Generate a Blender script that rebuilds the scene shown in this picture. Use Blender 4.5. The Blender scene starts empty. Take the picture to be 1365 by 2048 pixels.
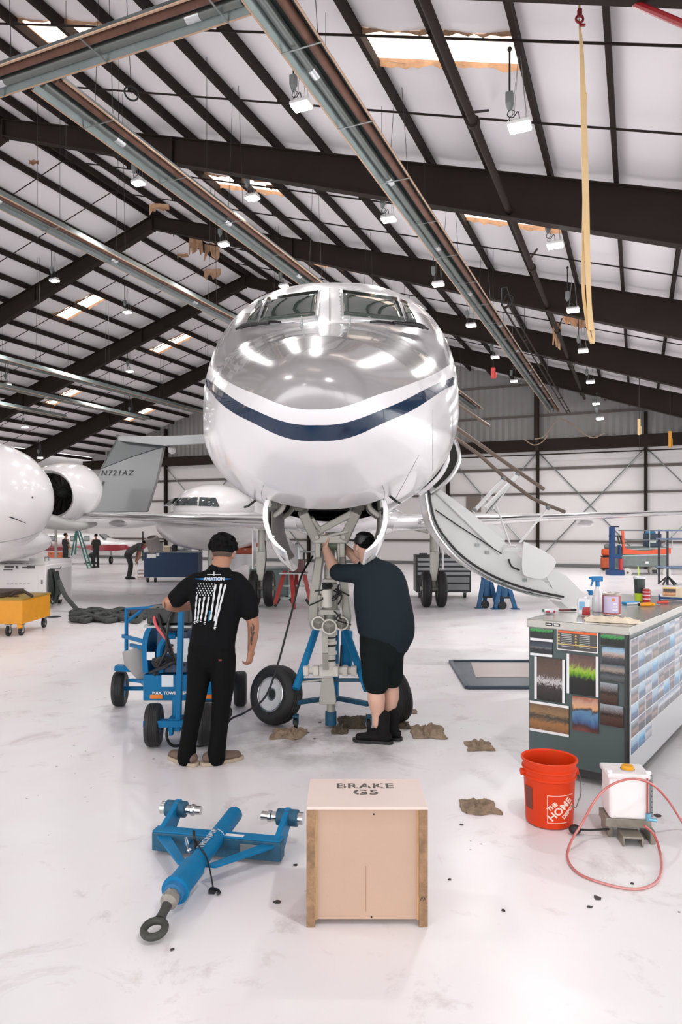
import bpy, math, random
from mathutils import Vector, Matrix, Euler
random.seed(7)
PI = math.pi
F = 1400.0; CX = 682.5; HY = 1059.0; CH = 1.75      # focal length in px, centre column, horizon row, camera height
# ---------------------------------------------------------------- camera
cam = bpy.data.objects.new('camera', bpy.data.cameras.new('camera'))
bpy.context.scene.collection.objects.link(cam)
cam.location = (0, 0, CH); cam.rotation_euler = (PI/2, 0, 0)
cam.data.sensor_fit = 'VERTICAL'; cam.data.sensor_height = 36; cam.data.lens = 36*F/2048
cam.data.shift_y = (HY-1024)/2048; cam.data.clip_end = 300
sc = bpy.context.scene; sc.camera = cam
sc.view_settings.view_transform = 'Standard'; sc.view_settings.look = 'None'
sc.view_settings.gamma = 1; sc.view_settings.use_curve_mapping = False
sc.view_settings.exposure = 1.12
# ---------------------------------------------------------------- daylight (the hangar doors behind and to the right are open)
w = bpy.data.worlds.new('sky'); sc.world = w; w.use_nodes = True
bg = w.node_tree.nodes['Background']; bg.inputs[0].default_value = (1.0, 0.992, 0.985, 1); bg.inputs[1].default_value = 1.5
LAMP_W = 40.0
def area(name, loc, rot, sx, sy, power, col=(1, 1, 1)):
    l = bpy.data.lights.new(name, 'AREA'); l.shape = 'RECTANGLE'; l.size = sx; l.size_y = sy; l.energy = power; l.color = col
    o = bpy.data.objects.new(name, l); o.location = loc; o.rotation_euler = rot
    sc.collection.objects.link(o); return o
# ---------------------------------------------------------------- helpers
def lin(c):
    return tuple((v/255/12.92 if v/255 <= .04045 else ((v/255+.055)/1.055)**2.4) for v in c)
MATS = {}
def mat(name, c, rough=.5, metal=0, coat=0, var=0, vscale=6, bump=0, bscale=40, emit=0, alpha=1, trans=0, spec=None, c2=None):
    if name in MATS: return MATS[name]
    m = bpy.data.materials.new(name); m.use_nodes = True; nt = m.node_tree; b = nt.nodes['Principled BSDF']
    col = lin(c)+(1,)
    b.inputs['Base Color'].default_value = col; b.inputs['Roughness'].default_value = rough
    b.inputs['Metallic'].default_value = metal; b.inputs['Coat Weight'].default_value = coat; b.inputs['Coat Roughness'].default_value = .05
    if spec is not None: b.inputs['Specular IOR Level'].default_value = spec
    tc = nt.nodes.new('ShaderNodeTexCoord')
    if var or c2:
        n = nt.nodes.new('ShaderNodeTexNoise'); n.inputs['Scale'].default_value = vscale; n.inputs['Detail'].default_value = 5
        nt.links.new(tc.outputs['Object'], n.inputs['Vector'])
        r = nt.nodes.new('ShaderNodeValToRGB'); r.color_ramp.elements[0].position = .3; r.color_ramp.elements[1].position = .7
        d = lin(c2) if c2 else tuple(v*(1-var) for v in col[:3])
        r.color_ramp.elements[0].color = d+(1,); r.color_ramp.elements[1].color = col
        nt.links.new(n.outputs['Fac'], r.inputs[0]); nt.links.new(r.outputs[0], b.inputs['Base Color'])
    if bump:
        n = nt.nodes.new('ShaderNodeTexNoise'); n.inputs['Scale'].default_value = bscale; n.inputs['Detail'].default_value = 4
        nt.links.new(tc.outputs['Object'], n.inputs['Vector'])
        bp = nt.nodes.new('ShaderNodeBump'); bp.inputs['Strength'].default_value = bump; bp.inputs['Distance'].default_value = .02
        nt.links.new(n.outputs['Fac'], bp.inputs['Height']); nt.links.new(bp.outputs[0], b.inputs['Normal'])
    if emit:
        b.inputs['Emission Color'].default_value = col; b.inputs['Emission Strength'].default_value = emit
    if trans: b.inputs['Transmission Weight'].default_value = trans
    if alpha < 1: b.inputs['Alpha'].default_value = alpha
    MATS[name] = m; return m
# shapes are (verts, faces)
def box(cx, cy, cz, sx, sy, sz, rz=0, rx=0, ry=0):
    v = [(x*sx/2, y*sy/2, z*sz/2) for x in (-1, 1) for y in (-1, 1) for z in (-1, 1)]
    R = Euler((rx, ry, rz)).to_matrix(); c = Vector((cx, cy, cz))
    return [tuple(R @ Vector(p)+c) for p in v], [(0, 1, 3, 2), (4, 6, 7, 5), (0, 4, 5, 1), (2, 3, 7, 6), (0, 2, 6, 4), (1, 5, 7, 3)]
def frame(d):
    d = Vector(d).normalized(); u = Vector((0, 0, 1)) if abs(d.z) < .95 else Vector((0, 1, 0))
    a = d.cross(u).normalized(); b = a.cross(d).normalized(); return a, b
def loft(rings, cap=True, closed=False):
    v = [tuple(p) for r in rings for p in r]; n = len(rings[0]); f = []
    m = len(rings)
    for i in range(m if closed else m-1):
        for j in range(n):
            a = i*n+j; b = i*n+(j+1) % n; c = ((i+1) % m)*n+(j+1) % n; d = ((i+1) % m)*n+j
            f.append((a, b, c, d))
    if cap and not closed:
        f.append(tuple(range(n))[::-1]); f.append(tuple(range((m-1)*n, m*n)))
    return v, f
def cyl(p1, p2, r1, r2=None, n=16, cap=True):
    p1 = Vector(p1); p2 = Vector(p2); r2 = r1 if r2 is None else r2
    a, b = frame(p2-p1)
    R = [[p+(a*math.cos(t)+b*math.sin(t))*r for t in [2*PI*k/n for k in range(n)]] for p, r in ((p1, r1), (p2, r2))]
    return loft(R, cap)
def beam(p1, p2, w, h, up=(0, 0, 1)):
    """rectangular bar between two points, w across, h along up"""
    p1 = Vector(p1); p2 = Vector(p2); d = (p2-p1).normalized(); u = Vector(up); a = d.cross(u)
    if a.length < 1e-4: a = d.cross(Vector((0, 1, 0)))
    a.normalize(); b = a.cross(d).normalized()
    return loft([[p+a*x*w/2+b*y*h/2 for x, y in ((-1, -1), (1, -1), (1, 1), (-1, 1))] for p in (p1, p2)])
def smoothpath(pts, k=6):
    pts = [Vector(p) for p in pts]; out = []
    for i in range(len(pts)-1):
        p0 = pts[max(i-1, 0)]; p1 = pts[i]; p2 = pts[i+1]; p3 = pts[min(i+2, len(pts)-1)]
        for j in range(k):
            t = j/k
            out.append(.5*((2*p1)+(-p0+p2)*t+(2*p0-5*p1+4*p2-p3)*t*t+(-p0+3*p1-3*p2+p3)*t**3))
    out.append(pts[-1]); return out
def tube(pts, r, n=8, closed=False, sm=0):
    if sm: pts = smoothpath(pts, sm)
    pts = [Vector(p) for p in pts]; m = len(pts); rings = []
    rr = r if isinstance(r, (list, tuple)) else [r]*m
    a = None
    for i, p in enumerate(pts):
        if closed: d = pts[(i+1) % m]-pts[i-1]
        else: d = pts[min(i+1, m-1)]-pts[max(i-1, 0)]
        if d.length < 1e-7: d = Vector((0, 0, 1))
        d.normalize()
        if a is None: a, b = frame(d)
        else:
            a = (a-d*a.dot(d)); a = a.normalized() if a.length > 1e-5 else frame(d)[0]; b = a.cross(d).normalized()
        q = rr[min(i, len(rr)-1)]
        rings.append([p+(a*math.cos(t)+b*math.sin(t))*q for t in [2*PI*k/n for k in range(n)]])
    return loft(rings, True, closed)
def lathe(prof, n=24, o=(0, 0, 0), axis=(0, 0, 1), cap=False):
    """prof: (radius, height along axis)"""
    o = Vector(o); d = Vector(axis).normalized(); a, b = frame(d)
    R = [[o+d*z+(a*math.cos(t)+b*math.sin(t))*max(r, 1e-4) for t in [2*PI*k/n for k in range(n)]] for r, z in prof]
    return loft(R, cap)
def sph(c, r, nu=16, nv=10):
    if not isinstance(r, (tuple, list)): r = (r, r, r)
    R = []
    for i in range(nv+1):
        ph = PI*i/nv; s = max(math.sin(ph), 1e-3)
        R.append([(c[0]+r[0]*s*math.cos(t), c[1]+r[1]*s*math.sin(t), c[2]-r[2]*math.cos(ph)) for t in [2*PI*k/nu for k in range(nu)]])
    return loft(R)
def prism(poly, origin, ax, ay, th):
    """2D polygon in plane (ax, ay) extruded by th along their normal, centred"""
    o = Vector(origin); ax = Vector(ax).normalized(); ay = Vector(ay).normalized(); nn = ax.cross(ay).normalized()
    return loft([[o+ax*x+ay*y+nn*s*th/2 for x, y in poly] for s in (-1, 1)])
def torus(c, R, r, axis=(0, 0, 1), n=32, m=10, squash=1):
    c = Vector(c); d = Vector(axis).normalized(); a, b = frame(d)
    return loft([[c+(a*math.cos(t)+b*math.sin(t))*(R+r*math.cos(q))+d*r*math.sin(q)*squash for q in [2*PI*k/m for k in range(m)]] for t in [2*PI*k/n for k in range(n)]], False, True)
def xf(s, M):
    return [tuple(M @ Vector(p)) for p in s[0]], s[1]
def trs(loc=(0, 0, 0), rz=0, rx=0, ry=0, sc_=1):
    return Matrix.Translation(loc) @ Euler((rx, ry, rz)).to_matrix().to_4x4() @ Matrix.Scale(sc_, 4)
def join(shapes):
    v = []; f = []
    for s in shapes:
        o = len(v); v += list(s[0]); f += [tuple(i+o for i in q) for q in s[1]]
    return v, f
def P(name, parent, m, *shapes, bev=0, sharp=35, smooth=True, loc=None, rot=None, label=None, segs=2):
    v, f = join(shapes)
    me = bpy.data.meshes.new(name); me.from_pydata([tuple(p) for p in v], [], f); me.update()
    import bmesh
    bm = bmesh.new(); bm.from_mesh(me); bmesh.ops.recalc_face_normals(bm, faces=bm.faces[:]); bm.to_mesh(me); bm.free()
    if m: 
        for q in (m if isinstance(m, (list, tuple)) else [m]): me.materials.append(q)
    if smooth:
        me.polygons.foreach_set('use_smooth', [True]*len(me.polygons)); me.set_sharp_from_angle(angle=math.radians(sharp))
    o = bpy.data.objects.new(name, me); sc.collection.objects.link(o)
    if parent: o.parent = parent
    if loc is not None: o.location = loc
    if rot is not None: o.rotation_euler = rot
    if bev:
        b = o.modifiers.new('bevel', 'BEVEL'); b.width = bev; b.segments = segs; b.limit_method = 'ANGLE'
    if label: o['label'] = label
    return o
def PE(name, parent, m, shapes, **k):      # one part per piece
    return [P(name, parent, m, s, **k) for s in shapes]
def tag(o, label, cat, group=None, kind=None):
    o['label'] = label; o['category'] = cat
    if group: o['group'] = group
    if kind: o['kind'] = kind
    return o
def T(name, label, cat, loc=(0, 0, 0), rz=0, group=None):
    o = bpy.data.objects.new(name, None); sc.collection.objects.link(o)
    o.location = loc; o.rotation_euler = (0, 0, rz); o.empty_display_size = .1
    return tag(o, label, cat, group)
def S(name, m, *shapes, **k):
    o = P(name, None, m, *shapes, **k); o['kind'] = 'structure'; return o
def dup(root, loc=None, rz=None, label=None, group=None, scale=None):
    def rec(o, par):
        c = o.copy(); sc.collection.objects.link(c)
        if par: c.parent = par
        for ch in kids.get(o.name, []): rec(ch, c)
        return c
    kids = {}
    for o in root.children_recursive: kids.setdefault(o.parent.name, []).append(o)
    r = rec(root, None)
    if loc is not None: r.location = loc
    if rz is not None: r.rotation_euler = (0, 0, rz)
    if label: r['label'] = label
    if group: r['group'] = group
    if scale: r.scale = scale
    return r
def text(s, size=1, depth=.002, align='CENTER', shear=0, bold=0, space=1):
    cu = bpy.data.curves.new('t', 'FONT'); cu.body = s; cu.size = size; cu.extrude = depth/2; cu.align_x = align; cu.align_y = 'CENTER'
    cu.shear = shear; cu.offset = bold; cu.space_character = space
    o = bpy.data.objects.new('t', cu); sc.collection.objects.link(o)
    dg = bpy.context.evaluated_depsgraph_get(); me = bpy.data.meshes.new_from_object(o.evaluated_get(dg))
    r = ([tuple(v.co) for v in me.vertices], [tuple(p.vertices) for p in me.polygons])
    bpy.data.objects.remove(o); bpy.data.meshes.remove(me); bpy.data.curves.remove(cu)
    return r
def at(px, py, Y):           # the point at depth Y seen at a pixel
    return Vector(((px-CX)/F*Y, Y, CH+(HY-py)/F*Y))
def fl(px, py, z=0.0):       # the point of the horizontal plane z seen at a pixel
    Y = (CH-z)*F/(py-HY); return Vector(((px-CX)/F*Y, Y, z))
# ================================================================ the hangar
CU, SU = .921, .390
def ab(a, b, z=0):           # hangar grid (a along the purlins, b across, right positive) to world
    return Vector((a*SU+b*CU, a*CU-b*SU, z))
RB, RZ, SL = -13.7, 11.56, .306
def roof_z(b): return RZ-SL*abs(b-RB)
BAY = 5.48; A1 = 12.08; AW = 34.0; AB = -15.0; BL, BR = -31.5, 9.5
FR = [A1+i*BAY for i in range(-2, 5)]
HROT = -math.atan2(SU, CU)
brown = mat('dark_brown_steel', (42, 32, 27), .75, 0, var=.2, vscale=2, spec=.25)
brown2 = mat('purlin_steel', (42, 32, 29), .75, var=.25, vscale=1.5, spec=.25)
insul = mat('white_insulation_facing', (243, 239, 242), .55, bump=.25, bscale=1.3)
wallm = mat('white_wall_liner', (226, 222, 222), .55, bump=.25, bscale=1.1, var=.06, vscale=.6)
galv = mat('galvanised_steel', (150, 156, 155), .35, .8, var=.2, vscale=5)
rust = mat('heater_tube_rust', (120, 84, 68), .5, .3, var=.4, vscale=4)
dark = mat('dark_rubber', (28, 28, 29), .6)
black = mat('black_paint', (22, 22, 23), .4)
white = mat('white_paint', (235, 233, 233), .35)
grey = mat('grey_paint', (120, 124, 124), .45)
chrome = mat('bright_metal', (205, 205, 205), .2, 1)
# floor: worn white coating
fm = bpy.data.materials.new('white_epoxy_floor'); fm.use_nodes = True; nt = fm.node_tree; pb = nt.nodes['Principled BSDF']
tc = nt.nodes.new('ShaderNodeTexCoord')
def noise(scale, detail=6, rough=.6, dist=0, vec=None):
    n = nt.nodes.new('ShaderNodeTexNoise'); n.inputs['Scale'].default_value = scale; n.inputs['Detail'].default_value = detail
    n.inputs['Roughness'].default_value = rough; n.inputs['Distortion'].default_value = dist
    nt.links.new(vec or tc.outputs['Object'], n.inputs['Vector']); return n
def ramp(src, stops):
    r = nt.nodes.new('ShaderNodeValToRGB'); e = r.color_ramp.elements
    while len(e) < len(stops): e.new(.5)
    for q, (p, c) in zip(e, stops): q.position = p; q.color = (c if len(c) == 4 else tuple(c)+(1,))
    nt.links.new(src, r.inputs[0]); return r
def mixc(fac, a, b, mode='MIX'):
    m = nt.nodes.new('ShaderNodeMix'); m.data_type = 'RGBA'; m.blend_type = mode
    for s, i in ((fac, 0), (a, 6), (b, 7)):
        if isinstance(s, (int, float)): m.inputs[i].default_value = s
        elif isinstance(s, tuple): m.inputs[i].default_value = s
        else: nt.links.new(s, m.inputs[i])
    return m.outputs[2]
base = ramp(noise(.9).outputs['Fac'], [(.3, lin((234, 226, 230))), (.7, lin((238, 238, 238)))])
dirt = ramp(noise(2.2, 9, .72, .6).outputs['Fac'], [(.56, (0, 0, 0)), (.75, (1, 1, 1))])
c1 = mixc(dirt.outputs[0], base.outputs[0], lin((196, 184, 184))+(1,))
# small chips and specks in the coating
vz = nt.nodes.new('ShaderNodeTexVoronoi'); vz.inputs['Scale'].default_value = 7; nt.links.new(tc.outputs['Object'], vz.inputs['Vector'])
mz = noise(30, 3); 
addn = nt.nodes.new('ShaderNodeMath'); addn.operation = 'MULTIPLY_ADD'; addn.inputs[1].default_value = .22; nt.links.new(mz.outputs['Fac'], addn.inputs[0]); nt.links.new(vz.outputs['Distance'], addn.inputs[2])
chip = ramp(addn.outputs[0], [(.15, (1, 1, 1)), (.17, (0, 0, 0))])
gate = ramp(noise(.7, 2).outputs['Fac'], [(.47, (0, 0, 0)), (.56, (1, 1, 1))])
cf = mixc(1.0, chip.outputs[0], gate.outputs[0], 'MULTIPLY')
c2 = mixc(cf, c1, lin((70, 62, 62))+(1,))
# dirt trodden in under the nose gear: an actual stained patch
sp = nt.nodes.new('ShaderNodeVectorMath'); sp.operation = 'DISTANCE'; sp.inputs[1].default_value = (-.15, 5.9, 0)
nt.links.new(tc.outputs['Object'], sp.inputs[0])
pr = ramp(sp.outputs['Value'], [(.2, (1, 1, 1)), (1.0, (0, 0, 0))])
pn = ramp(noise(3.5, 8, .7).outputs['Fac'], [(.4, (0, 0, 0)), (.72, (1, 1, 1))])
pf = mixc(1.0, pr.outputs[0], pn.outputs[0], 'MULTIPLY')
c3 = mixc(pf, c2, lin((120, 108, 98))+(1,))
nt.links.new(c3, pb.inputs['Base Color'])
rr = ramp(noise(1.3, 5).outputs['Fac'], [(.3, (.27,)*3), (.7, (.36,)*3)]); nt.links.new(rr.outputs[0], pb.inputs['Roughness'])
bpn = nt.nodes.new('ShaderNodeBump'); bpn.inputs['Strength'].default_value = .03; bpn.inputs['Distance'].default_value = .01
nt.links.new(noise(2.5, 3).outputs['Fac'], bpn.inputs['Height']); nt.links.new(bpn.outputs[0], pb.inputs['Normal'])
q = [ab(AB, BL), ab(AB, BR+4), ab(AW+.3, BR+4), ab(AW+.3, BL)]
S('floor', fm, ([tuple(p) for p in q]+[(p.x, p.y, -.2) for p in q], [(0, 1, 2, 3), (7, 6, 5, 4), (0, 4, 5, 1), (1, 5, 6, 2), (2, 6, 7, 3), (3, 7, 4, 0)]))

# purlin lines
PS = 1.03
pb_r = [RB+PS*k for k in range(1, 23)]; pb_l = [RB-PS*k for k in range(1, 18)]
SKYL = []                        # (bay index, b0, b1)
for bi in range(-3, 5):
    for b0 in (pb_r[9], pb_r[3]):
        SKYL.append((bi, b0, b0+2*PS))
    for b0 in (pb_l[5], pb_l[11]): SKYL.append((bi, b0, b0+2*PS))
def rp(a, b, dz=0): 
    p = ab(a, b); p.z = roof_z(b)+dz; return p
# ceiling: insulation facing sagging between the purlins, one surface with openings for the skylights
V = []; Fc = []
def quad(a0, a1, b0, b1):
    na, nb = 3, 5
    o = len(V)
    for i in range(na+1):
        for j in range(nb+1):
            a = a0+(a1-a0)*i/na; t = j/nb
            p = rp(a, b0+(b1-b0)*t, .03-.05*math.sin(PI*t)); V.append(tuple(p))
    for i in range(na):
        for j in range(nb):
            k = o+i*(nb+1)+j; Fc.append((k, k+1, k+nb+2, k+nb+1))
lines = sorted(pb_l)+[RB]+pb_r
a_s = A1-BAY-3.42
holes = [(A1+(bi-1)*BAY+2.06, A1+(bi-1)*BAY+2.76, b0, b1) for bi, b0, b1 in SKYL]
cuts = sorted({AB, AW+.2} | {h[0] for h in holes} | {h[1] for h in holes} | {f for f in FR if f < AW} | {A1-BAY*3})
for j in range(len(lines)-1):
    b0, b1 = lines[j], lines[j+1]; bm_ = (b0+b1)/2
    for i in range(len(cuts)-1):
        am = (cuts[i]+cuts[i+1])/2
        if any(h[0] < am < h[1] and h[2]-.1 < bm_ < h[3]+.1 for h in holes): continue
        quad(cuts[i], cuts[i+1], b0, b1)
S('ceiling', insul, (V, Fc), sharp=60)
n_trim = 0
def trim(m, *s, **k):
    global n_trim; n_trim += 1
    return S('trim_%d' % n_trim, m, *s, **k)
# purlins: C sections, one per line
for b in [RB-.12, RB+.12]+pb_l+pb_r:
    if b < BL or b > BR: continue
    z = roof_z(b)
    c = [(-.035, 0), (.035, 0), (.035, -.17), (-.035, -.17), (-.035, -.15), (.022, -.15), (.022, -.02), (-.035, -.02)]
    trim(brown2, loft([[ab(a, b+x, z+y) for x, y in c] for a in (AB, AW)]), sharp=20)
# rigid frames: tapered I sections with a peak plate
def rafter(a, b0, b1, d0, d1, fw=.1):
    """b0 at the ridge, b1 towards the eave"""
    sh = []
    N = 4
    def pt(b, off, da): p = ab(a+da, b); p.z = roof_z(b)-.19-off; return p
    for k in range(N):
        t0, t1 = k/N, (k+1)/N
        q0, q1 = b0+(b1-b0)*t0, b0+(b1-b0)*t1; e0, e1 = d0+(d1-d0)*t0, d0+(d1-d0)*t1
        for lo0, hi0, lo1, hi1, w in ((0, .02, 0, .02, fw), (.02, e0-.02, .02, e1-.02, .008), (e0-.02, e0, e1-.02, e1, fw)):
            sh.append(loft([[pt(q0, lo0, -w), pt(q0, lo0, w), pt(q0, hi0, w), pt(q0, hi0, -w)], [pt(q1, lo1, -w), pt(q1, lo1, w), pt(q1, hi1, w), pt(q1, hi1, -w)]]))
    return sh
for i, a in enumerate([A1-BAY*4, A1-BAY*3, A1-BAY*2]+FR[1:6]):
    sh = rafter(a, RB, BR, .4, 1.12)+rafter(a, RB, BL, .42, 1.05)
    for b, d in ((RB, .45), (-4.2, .66), (2, .86), (-8.9, .52), (-18.5, .55), (-25, .78)):
        p = ab(a, b, roof_z(b)-.19-d/2); sh.append(box(p.x, p.y, p.z, .03, .2, d, HROT))
    sh += [beam(ab(a, BR, 0), ab(a, BR, roof_z(BR)-.2), .3, .3), beam(ab(a, BL, 0), ab(a, BL, roof_z(BL)-.2), .3, .3)]
    trim(brown, *sh, sharp=25)
# sag rods between purlins
for f in [A1-BAY*2, A1-BAY*3]+FR[1:6]:
    for d in (1.83, 3.65):
        a = f-d
        trim(brown2, tube([rp(a, RB, -.24), rp(a, BR, -.24)], .016, 6), tube([rp(a, BL, -.24), rp(a, RB, -.24)], .014, 6),
             *[tube([rp(a, b, -.24), rp(a, b, -.16)], .022, 5) for b in pb_r[1:20:3]])
# skylights
sky_m = mat('skylight_fibreglass', (255, 243, 228), .5, emit=.75, c2=(246, 214, 184), vscale=2.5)
tan = mat('kraft_insulation_edge', (205, 165, 132), .8, var=.3, vscale=8)
for i, (h0, h1, b0, b1) in enumerate(holes):
    if h1 > AW: continue
    V2 = []; F2 = []; nn = 24
    for k in range(nn+1):
        aa = h0+(h1-h0)*k/nn; dz = .09+.012*math.cos(k*PI)
        V2 += [tuple(rp(aa, b0-.05, dz)), tuple(rp(aa, b1+.05, dz))]
    for k in range(nn): F2.append((2*k, 2*k+1, 2*k+3, 2*k+2))
    S('window_%d' % (i+1), sky_m, (V2, F2), smooth=False)
    # torn kraft edge round the opening
    def jag(a0, b0_, a1, b1_, n):
        r = []
        for k in range(n+1):
            t = k/n; a = a0+(a1-a0)*t; b = b0_+(b1_-b0_)*t
            r.append([rp(a, b, .05), rp(a+random.uniform(-.02, .02), b+random.uniform(-.02, .02), -.02-random.uniform(0, .07)), rp(a, b, .045)])
        return loft(r, False)
    trim(tan, jag(h0, b0, h0, b1, 20), jag(h1, b0, h1, b1, 20), jag(h0, b0, h1, b0, 8), jag(h0, b1, h1, b1, 8))
# walls
def wallquad(p, q, z0, zfun=None, n=1):
    return None
gb = [BL, RB, BR]
top = [tuple(ab(AW, b, roof_z(b)+.1)) for b in (BR, RB, BL)]; bot = [tuple(ab(AW, b, 0)) for b in (BL, BR)]
poly = bot+top
poly2 = [tuple(Vector(p)+ab(.2, 0)) for p in poly]
S('wall_back', wallm, (poly+poly2, [(0, 1, 2, 3, 4), (9, 8, 7, 6, 5)]+[(i, (i+1) % 5, 5+(i+1) % 5, 5+i) for i in range(5)]))
S('wall_left', wallm, loft([[ab(AB, BL, 0), ab(AB, BL-.2, 0), ab(AB, BL-.2, roof_z(BL)+.1), ab(AB, BL, roof_z(BL)+.1)], [ab(AW, BL, 0), ab(AW, BL-.2, 0), ab(AW, BL-.2, roof_z(BL)+.1), ab(AW, BL, roof_z(BL)+.1)]]))
# the upper gable is lined in grey corrugated sheet
gab = mat('grey_gable_sheet', (150, 148, 146), .5, .2, var=.15, vscale=.7)
sh = []
bb = -13.7
zg = 5.75
b = -30.0
rings = []
while b < 6.0:
    zt = roof_z(b)-.05
    if zt > zg:
        rings.append([ab(AW-.02-(.03 if int(round(b/.15)) % 2 else 0), b, zg), ab(AW-.02-(.03 if int(round(b/.15)) % 2 else 0), b, zt), ab(AW-.01, b, zt), ab(AW-.01, b, zg)])
    b += .15
trim(gab, loft(rings, False), smooth=False)
# girts, columns and braces of the back wall
for z, hh in ((1.2, .1), (3.43, .1), (4.6, .12), (7.1, .1), (8.6, .1)):
    bs = max(BL, RB-(RZ-z)/SL+.4); be = min(BR, RB+(RZ-z)/SL-.4)
    trim(mat('girt_steel', (92, 84, 80), .5), beam(ab(AW-.06, bs, z), ab(AW-.06, be, z), .08, hh))
trim(brown, beam(ab(AW-.3, BL, 5.7), ab(AW-.3, BR, 5.7), .35, .5))
trim(mat('baseboard_steel', (110, 110, 110), .4), beam(ab(AW-.04, BL, .08), ab(AW-.04, BR, .08), .05, .16))
for b in (-25.5, -20.5, -16.2, -8.6, -4.3, .35, 5):
    trim(brown, *[beam(ab(AW-.2+d, b, 0), ab(AW-.2+d, b, roof_z(b)-.3), .012 if d == 0 else .16, .2 if d == 0 else .015, up=ab(1, 0)) for d in (0,)],
         beam(ab(AW-.1, b, 0), ab(AW-.1, b, roof_z(b)-.3), .14, .015, up=ab(1, 0)), beam(ab(AW-.28, b, 0), ab(AW-.28, b, roof_z(b)-.3), .14, .015, up=ab(1, 0)))
for b0, b1 in ((-8.6, -4.3), (-4.3, .35), (.35, 5), (-16.2, -20.5), (-20.5, -25.5)):
    trim(galv, tube([ab(AW-.12, b0, 5.4), ab(AW-.12, b1, .3)], .03, 6), tube([ab(AW-.16, b1, 5.4), ab(AW-.16, b0, .3)], .03, 6))
# girder across the gable with hangers
trim(brown, tube([ab(AW-1.2, -12, 5.35), ab(AW-1.2, 5, 5.35)], .05, 8), tube([ab(AW-1.2, -12, 5.15), ab(AW-1.2, 8, 5.15)], .03, 8))
for b in (-4.2, 2.8):
    trim(brown, beam(ab(AW-1.5, b, 5.3), ab(AW-1.5, b, roof_z(b)-.6), .16, .12))
# ================================================================ hanging lamps
glow = mat('lamp_lens', (255, 255, 255), .5, emit=14)
def roof_hit(px, py, drop):
    """the point `drop` below the roof seen at a pixel"""
    t = (px-CX)/F; s = (HY-py)/F; k = CU*t-SU
    Yr = None
    for sg in (1, -1):            # right slope, left slope
        # CH+sY = RZ - SL*sg*(kY-RB) - drop
        den = s+SL*sg*k
        if abs(den) < 1e-4: continue
        Y = (RZ+SL*sg*RB-drop-CH)/den
        if Y > 3 and sg*(k*Y-RB) >= -.01 and (Yr is None or Y < Yr): Yr = Y
    if Yr is None: return None
    return Vector((t*Yr, Yr, CH+s*Yr))
lampd = [
 (603, 213, 'large bright high bay lamp above and left of the jet nose, below a cable box'), (1040, 255, 'bright high bay lamp below the large skylight at the upper right'),
 (277, 367, 'high bay lamp left of the dark second roof frame peak'), (505, 397, 'high bay lamp in front of the middle skylight, above the jet'),
 (778, 440, 'high bay lamp hanging above the right windscreen of the jet'), (448, 490, 'high bay lamp close to the torn insulation at the ridge'),
 (109, 562, 'lone high bay lamp on the dark left roof frame'), (1111, 492, 'high bay lamp just left of the hanging yellow strap'),
 (877, 570, 'high bay lamp right of the cockpit roof'), (255, 625, 'high bay lamp beside the left slope skylight'),
 (943, 652, 'high bay lamp on the roof frame right of the jet windscreen'), (1147, 622, 'high bay lamp among torn insulation near the strap end'),
 (991, 715, 'high bay lamp above a small red hanging tag'), (1167, 703, 'high bay lamp on the frame below the end of the yellow strap'),
 (1029, 763, 'high bay lamp left of the long tube heater lower end'), (1182, 765, 'high bay lamp highest of the right column of far lamps'),
 (1193, 808, 'far high bay lamp, middle of the right column over the gable'), (1201, 838, 'far high bay lamp, lowest of the right column over the gable'),
 (260, 743, 'high bay lamp left of the smaller left slope skylight'), (50, 855, 'far high bay lamp above the white engine cowl at the left edge'),
 (263, 832, 'far high bay lamp above the grey tail fin'), (80, 916, 'lowest far high bay lamp at the foot of the left roof frame'),
 (15, 770, 'high bay lamp cut by the left picture edge over the heaters'), (568, 573, 'high bay lamp peeping over the left of the cockpit roof')]
hb = None
for px, py, lab in lampd:
    p = roof_hit(px, py, 1.15)
    if p and p.x*SU+p.y*CU > 31.5: p = roof_hit(px, py, 1.9)
    if p is None: print('lamp none', px, py); continue
    top = p.z+1.0
    lab2 = lab
    if hb is None:
        hb = T('high_bay_lamp', lab2, 'ceiling lamp', p, HROT, 'high bay lamps under the roof')
        P('suspension_rod', hb, black, cyl((-.12, 0, 1.0), (-.12, 0, .42), .012, n=8), sph((-.12, 0, .98), .03, 8, 6))
        P('junction_box', hb, grey, box(-.12, 0, .38, .09, .09, .14), lathe([(.05, 0), (.03, -.06), (.01, -.08)], 10, (-.12, 0, .31)), bev=.01)
        PE('power_cord', hb, dark, [tube([(-.12, 0, .25), (-.15, .02, .19), (-.08, 0, .14), (-.02, 0, .2), (0, 0, .1)], .006, 6, sm=5), tube([(-.11, .02, .25), (-.06, 0, .2), (-.13, 0, .12), (-.05, 0, .06)], .005, 6, sm=5)])
        PE('hanger_wire', hb, grey, [cyl((x, y, .03), (x*.15, y*.15, .85), .003, n=5) for x in (-.09, .09) for y in (-.06, .06)])
        P('lamp_housing', hb, white, box(0, 0, .03, .27, .2, .04), *[box(-.12+.024*k, 0, .065, .007, .17, .035) for k in range(11)], bev=.006)
        P('lamp_lens', hb, glow, box(0, 0, -.004, .25, .18, .03), bev=.01)
        l = bpy.data.lights.new('lamp_light', 'AREA'); l.shape = 'RECTANGLE'; l.size = .25; l.size_y = .18; l.energy = LAMP_W; l.color = (1, .985, .97)
        lo = bpy.data.objects.new('lamp_light', l); sc.collection.objects.link(lo); lo.parent = hb; lo.location = (0, 0, -.02)
    else: dup(hb, p, HROT, lab2)
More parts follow.
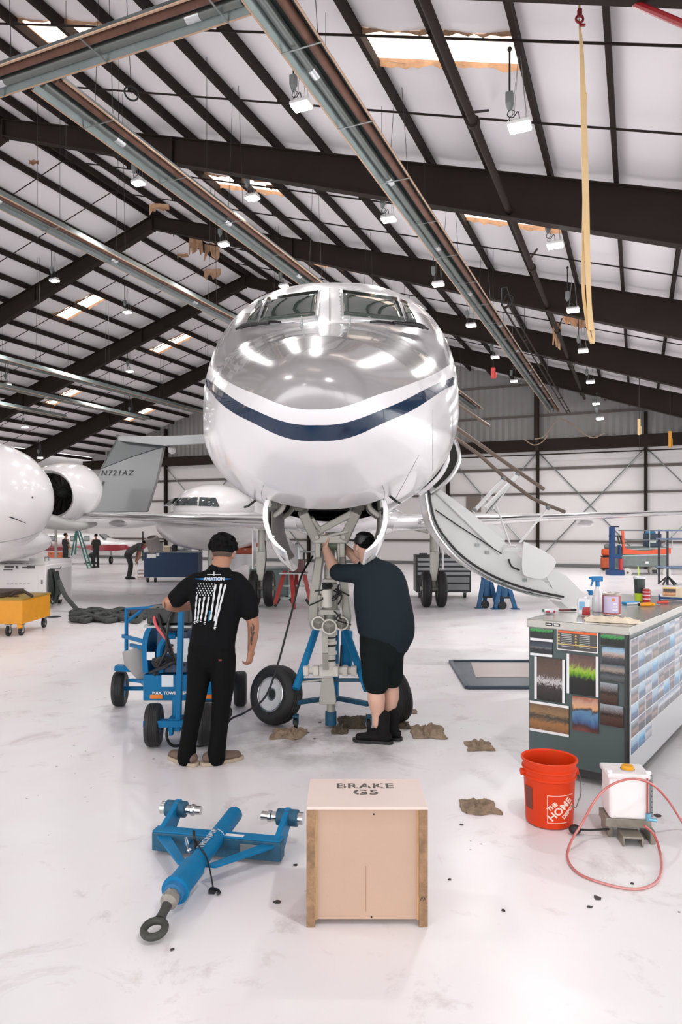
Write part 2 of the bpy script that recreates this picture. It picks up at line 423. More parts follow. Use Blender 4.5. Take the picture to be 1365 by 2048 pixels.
for a_, b_, lab in ((2.0, -7, 'unseen high bay lamp added for more light, left of the viewpoint'), (2.0, 1, 'unseen high bay lamp added for more light, right of the viewpoint'), (-6, -4, 'rearmost unseen high bay lamp added for more light')):
    q_ = ab(a_, b_, roof_z(b_)-1.15); dup(hb, q_, HROT, lab)  # unseen lamps, added to make up for daylight lost under the longer roof
# ================================================================ tube heaters (infra-red, under the roof)
refl = mat('heater_reflector', (128, 140, 138), .3, .75, var=.15, vscale=4)
htube = mat('heater_tube_galvanised', (112, 118, 116), .35, .6)
wood = mat('heater_edge_strip', (190, 160, 135), .5, .2)
band = mat('heater_band', (205, 210, 212), .25, .9)
def heater(name, label, p1, p2, w=.36, ends=True):
    p1 = Vector(p1); p2 = Vector(p2); L = (p2-p1).length
    ang = math.atan2(-(p2-p1).x, (p2-p1).y)
    t = T(name, label, 'heater', p1, ang, 'tube heaters hung below the roof')
    h = w/2
    c = [(-h-.05, -.06), (-h, 0), (-h*.6, .09), (0, .11), (h*.6, .09), (h, 0), (h+.05, -.06), (h+.04, -.065), (h-.01, -.008), (h*.58, .078), (0, .098), (-h*.58, .078), (-h+.01, -.008), (-h-.04, -.065)]
    P('reflector', t, refl, loft([[(x, y, z) for x, z in c] for y in (0, L)]), sharp=30)
    PE('edge_strip', t, wood, [box(h+.05, L/2, -.062, .022, L, .012), box(-h-.05, L/2, -.062, .022, L, .012)])
    P('burner_tube', t, rust, cyl((h*.5, .02, -.0), (h*.5, L-.02, -.0), .052, n=14))
    P('return_tube', t, htube, cyl((-h*.5, .02, -.0), (-h*.5, L-.02, -.0), .052, n=14))
    bs = []
    k = 1.2
    while k < L: bs += [cyl((s*h*.5, k, 0), (s*h*.5, k+.16, 0), .058, n=14) for s in ((-1,) if int(k*3) % 2 else (1,))]; k += 2.6
    if bs: PE('tube_coupling', t, band, bs)
    cl = []; k = .8
    while k < L: cl += [beam((-h-.05, k, -.075), (h+.05, k, -.075), .02, .006)]; k += 1.5
    PE('cross_strap', t, galv, cl)
    ch = []; k = .9
    while k < L:
        q = t.matrix_world
        wp = p1+(p2-p1)*(k/L); b = wp.x*CU-wp.y*SU; zt = roof_z(b)-.18-p1.z
        if zt > .2: ch += [cyl((s*h*.8, k, .08), (s*h*.3, k, zt), .004, n=5) for s in (-1, 1)]
        k += 3.1
    if ch: PE('hanger_chain', t, dark, ch)
    return t
def hp(a, b, z): return ab(a, b, z)
heater('tube_heater', 'long galvanised tube heater running from the top centre down to the right over the jet', hp(5.7, -3.2, 6.8), hp(31, -3.2, 6.8))
heater('tube_heater', 'rusty brown tube heater from the upper left joint down to the cockpit roof', hp(5.95, -6.1, 6.8), hp(29, -6.1, 6.8))
heater('tube_heater', 'short cross tube heater at the top left joining the two long heaters', hp(5.7, -10.5, 6.8), hp(5.7, -3.45, 6.8), .3)
heater('tube_heater', 'brown tube heater crossing the left roof frame toward the jet cheek', hp(6.5, -8.95, 6.8), hp(27, -8.95, 6.8), .28)
for a, b, L, lab in ((12.5, -17.3, 14, 'uppermost of the thin heaters at the far left slope'), (11, -20.6, 15, 'middle thin heater at the far left slope'), (10, -23.6, 14, 'lowest thin heater at the far left slope above the tail fin')):
    heater('tube_heater', lab, hp(a, b, 6.8), hp(a+L, b, 6.8), .26)
# hoist rail: pipe under the frames with V braces
def rail(label, a0, a1, b, z, r=.055):
    o = ab(a0, b, z); t = T('pipe_rail', label, 'pipe rail', o, HROT)
    L = a1-a0
    P('rail_pipe', t, brown, cyl((0, 0, 0), (0, L, 0), r, n=12))
    PE('pipe_coupling', t, brown, [cyl((0, k, 0), (0, k+.08, 0), r*1.5, n=12) for k in (1.9, 5.4, 11, 16) if k < L])
    zt = roof_z(b)-.2-z
    for k in (1.4, 5.2, 10.6, 16, 21):
        if k < L-1: P('brace', t, brown, beam((0, k, 0), (.02, k+1.1, zt), .03, .03))
    return t
rail('brown pipe rail with angled braces left of the yellow strap', 3.8, 30.5, -2.0, 7.15)
# sprinkler main seen as the straight grey pipe along the right slope further back
def pipe_run(label, p, q, r, m=None, name='sprinkler_pipe', cat='pipe'):
    return tag(P(name, None, m or brown, tube([p, q], r, 8)), label, cat)
pipe_run('thin red pipe crossing the top right corner', at(1225, -12, 6.4), at(1400, 62, 5.6), .03, mat('red_pipe', (150, 30, 38), .4))
# yellow lifting strap on a hook
sp0 = at(1160, 30, 6.8)
yel = mat('tan_webbing', (231, 200, 150), .7, var=.1, vscale=9)
t = T('lifting_strap', 'long pale yellow lifting strap hanging in a loop from the roof at the right', 'strap', (sp0.x, sp0.y, 0))
zt = roof_z(sp0.x*CU-sp0.y*SU)
def sz(py, Y=6.8): return CH+(HY-py)/F*Y
def sx(px): return (px-1160)/F*6.8
path = [(0, 35, .010), (4, 80, .022), (8, 180, .031), (11, 300, .035), (14, 420, .036), (17, 520, .03), (19, 600, .022), (24, 660, .03), (24, 680, .045)]
rings = []
for x, py, w2 in path: rings.append([(sx(1160+x)-w2, 0, sz(py)), (sx(1160+x)+w2, .02, sz(py)), (sx(1160+x)+w2, .026, sz(py)), (sx(1160+x)-w2, .006, sz(py))])
P('webbing', t, yel, loft(rings[:-1]), sharp=60)
lp = [(sx(1160+x), .05, sz(y)) for x, y in ((15, 180), (12, 400), (10, 560), (18, 640), (27, 683), (31, 670), (24, 600), (20, 450))]
pts = smoothpath(lp, 6)
P('loop', t, yel, loft([[(p.x-.012, p.y-.012, p.z), (p.x+.016, p.y-.006, p.z), (p.x+.016, p.y+.006, p.z), (p.x-.012, p.y+.006, p.z)] for p in pts]))
P('hook', t, mat('red_hook', (150, 40, 45), .4), torus((0, 0, sz(38)), .035, .012, (0, 1, 0), 16, 8), box(0, 0, sz(26), .04, .03, .07), box(.03, 0, sz(50), .05, .02, .02))
P('cord', t, yel, cyl((0, 0, sz(26)), (0, 0, zt-.16), .012, n=6))
# black ring hanging near the upper left
rg = at(263, 187, 9.2)
t = T('hanging_ring', 'small black ring hanging on a wire near the upper left', 'ring', rg)
P('hoop', t, black, torus((0, 0, 0), .09, .012, (.1, .5, .85), 28, 8)); P('wire', t, dark, cyl((0, 0, 0), (-.08, 0, roof_z(rg.x*CU-rg.y*SU)-.16-rg.z), .004, n=5))
# thin vertical wires and chains
for px, py0, py1, Y in ((652, -20, 105, 9), (764, 100, 290, 11), (132, 120, 320, 10.5), (238, 140, 380, 11), (414, 170, 340, 11), (75, 200, 420, 13), (120, 300, 440, 14), (1280, 835, 905, 25), (850, 190, 440, 12)):
    a_, b_ = at(px, py0, Y), at(px, py1, Y); zz = roof_z(a_.x*CU-a_.y*SU)-.1
    tag(P('hanging_wire', None, dark, cyl((a_.x, a_.y, b_.z), (a_.x, a_.y, zz), .004 if Y < 20 else .008, n=5)), 'thin dark wire hanging straight down from the roof', 'wire', 'thin wires hanging from the roof')
# torn insulation scraps
def scrap(px, py, w_, h_, drop, label, seed):
    random.seed(seed); c = roof_hit(px, py, drop)
    if c is None: return
    sc_ = c.y/F; R = []
    n = 7
    for k in range(n+1):
        x = (k/n-.5)*w_*sc_; dz = -h_*sc_*random.uniform(.35, 1)
        y = random.uniform(-.06, .06)
        R.append([(x, y, h_*.08*sc_), (x+random.uniform(-.02, .02), y+.05, dz*.4), (x+random.uniform(-.04, .04), y-.03, dz), (x+.01, y-.045, dz), (x, y+.03, dz*.4), (x, y-.02, h_*.08*sc_)])
    tag(P('torn_insulation', None, tan, loft(R), loc=c, sharp=50), label, 'torn insulation')
for i, a_ in enumerate(((318, 410, 40, 22, .25, 'ragged tan insulation scrap on top of the second frame peak'), (345, 460, 14, 16, .2, 'tiny tan scrap of insulation below the second frame peak'),
    (392, 478, 26, 34, .2, 'hanging tan insulation strip left of a bright lamp near the ridge'), (424, 490, 30, 34, .2, 'broad tan insulation rag beside the lamp near the ridge'),
    (365, 508, 22, 10, .15, 'flat small tan scrap between the two ridge frames'), (425, 540, 34, 22, .15, 'curled brown insulation flap in front of the third frame peak'),
    (68, 322, 18, 12, .15, 'small orange brown scrap at the upper left roof panel'), (1115, 650, 16, 52, .3, 'long torn insulation rag below the strap side skylight'),
    (1140, 632, 26, 30, .25, 'orange insulation flap beside the lamp near the strap'), (1160, 640, 24, 20, .25, 'short insulation tatter right next to the strap end'), (548, 372, 30, 10, .12, 'brown scrap at the edge of the middle skylight'))):
    scrap(*a_, seed=i+20)
# hanging red tag and yellow straps far right
for px, py0, py1, Y, m_, lab in ((987, 735, 757, 16.0, mat('red_tag', (170, 45, 40), .5), 'small red tag hanging below a lamp right of the jet'), (1341, 862, 895, 22, mat('orange_strap', (215, 150, 50), .6), 'short orange strap hanging at the far right edge'), (1279, 838, 870, 24, yel, 'pale strap hook hanging in front of the dark gable')):
    a_, b_ = at(px, py0, Y), at(px, py1, Y); zz = roof_z(a_.x*CU-a_.y*SU)-.1
    t = T('hanging_tag', lab, 'hanging tag', (a_.x, a_.y, b_.z)); h_ = a_.z-b_.z
    P('tag', t, m_, box(0, 0, h_/2, .1, .02, h_), box(.05, 0, h_*.3, .06, .02, h_*.5), bev=.01); P('cord', t, dark, cyl((0, 0, h_), (0, 0, zz-b_.z), .006, n=5))

t = T('cable_trolley_rail', 'thin double rail with a wire bracket running beside the long tube heater lower half', 'rail', ab(15.4, -2.72, 6.65), HROT)
PE('rail_tube', t, brown, [cyl((x, 0, z), (x, 15.6, z), .022, n=8) for x, z in ((0, 0), (.11, .05))])
PE('tie_plate', t, brown, [beam((0, k, 0), (.11, k, .05), .12, .02) for k in (.3, 3.2, 6.1, 9, 12, 15)])
P('end_bracket', t, dark, tube([(0, 0, 0), (.02, -.1, .32), (.11, .0, .36), (.16, .5, .1), (.11, .6, .05)], .016, 6), tube([(-.02, .2, .02), (.1, .05, .22), (.2, .3, .2), (.08, .5, .05)], .01, 6, sm=4))
PE('hanger', t, dark, [cyl((.05, k, .03), (.05, k, roof_z(-2.72)-6.65-.2), .006, n=5) for k in (3, 8, 13)])
# ================================================================ the jet
jet_white = mat('aircraft_white_gloss', (236, 234, 236), .12, coat=.6)
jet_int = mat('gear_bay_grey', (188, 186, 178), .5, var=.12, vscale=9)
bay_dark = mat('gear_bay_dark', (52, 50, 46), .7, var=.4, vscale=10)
SK = .9
ST0 = [(0, .02, 2.75, 2.75), (.02, .13, 2.86, 2.64), (.1, .27, 2.96, 2.52), (.4, .55, 3.12, 2.25), (.9, .88, 3.35, 2.02), (1.5, 1.12, 3.585, 1.89), (1.9, 1.215, 3.78, 1.86), (2.4, 1.33, 4.20, 1.84), (3.1, 1.42, 4.57, 1.83), (3.9, 1.44, 4.74, 1.82), (5, 1.45, 4.76, 1.82)]
ST0 = [(y*SK, w*SK, CH+(a-CH)*SK, CH+(b-CH)*SK) for y, w, a, b in ST0]
STN = []
for k in range(14): q_ = k/14; STN.append((.4*SK*q_*q_, max(.004, .55*SK*q_), CH+(2.75+.37*q_-CH)*SK, CH+(2.75-.5*q_-CH)*SK))
for i in range(3, len(ST0)-1):
    for j in range(6):
        t = j/6; q = []
        for k in range(4):
            p0, p1, p2, p3 = ST0[max(i-1, 0)][k], ST0[i][k], ST0[i+1][k], ST0[min(i+2, len(ST0)-1)][k]
            q.append(.5*((2*p1)+(-p0+p2)*t+(2*p0-5*p1+4*p2-p3)*t*t+(-p0+3*p1-3*p2+p3)*t**3) if i > 3 else p1+(p2-p1)*t)
        STN.append(tuple(q))
STN.append(ST0[-1])
for y, w_, a, b in ((10, 1.305, 4.46, 1.813), (13, 1.305, 4.46, 1.813), (15.5, 1.25, 4.46, 1.95), (18, 1.0, 4.46, 2.5), (20.5, .6, 4.4, 3.15), (22, .3, 4.2, 3.6), (22.3, .05, 4.0, 3.8)): STN.append((y, w_, a, b))
TIP = -1.8                     # station 0 in jet coordinates (origin under the nose gear)
def sec(y):
    y -= TIP
    if y <= 0: return None
    for i in range(len(STN)-1):
        if STN[i][0] <= y <= STN[i+1][0]:
            t = (y-STN[i][0])/max(STN[i+1][0]-STN[i][0], 1e-6); return [STN[i][k]*(1-t)+STN[i+1][k]*t for k in (1, 2, 3)]
def surf(y, th, off=0):        # th from +x anticlockwise
    w_, zt, zb = sec(y); zc = zb+(zt-zb)*.47
        # fade the squarer upper section in behind the radome
    f = min(1, max(0, (y-TIP-.9)/1.1)); e = 1-f*.2 if math.sin(th) > 0 else 1
    c, s = math.cos(th), math.sin(th)
    x = (w_+off)*math.copysign(abs(c)**e, c); z = zc+((zt-zc if s > 0 else zc-zb)+off)*math.copysign(abs(s)**e, s)
    return Vector((x, y, z))
JA = -math.atan(.0267); JX, JY = -.11, 6.2
jet = T('business_jet', 'large white business jet facing the camera with blue stripe, grey upper nose and open airstair', 'airplane', (JX, JY, 0), JA)
def inside(p):
    q = sec(p[1])
    if not q: return False
    w_, zt, zb = q; zc = zb+(zt-zb)*.47; h = (zt-zc) if p[2] > zc else (zc-zb)
    e = 2
    if p[2] > zc: f = min(1, max(0, (p[1]-TIP-.9)/1.1)); e = 2/(1-f*.2)
    return abs(p[0]/w_)**e+abs((p[2]-zc)/h)**e < 1
cj, sj = math.cos(-JA), math.sin(-JA)
def w2j(p): x, y = p[0]-JX, p[1]-JY; return Vector((cj*x-sj*y, sj*x+cj*y, p[2]))
def jhit(px, py, n=12):
    Y = 4.2
    while Y < 11:
        if inside(w2j(at(px, py, Y))): return w2j(at(px, py, Y))
        Y += .004
    if n: return jhit(px+(660-px)*.02, py+(820-py)*.02, n-1)
    raise ValueError('no hit %s %s' % (px, py))
# fuselage paint: clear bands with curved edges
jm = bpy.data.materials.new('fuselage_paint'); jm.use_nodes = True; nt = jm.node_tree; pb = nt.nodes['Principled BSDF']
tc = nt.nodes.new('ShaderNodeTexCoord'); sx_ = nt.nodes.new('ShaderNodeSeparateXYZ'); nt.links.new(tc.outputs['Object'], sx_.inputs[0])
def math_(op, a, b=None):
    m = nt.nodes.new('ShaderNodeMath'); m.operation = op
    for s, i in ((a, 0), (b, 1)):
        if s is None: continue
        if isinstance(s, (int, float)): m.inputs[i].default_value = s
        else: nt.links.new(s, m.inputs[i])
    return m.outputs[0]
ax_ = math_('MULTIPLY', math_('ABSOLUTE', sx_.outputs[0]), 1/1.4)
def curve(pts):
    c = nt.nodes.new('ShaderNodeFloatCurve'); cv = c.mapping.curves[0]
    while len(cv.points) < len(pts): cv.points.new(.5, .5)
    for p, (x, z) in zip(cv.points, pts): p.location = (x/1.4, (z-2)/2)
    c.mapping.update(); nt.links.new(ax_, c.inputs['Value'])
    return math_('MULTIPLY_ADD', c.outputs[0], 2.0), c
def band_edge(pts):
    o, c = curve(pts); m = o.node; m.inputs[2].default_value = 2.0
    return math_('GREATER_THAN', sx_.outputs[2], o)
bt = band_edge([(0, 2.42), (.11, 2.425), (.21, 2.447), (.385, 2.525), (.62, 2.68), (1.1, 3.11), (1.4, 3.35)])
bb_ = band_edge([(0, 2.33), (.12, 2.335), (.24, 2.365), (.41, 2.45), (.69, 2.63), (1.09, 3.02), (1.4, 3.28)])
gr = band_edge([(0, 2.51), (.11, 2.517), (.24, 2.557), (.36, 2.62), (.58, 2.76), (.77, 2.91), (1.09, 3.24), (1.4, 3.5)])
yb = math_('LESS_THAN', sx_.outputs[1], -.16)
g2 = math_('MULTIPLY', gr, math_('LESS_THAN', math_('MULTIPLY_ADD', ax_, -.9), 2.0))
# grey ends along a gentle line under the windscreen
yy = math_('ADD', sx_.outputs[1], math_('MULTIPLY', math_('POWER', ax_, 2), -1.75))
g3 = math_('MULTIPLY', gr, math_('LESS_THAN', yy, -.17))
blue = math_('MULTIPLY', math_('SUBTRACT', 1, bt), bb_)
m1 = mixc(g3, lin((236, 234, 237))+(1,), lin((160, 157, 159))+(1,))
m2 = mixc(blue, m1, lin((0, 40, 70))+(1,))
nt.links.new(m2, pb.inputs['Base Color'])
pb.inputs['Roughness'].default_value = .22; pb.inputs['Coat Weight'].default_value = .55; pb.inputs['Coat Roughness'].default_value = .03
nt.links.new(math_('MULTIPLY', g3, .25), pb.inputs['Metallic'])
# skin grid with an opening for the nose gear bay
ys = []
for k in range(1, 22): ys.append(TIP+.36*(k/22)**2)
y = TIP+.36
while y < 3.4: ys.append(y); y += .05
while y < 20.4: ys.append(y); y += .4
NT = 96
thw = [2*PI*k/NT for k in range(NT)]
V = []; Fc = []
for y in ys:
    for th in thw: V.append(tuple(surf(y, th)))
BY0, BY1, BX = -.62, .62, .47
for i in range(len(ys)-1):
    for j in range(NT):
        a, b, c, d = i*NT+j, i*NT+(j+1) % NT, (i+1)*NT+(j+1) % NT, (i+1)*NT+j
        m = (Vector(V[a])+Vector(V[c]))/2
        if BY0 < m.y < BY1 and abs(m.x) < BX and m.z < 2.3: continue
        Fc.append((a, b, c, d))
Fc.append(tuple(range(NT))); Fc.append(tuple(range((len(ys)-1)*NT, len(ys)*NT))[::-1])
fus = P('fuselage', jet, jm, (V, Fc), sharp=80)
# gear bay lining
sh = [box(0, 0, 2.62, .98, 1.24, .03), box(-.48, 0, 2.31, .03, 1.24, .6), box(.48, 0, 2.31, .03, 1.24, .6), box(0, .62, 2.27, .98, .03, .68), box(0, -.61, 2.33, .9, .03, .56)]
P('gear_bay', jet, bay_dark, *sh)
random.seed(3)
for k in range(9):
    x = random.uniform(-.42, .42); z = random.uniform(1.98, 2.3)
    P('bay_pipe', jet, galv if k % 2 else jet_int, tube([(x, -.55, z), (x+random.uniform(-.1, .1), -.2, z+.08), (x+random.uniform(-.15, .15), .2, z), (x*.9, .6, z+.05)], .014, 6, sm=4))
for s in (-1, 1):
    P('bay_rib', jet, jet_int, *[beam((s*.46, -.55+.22*k, 1.93), (s*.40, -.55+.22*k, 2.5), .03, .05, up=(0, 1, 0)) for k in range(5)])
    P('bay_fitting', jet, jet_int, box(s*.33, -.3, 2.0, .1, .16, .09), box(s*.25, .1, 1.98, .14, .1, .12), bev=.02)
# bay doors: curved leaves hanging from the bay edges
dm = mat('door_inner_skin', (138, 132, 128), .55, bump=.7, bscale=70, var=.2, vscale=40)
for s, nm in ((-1, 'left'), (1, 'right')):
    prof = [(.475, 2.02), (.505, 1.88), (.505, 1.76), (.485, 1.66), (.445, 1.55), (.385, 1.46), (.30, 1.385), (.285, 1.395), (.355, 1.475), (.41, 1.56), (.445, 1.66), (.465, 1.76), (.465, 1.88), (.445, 2.0)]
    R = []
    for k in range(11):
        y = -.58+1.05*k/10; e = 1-.30*(abs(k-5)/5)**3    # corners rounded off fore and aft
        R.append([(s*(x if z > 1.7 else x+(1-e)*.1*(1.7-z)/.3), y, 2.0-(2.0-z)*e) for x, z in prof])
    d = P('gear_bay_door', jet, jet_white, loft(R), sharp=40)
    P('door_inner_panel', d, dm, loft([[(s*(x-.006), y, z) for x, z in ((.455, 1.9), (.455, 1.77), (.43, 1.66), (.395, 1.56), (.345, 1.49), (.335, 1.50), (.385, 1.57), (.42, 1.66), (.443, 1.77), (.443, 1.9))] for y in (-.5, -.2, .15, .40)]), sharp=50)
    P('door_hinge', d, jet_int, tube([(s*.44, -.42, 1.86), (s*.36, -.42, 1.93), (s*.36, -.42, 2.02), (s*.40, -.42, 2.1)], .022, 8, sm=4), bev=.004)
    P('door_hinge', d, jet_int, tube([(s*.44, .3, 1.86), (s*.36, .3, 1.93), (s*.36, .3, 2.02), (s*.40, .3, 2.1)], .022, 8, sm=4))
    PE('door_latch', d, chrome, [cyl((s*.43, -.56, 1.69), (s*.43, -.5, 1.69), .016, n=10), cyl((s*.42, -.3, 1.60), (s*.40, -.3, 1.60), .02, n=10)])
# windscreen panes, following the skin
gl = mat('windscreen_glass', (58, 70, 64), .03, coat=1, spec=.8)
fr_m = mat('windscreen_frame', (205, 205, 207), .3, .5)
def patch(name, m, c, off, nx=10, ny=6, th=.02, parent=jet, grow=0):
    cx_ = sum(p[0] for p in c)/4; cy_ = sum(p[1] for p in c)/4
    c = [(p[0]+math.copysign(grow, p[0]-cx_), p[1]+math.copysign(grow, p[1]-cy_)) for p in c]
    tl, tr, br, bl = c; V = []
    for j in range(ny+1):
        for i in range(nx+1):
            u, v = i/nx, j/ny
            px = (tl[0]*(1-u)+tr[0]*u)*(1-v)+(bl[0]*(1-u)+br[0]*u)*v; py = (tl[1]*(1-u)+tr[1]*u)*(1-v)+(bl[1]*(1-u)+br[1]*u)*v
            p = jhit(px, py); q = sec(p.y); n = Vector((p.x/q[0]**2, -.35 if p.y < 1 else 0, (p.z-(q[1]+q[2])/2)/((q[1]-q[2])/2)**2)).normalized()
            V.append(tuple(p+n*off))
    Fq = [(j*(nx+1)+i, j*(nx+1)+i+1, (j+1)*(nx+1)+i+1, (j+1)*(nx+1)+i) for j in range(ny) for i in range(nx)]
    o = P(name, parent, m, (V, Fq), sharp=60)
    md = o.modifiers.new('solid', 'SOLIDIFY'); md.thickness = th; md.offset = 0
    return o
WIN = [[(538, 599), (637, 585), (631, 635), (520, 648)], [(685, 584), (792, 599), (808, 646), (688, 635)],
       [(519, 606), (532, 601), (513, 648), (494, 651)], [(799, 602), (812, 607), (832, 649), (815, 647)]]
for c in WIN[:2]:
    f_ = patch('windscreen', fr_m, c, .004, grow=5)
    patch('pane', gl, c, .018, parent=f_, th=.01)
for c in WIN[2:]:
    f_ = patch('side_window', fr_m, c, .004, grow=3, nx=4)
    patch('pane', gl, c, .018, parent=f_, nx=4, th=.01)
# rivets round the panes and the seam of the centre post
riv = []
for c in WIN[:2]:
    for (p, q) in ((c[0], c[1]), (c[1], c[2]), (c[3], c[2]), (c[0], c[3])):
        for k in range(9):
            px = p[0]+(q[0]-p[0])*k/8; py = p[1]+(q[1]-p[1])*k/8; cx_ = sum(a[0] for a in c)/4; cy_ = sum(a[1] for a in c)/4
            r_ = jhit(px+(px-cx_)*.09, py+(py-cy_)*.12); riv.append(r_)
def rivets(name, pts, r, parent): P(name, parent, mat('rivet_grey', (120, 120, 122), .4), *[box(p.x, p.y, p.z, r*2, r*2, r*2) for p in pts])
rv = P('rivet_row', jet, mat('rivet_grey', (120, 120, 122), .4), *[sph(tuple(p), .007, 6, 4) for p in riv]); rv['kind'] = 'stuff'
a0, a1 = jhit(660, 580), jhit(661, 640)
cp = [jhit(660, 578+8*k) for k in range(9)]
P('centre_seam', jet, mat('seam_grey', (150, 150, 152), .5), tube([p+Vector((0, -.004, .004)) for p in cp], .005, 5))
# wipers, parked at the foot of the panes
for s in (-1, 1):
    px = [(540, 656), (500, 659), (474, 668)] if s < 0 else [(786, 655), (830, 659), (856, 668)]
    pts = [jhit(*p)+Vector((0, -.05, .03)) for p in px]
    wp = P('wiper', jet, black, tube(pts, [.014]*4+[.022]*6+[.01]*3, 8, sm=6))
    q = [jhit(*p)+Vector((0, -.03, .03)) for p in ([(562, 653), (540, 652), (520, 657)] if s < 0 else [(742, 653), (760, 652), (790, 656)])]
    P('wiper_arm', wp, black, tube(q, .012, 6, sm=5))
for px in (604, 700):
    b_ = jhit(px, 652); P('static_probe', jet, galv, cyl(b_, b_+Vector((0, -.02, .08)), .012, .006, n=8), sph(tuple(b_), .018, 8, 6))
for px, py, s in ((492, 1012, -1), (790, 992, 1)):
    b_ = jhit(px+(-s)*10, py); P('pitot_probe', jet, black, tube([b_, b_+Vector((s*.06, -.02, -.05)), b_+Vector((s*.07, -.12, -.06))], .011, 6))
# skin seams on the lower nose (door and panel gaps)
seam = mat('seam_grey', (150, 150, 152), .5)
def seamline(pts, r=.003):
    P('panel_seam', jet, seam, tube([jhit(*p)+Vector((0, -.001, 0)) for p in pts], r, 5))
seamline([(525, 1000), (523, 985), (528, 970)]); seamline([(768, 1000), (770, 985), (765, 970)])
seamline([(866, 820+10*k) for k in range(14)]); seamline([(790+int(7*k), 1000-13*k) for k in range(8)])
# ---- nose gear
def G(px, py): return ((px-657)/226, CH-(py-1059)/226)
steel = mat('gear_casting', (176, 174, 166), .45, .2, var=.1, vscale=12)
X = lambda px: (px-657)/226
Z = lambda py: CH-(py-1059)/226
ng = P('drag_brace', jet, steel,        beam((X(610), -.28, Z(1026)), (X(634), -.12, Z(1080)), .085, .09, up=(0, 1, 0)), beam((X(714), -.28, Z(1024)), (X(688), -.12, Z(1080)), .085, .09, up=(0, 1, 0)),
       beam((X(632), -.14, Z(1066)), (X(708), -.27, Z(1026)), .06, .07, up=(0, 1, 0)), beam((X(655), -.13, Z(1072)), (X(700), -.2, Z(1062)), .03, .06, up=(0, 1, 0)), beam((X(626), -.24, Z(1036)), (X(646), -.15, Z(1066)), .035, .06, up=(0, 1, 0)),
       box(X(661), -.12, Z(1078), .29, .1, .075), bev=.01)
PE('brace_bolt', jet, jet_int, [cyl((X(a), -.20, Z(b)), (X(a), -.14, Z(b)), .016, n=8) for a, b in ((636, 1074), (688, 1074), (634, 1062), (690, 1060))])
PE('trunnion_fork', jet, steel, [box(X(637), -.1, Z(1096), .05, .1, .16), box(X(685), -.1, Z(1096), .05, .1, .16), box(X(678), -.12, Z(1108), .025, .05, .2)], bev=.008)
P('trunnion', jet, mat('gear_green_primer', (96, 112, 92), .5), cyl((X(632), -.08, Z(1090)), (X(692), -.08, Z(1090)), .045, n=14))
P('strut_housing', jet, steel, loft([[(X(a), y0, Z(z)), (X(b), y0, Z(z)), (X(b), y1, Z(z)), (X(a), y1, Z(z))] for a, b, z, y0, y1 in ((634, 650, 1098, -.06, .08), (628, 646, 1130, -.08, .09), (621, 640, 1180, -.09, .1), (617, 636, 1235, -.08, .1), (622, 640, 1258, -.06, .08))]),
  loft([[(X(a), y0, Z(z)), (X(b), y0, Z(z)), (X(b), y1, Z(z)), (X(a), y1, Z(z))] for a, b, z, y0, y1 in ((672, 690, 1098, -.04, .08), (680, 697, 1180, -.05, .1), (686, 703, 1235, -.06, .1), (684, 700, 1258, -.06, .08))]), bev=.012)
P('strut_cylinder', jet, steel, lathe([(.0, 0), (.05, 0), (.052, .08), (.07, .10), (.07, .34), (.05, .36), (.05, .5), (.042, .52), (.042, .8), (0, .8)], 20, (X(660), -.02, Z(1245))))
P('oleo_piston', jet, chrome, cyl((X(660), -.02, Z(1300)), (X(660), -.02, Z(1240)), .038, n=18))
PE('cylinder_ring', jet, dark, [torus((X(660), -.02, z), .052, .006, n=24, m=6) for z in (.60, .66, .73, .80)]); P('lower_cylinder', jet, mat('gear_white', (214, 210, 202), .4), lathe([(0, 0), (.052, 0), (.056, .05), (.05, .06), (.05, .13), (.062, .135), (.062, .16), (.05, .165), (.05, .22), (.06, .225), (.06, .25), (.05, .255), (.05, .3), (.066, .305), (.066, .35), (.055, .36), (0, .36)], 20, (X(660), -.02, Z(1338))))
for px, py, r in ((638, 1243, 13.5), (684, 1243, 13.5), (660, 1249, 15)):
    y0 = -.16 if r > 14 else -.13; r /= 226
    lt = P('taxi_light', jet, jet_int, lathe([(0, 0), (r*1.0, 0), (r*1.05, .02), (r*1.05, .05), (r*.8, .07), (0, .075)], 22, (X(px), y0, Z(py)), (0, 1, 0)))
    P('light_lens', lt, mat('light_lens_glass', (112, 108, 100), .3, coat=.3), lathe([(0, -.012), (r*.5, -.01), (r*.8, -.001), (r*.8, .006), (0, .006)], 20, (X(px), y0, Z(py)), (0, 1, 0)))
    P('light_rim', lt, mat('rim_pale', (226, 224, 216), .4), torus((X(px), y0, Z(py)), r*.92, .006, (0, 1, 0), 24, 6))
    PE('lens_rib', lt, steel, [cyl((X(px), y0-.014, Z(py)), (X(px)+r*.7*math.cos(q), y0-.006, Z(py)+r*.7*math.sin(q)), .003, n=4) for q in (.5, 2.6, 4.7)])
hs = []
random.seed(5)
for k in range(10):
    x = X(random.uniform(640, 682)); z = Z(random.uniform(1165, 1235))
    hs.append(tube([(x, -.1, z), (x+random.uniform(-.08, .08), -.15, z-.04), (x+random.uniform(-.1, .1), -.12, z-random.uniform(.05, .12))], .007, 6, sm=4))
PE('hydraulic_hose', jet, dark, hs)
P('steering_unit', jet, steel, box(X(660), -.07, Z(1222), .17, .1, .05), cyl((X(640), -.1, Z(1212)), (X(640), -.1, Z(1188)), .022, n=10), cyl((X(680), -.1, Z(1212)), (X(680), -.1, Z(1188)), .022, n=10), box(X(660), -.08, Z(1160), .12, .08, .03), bev=.006)
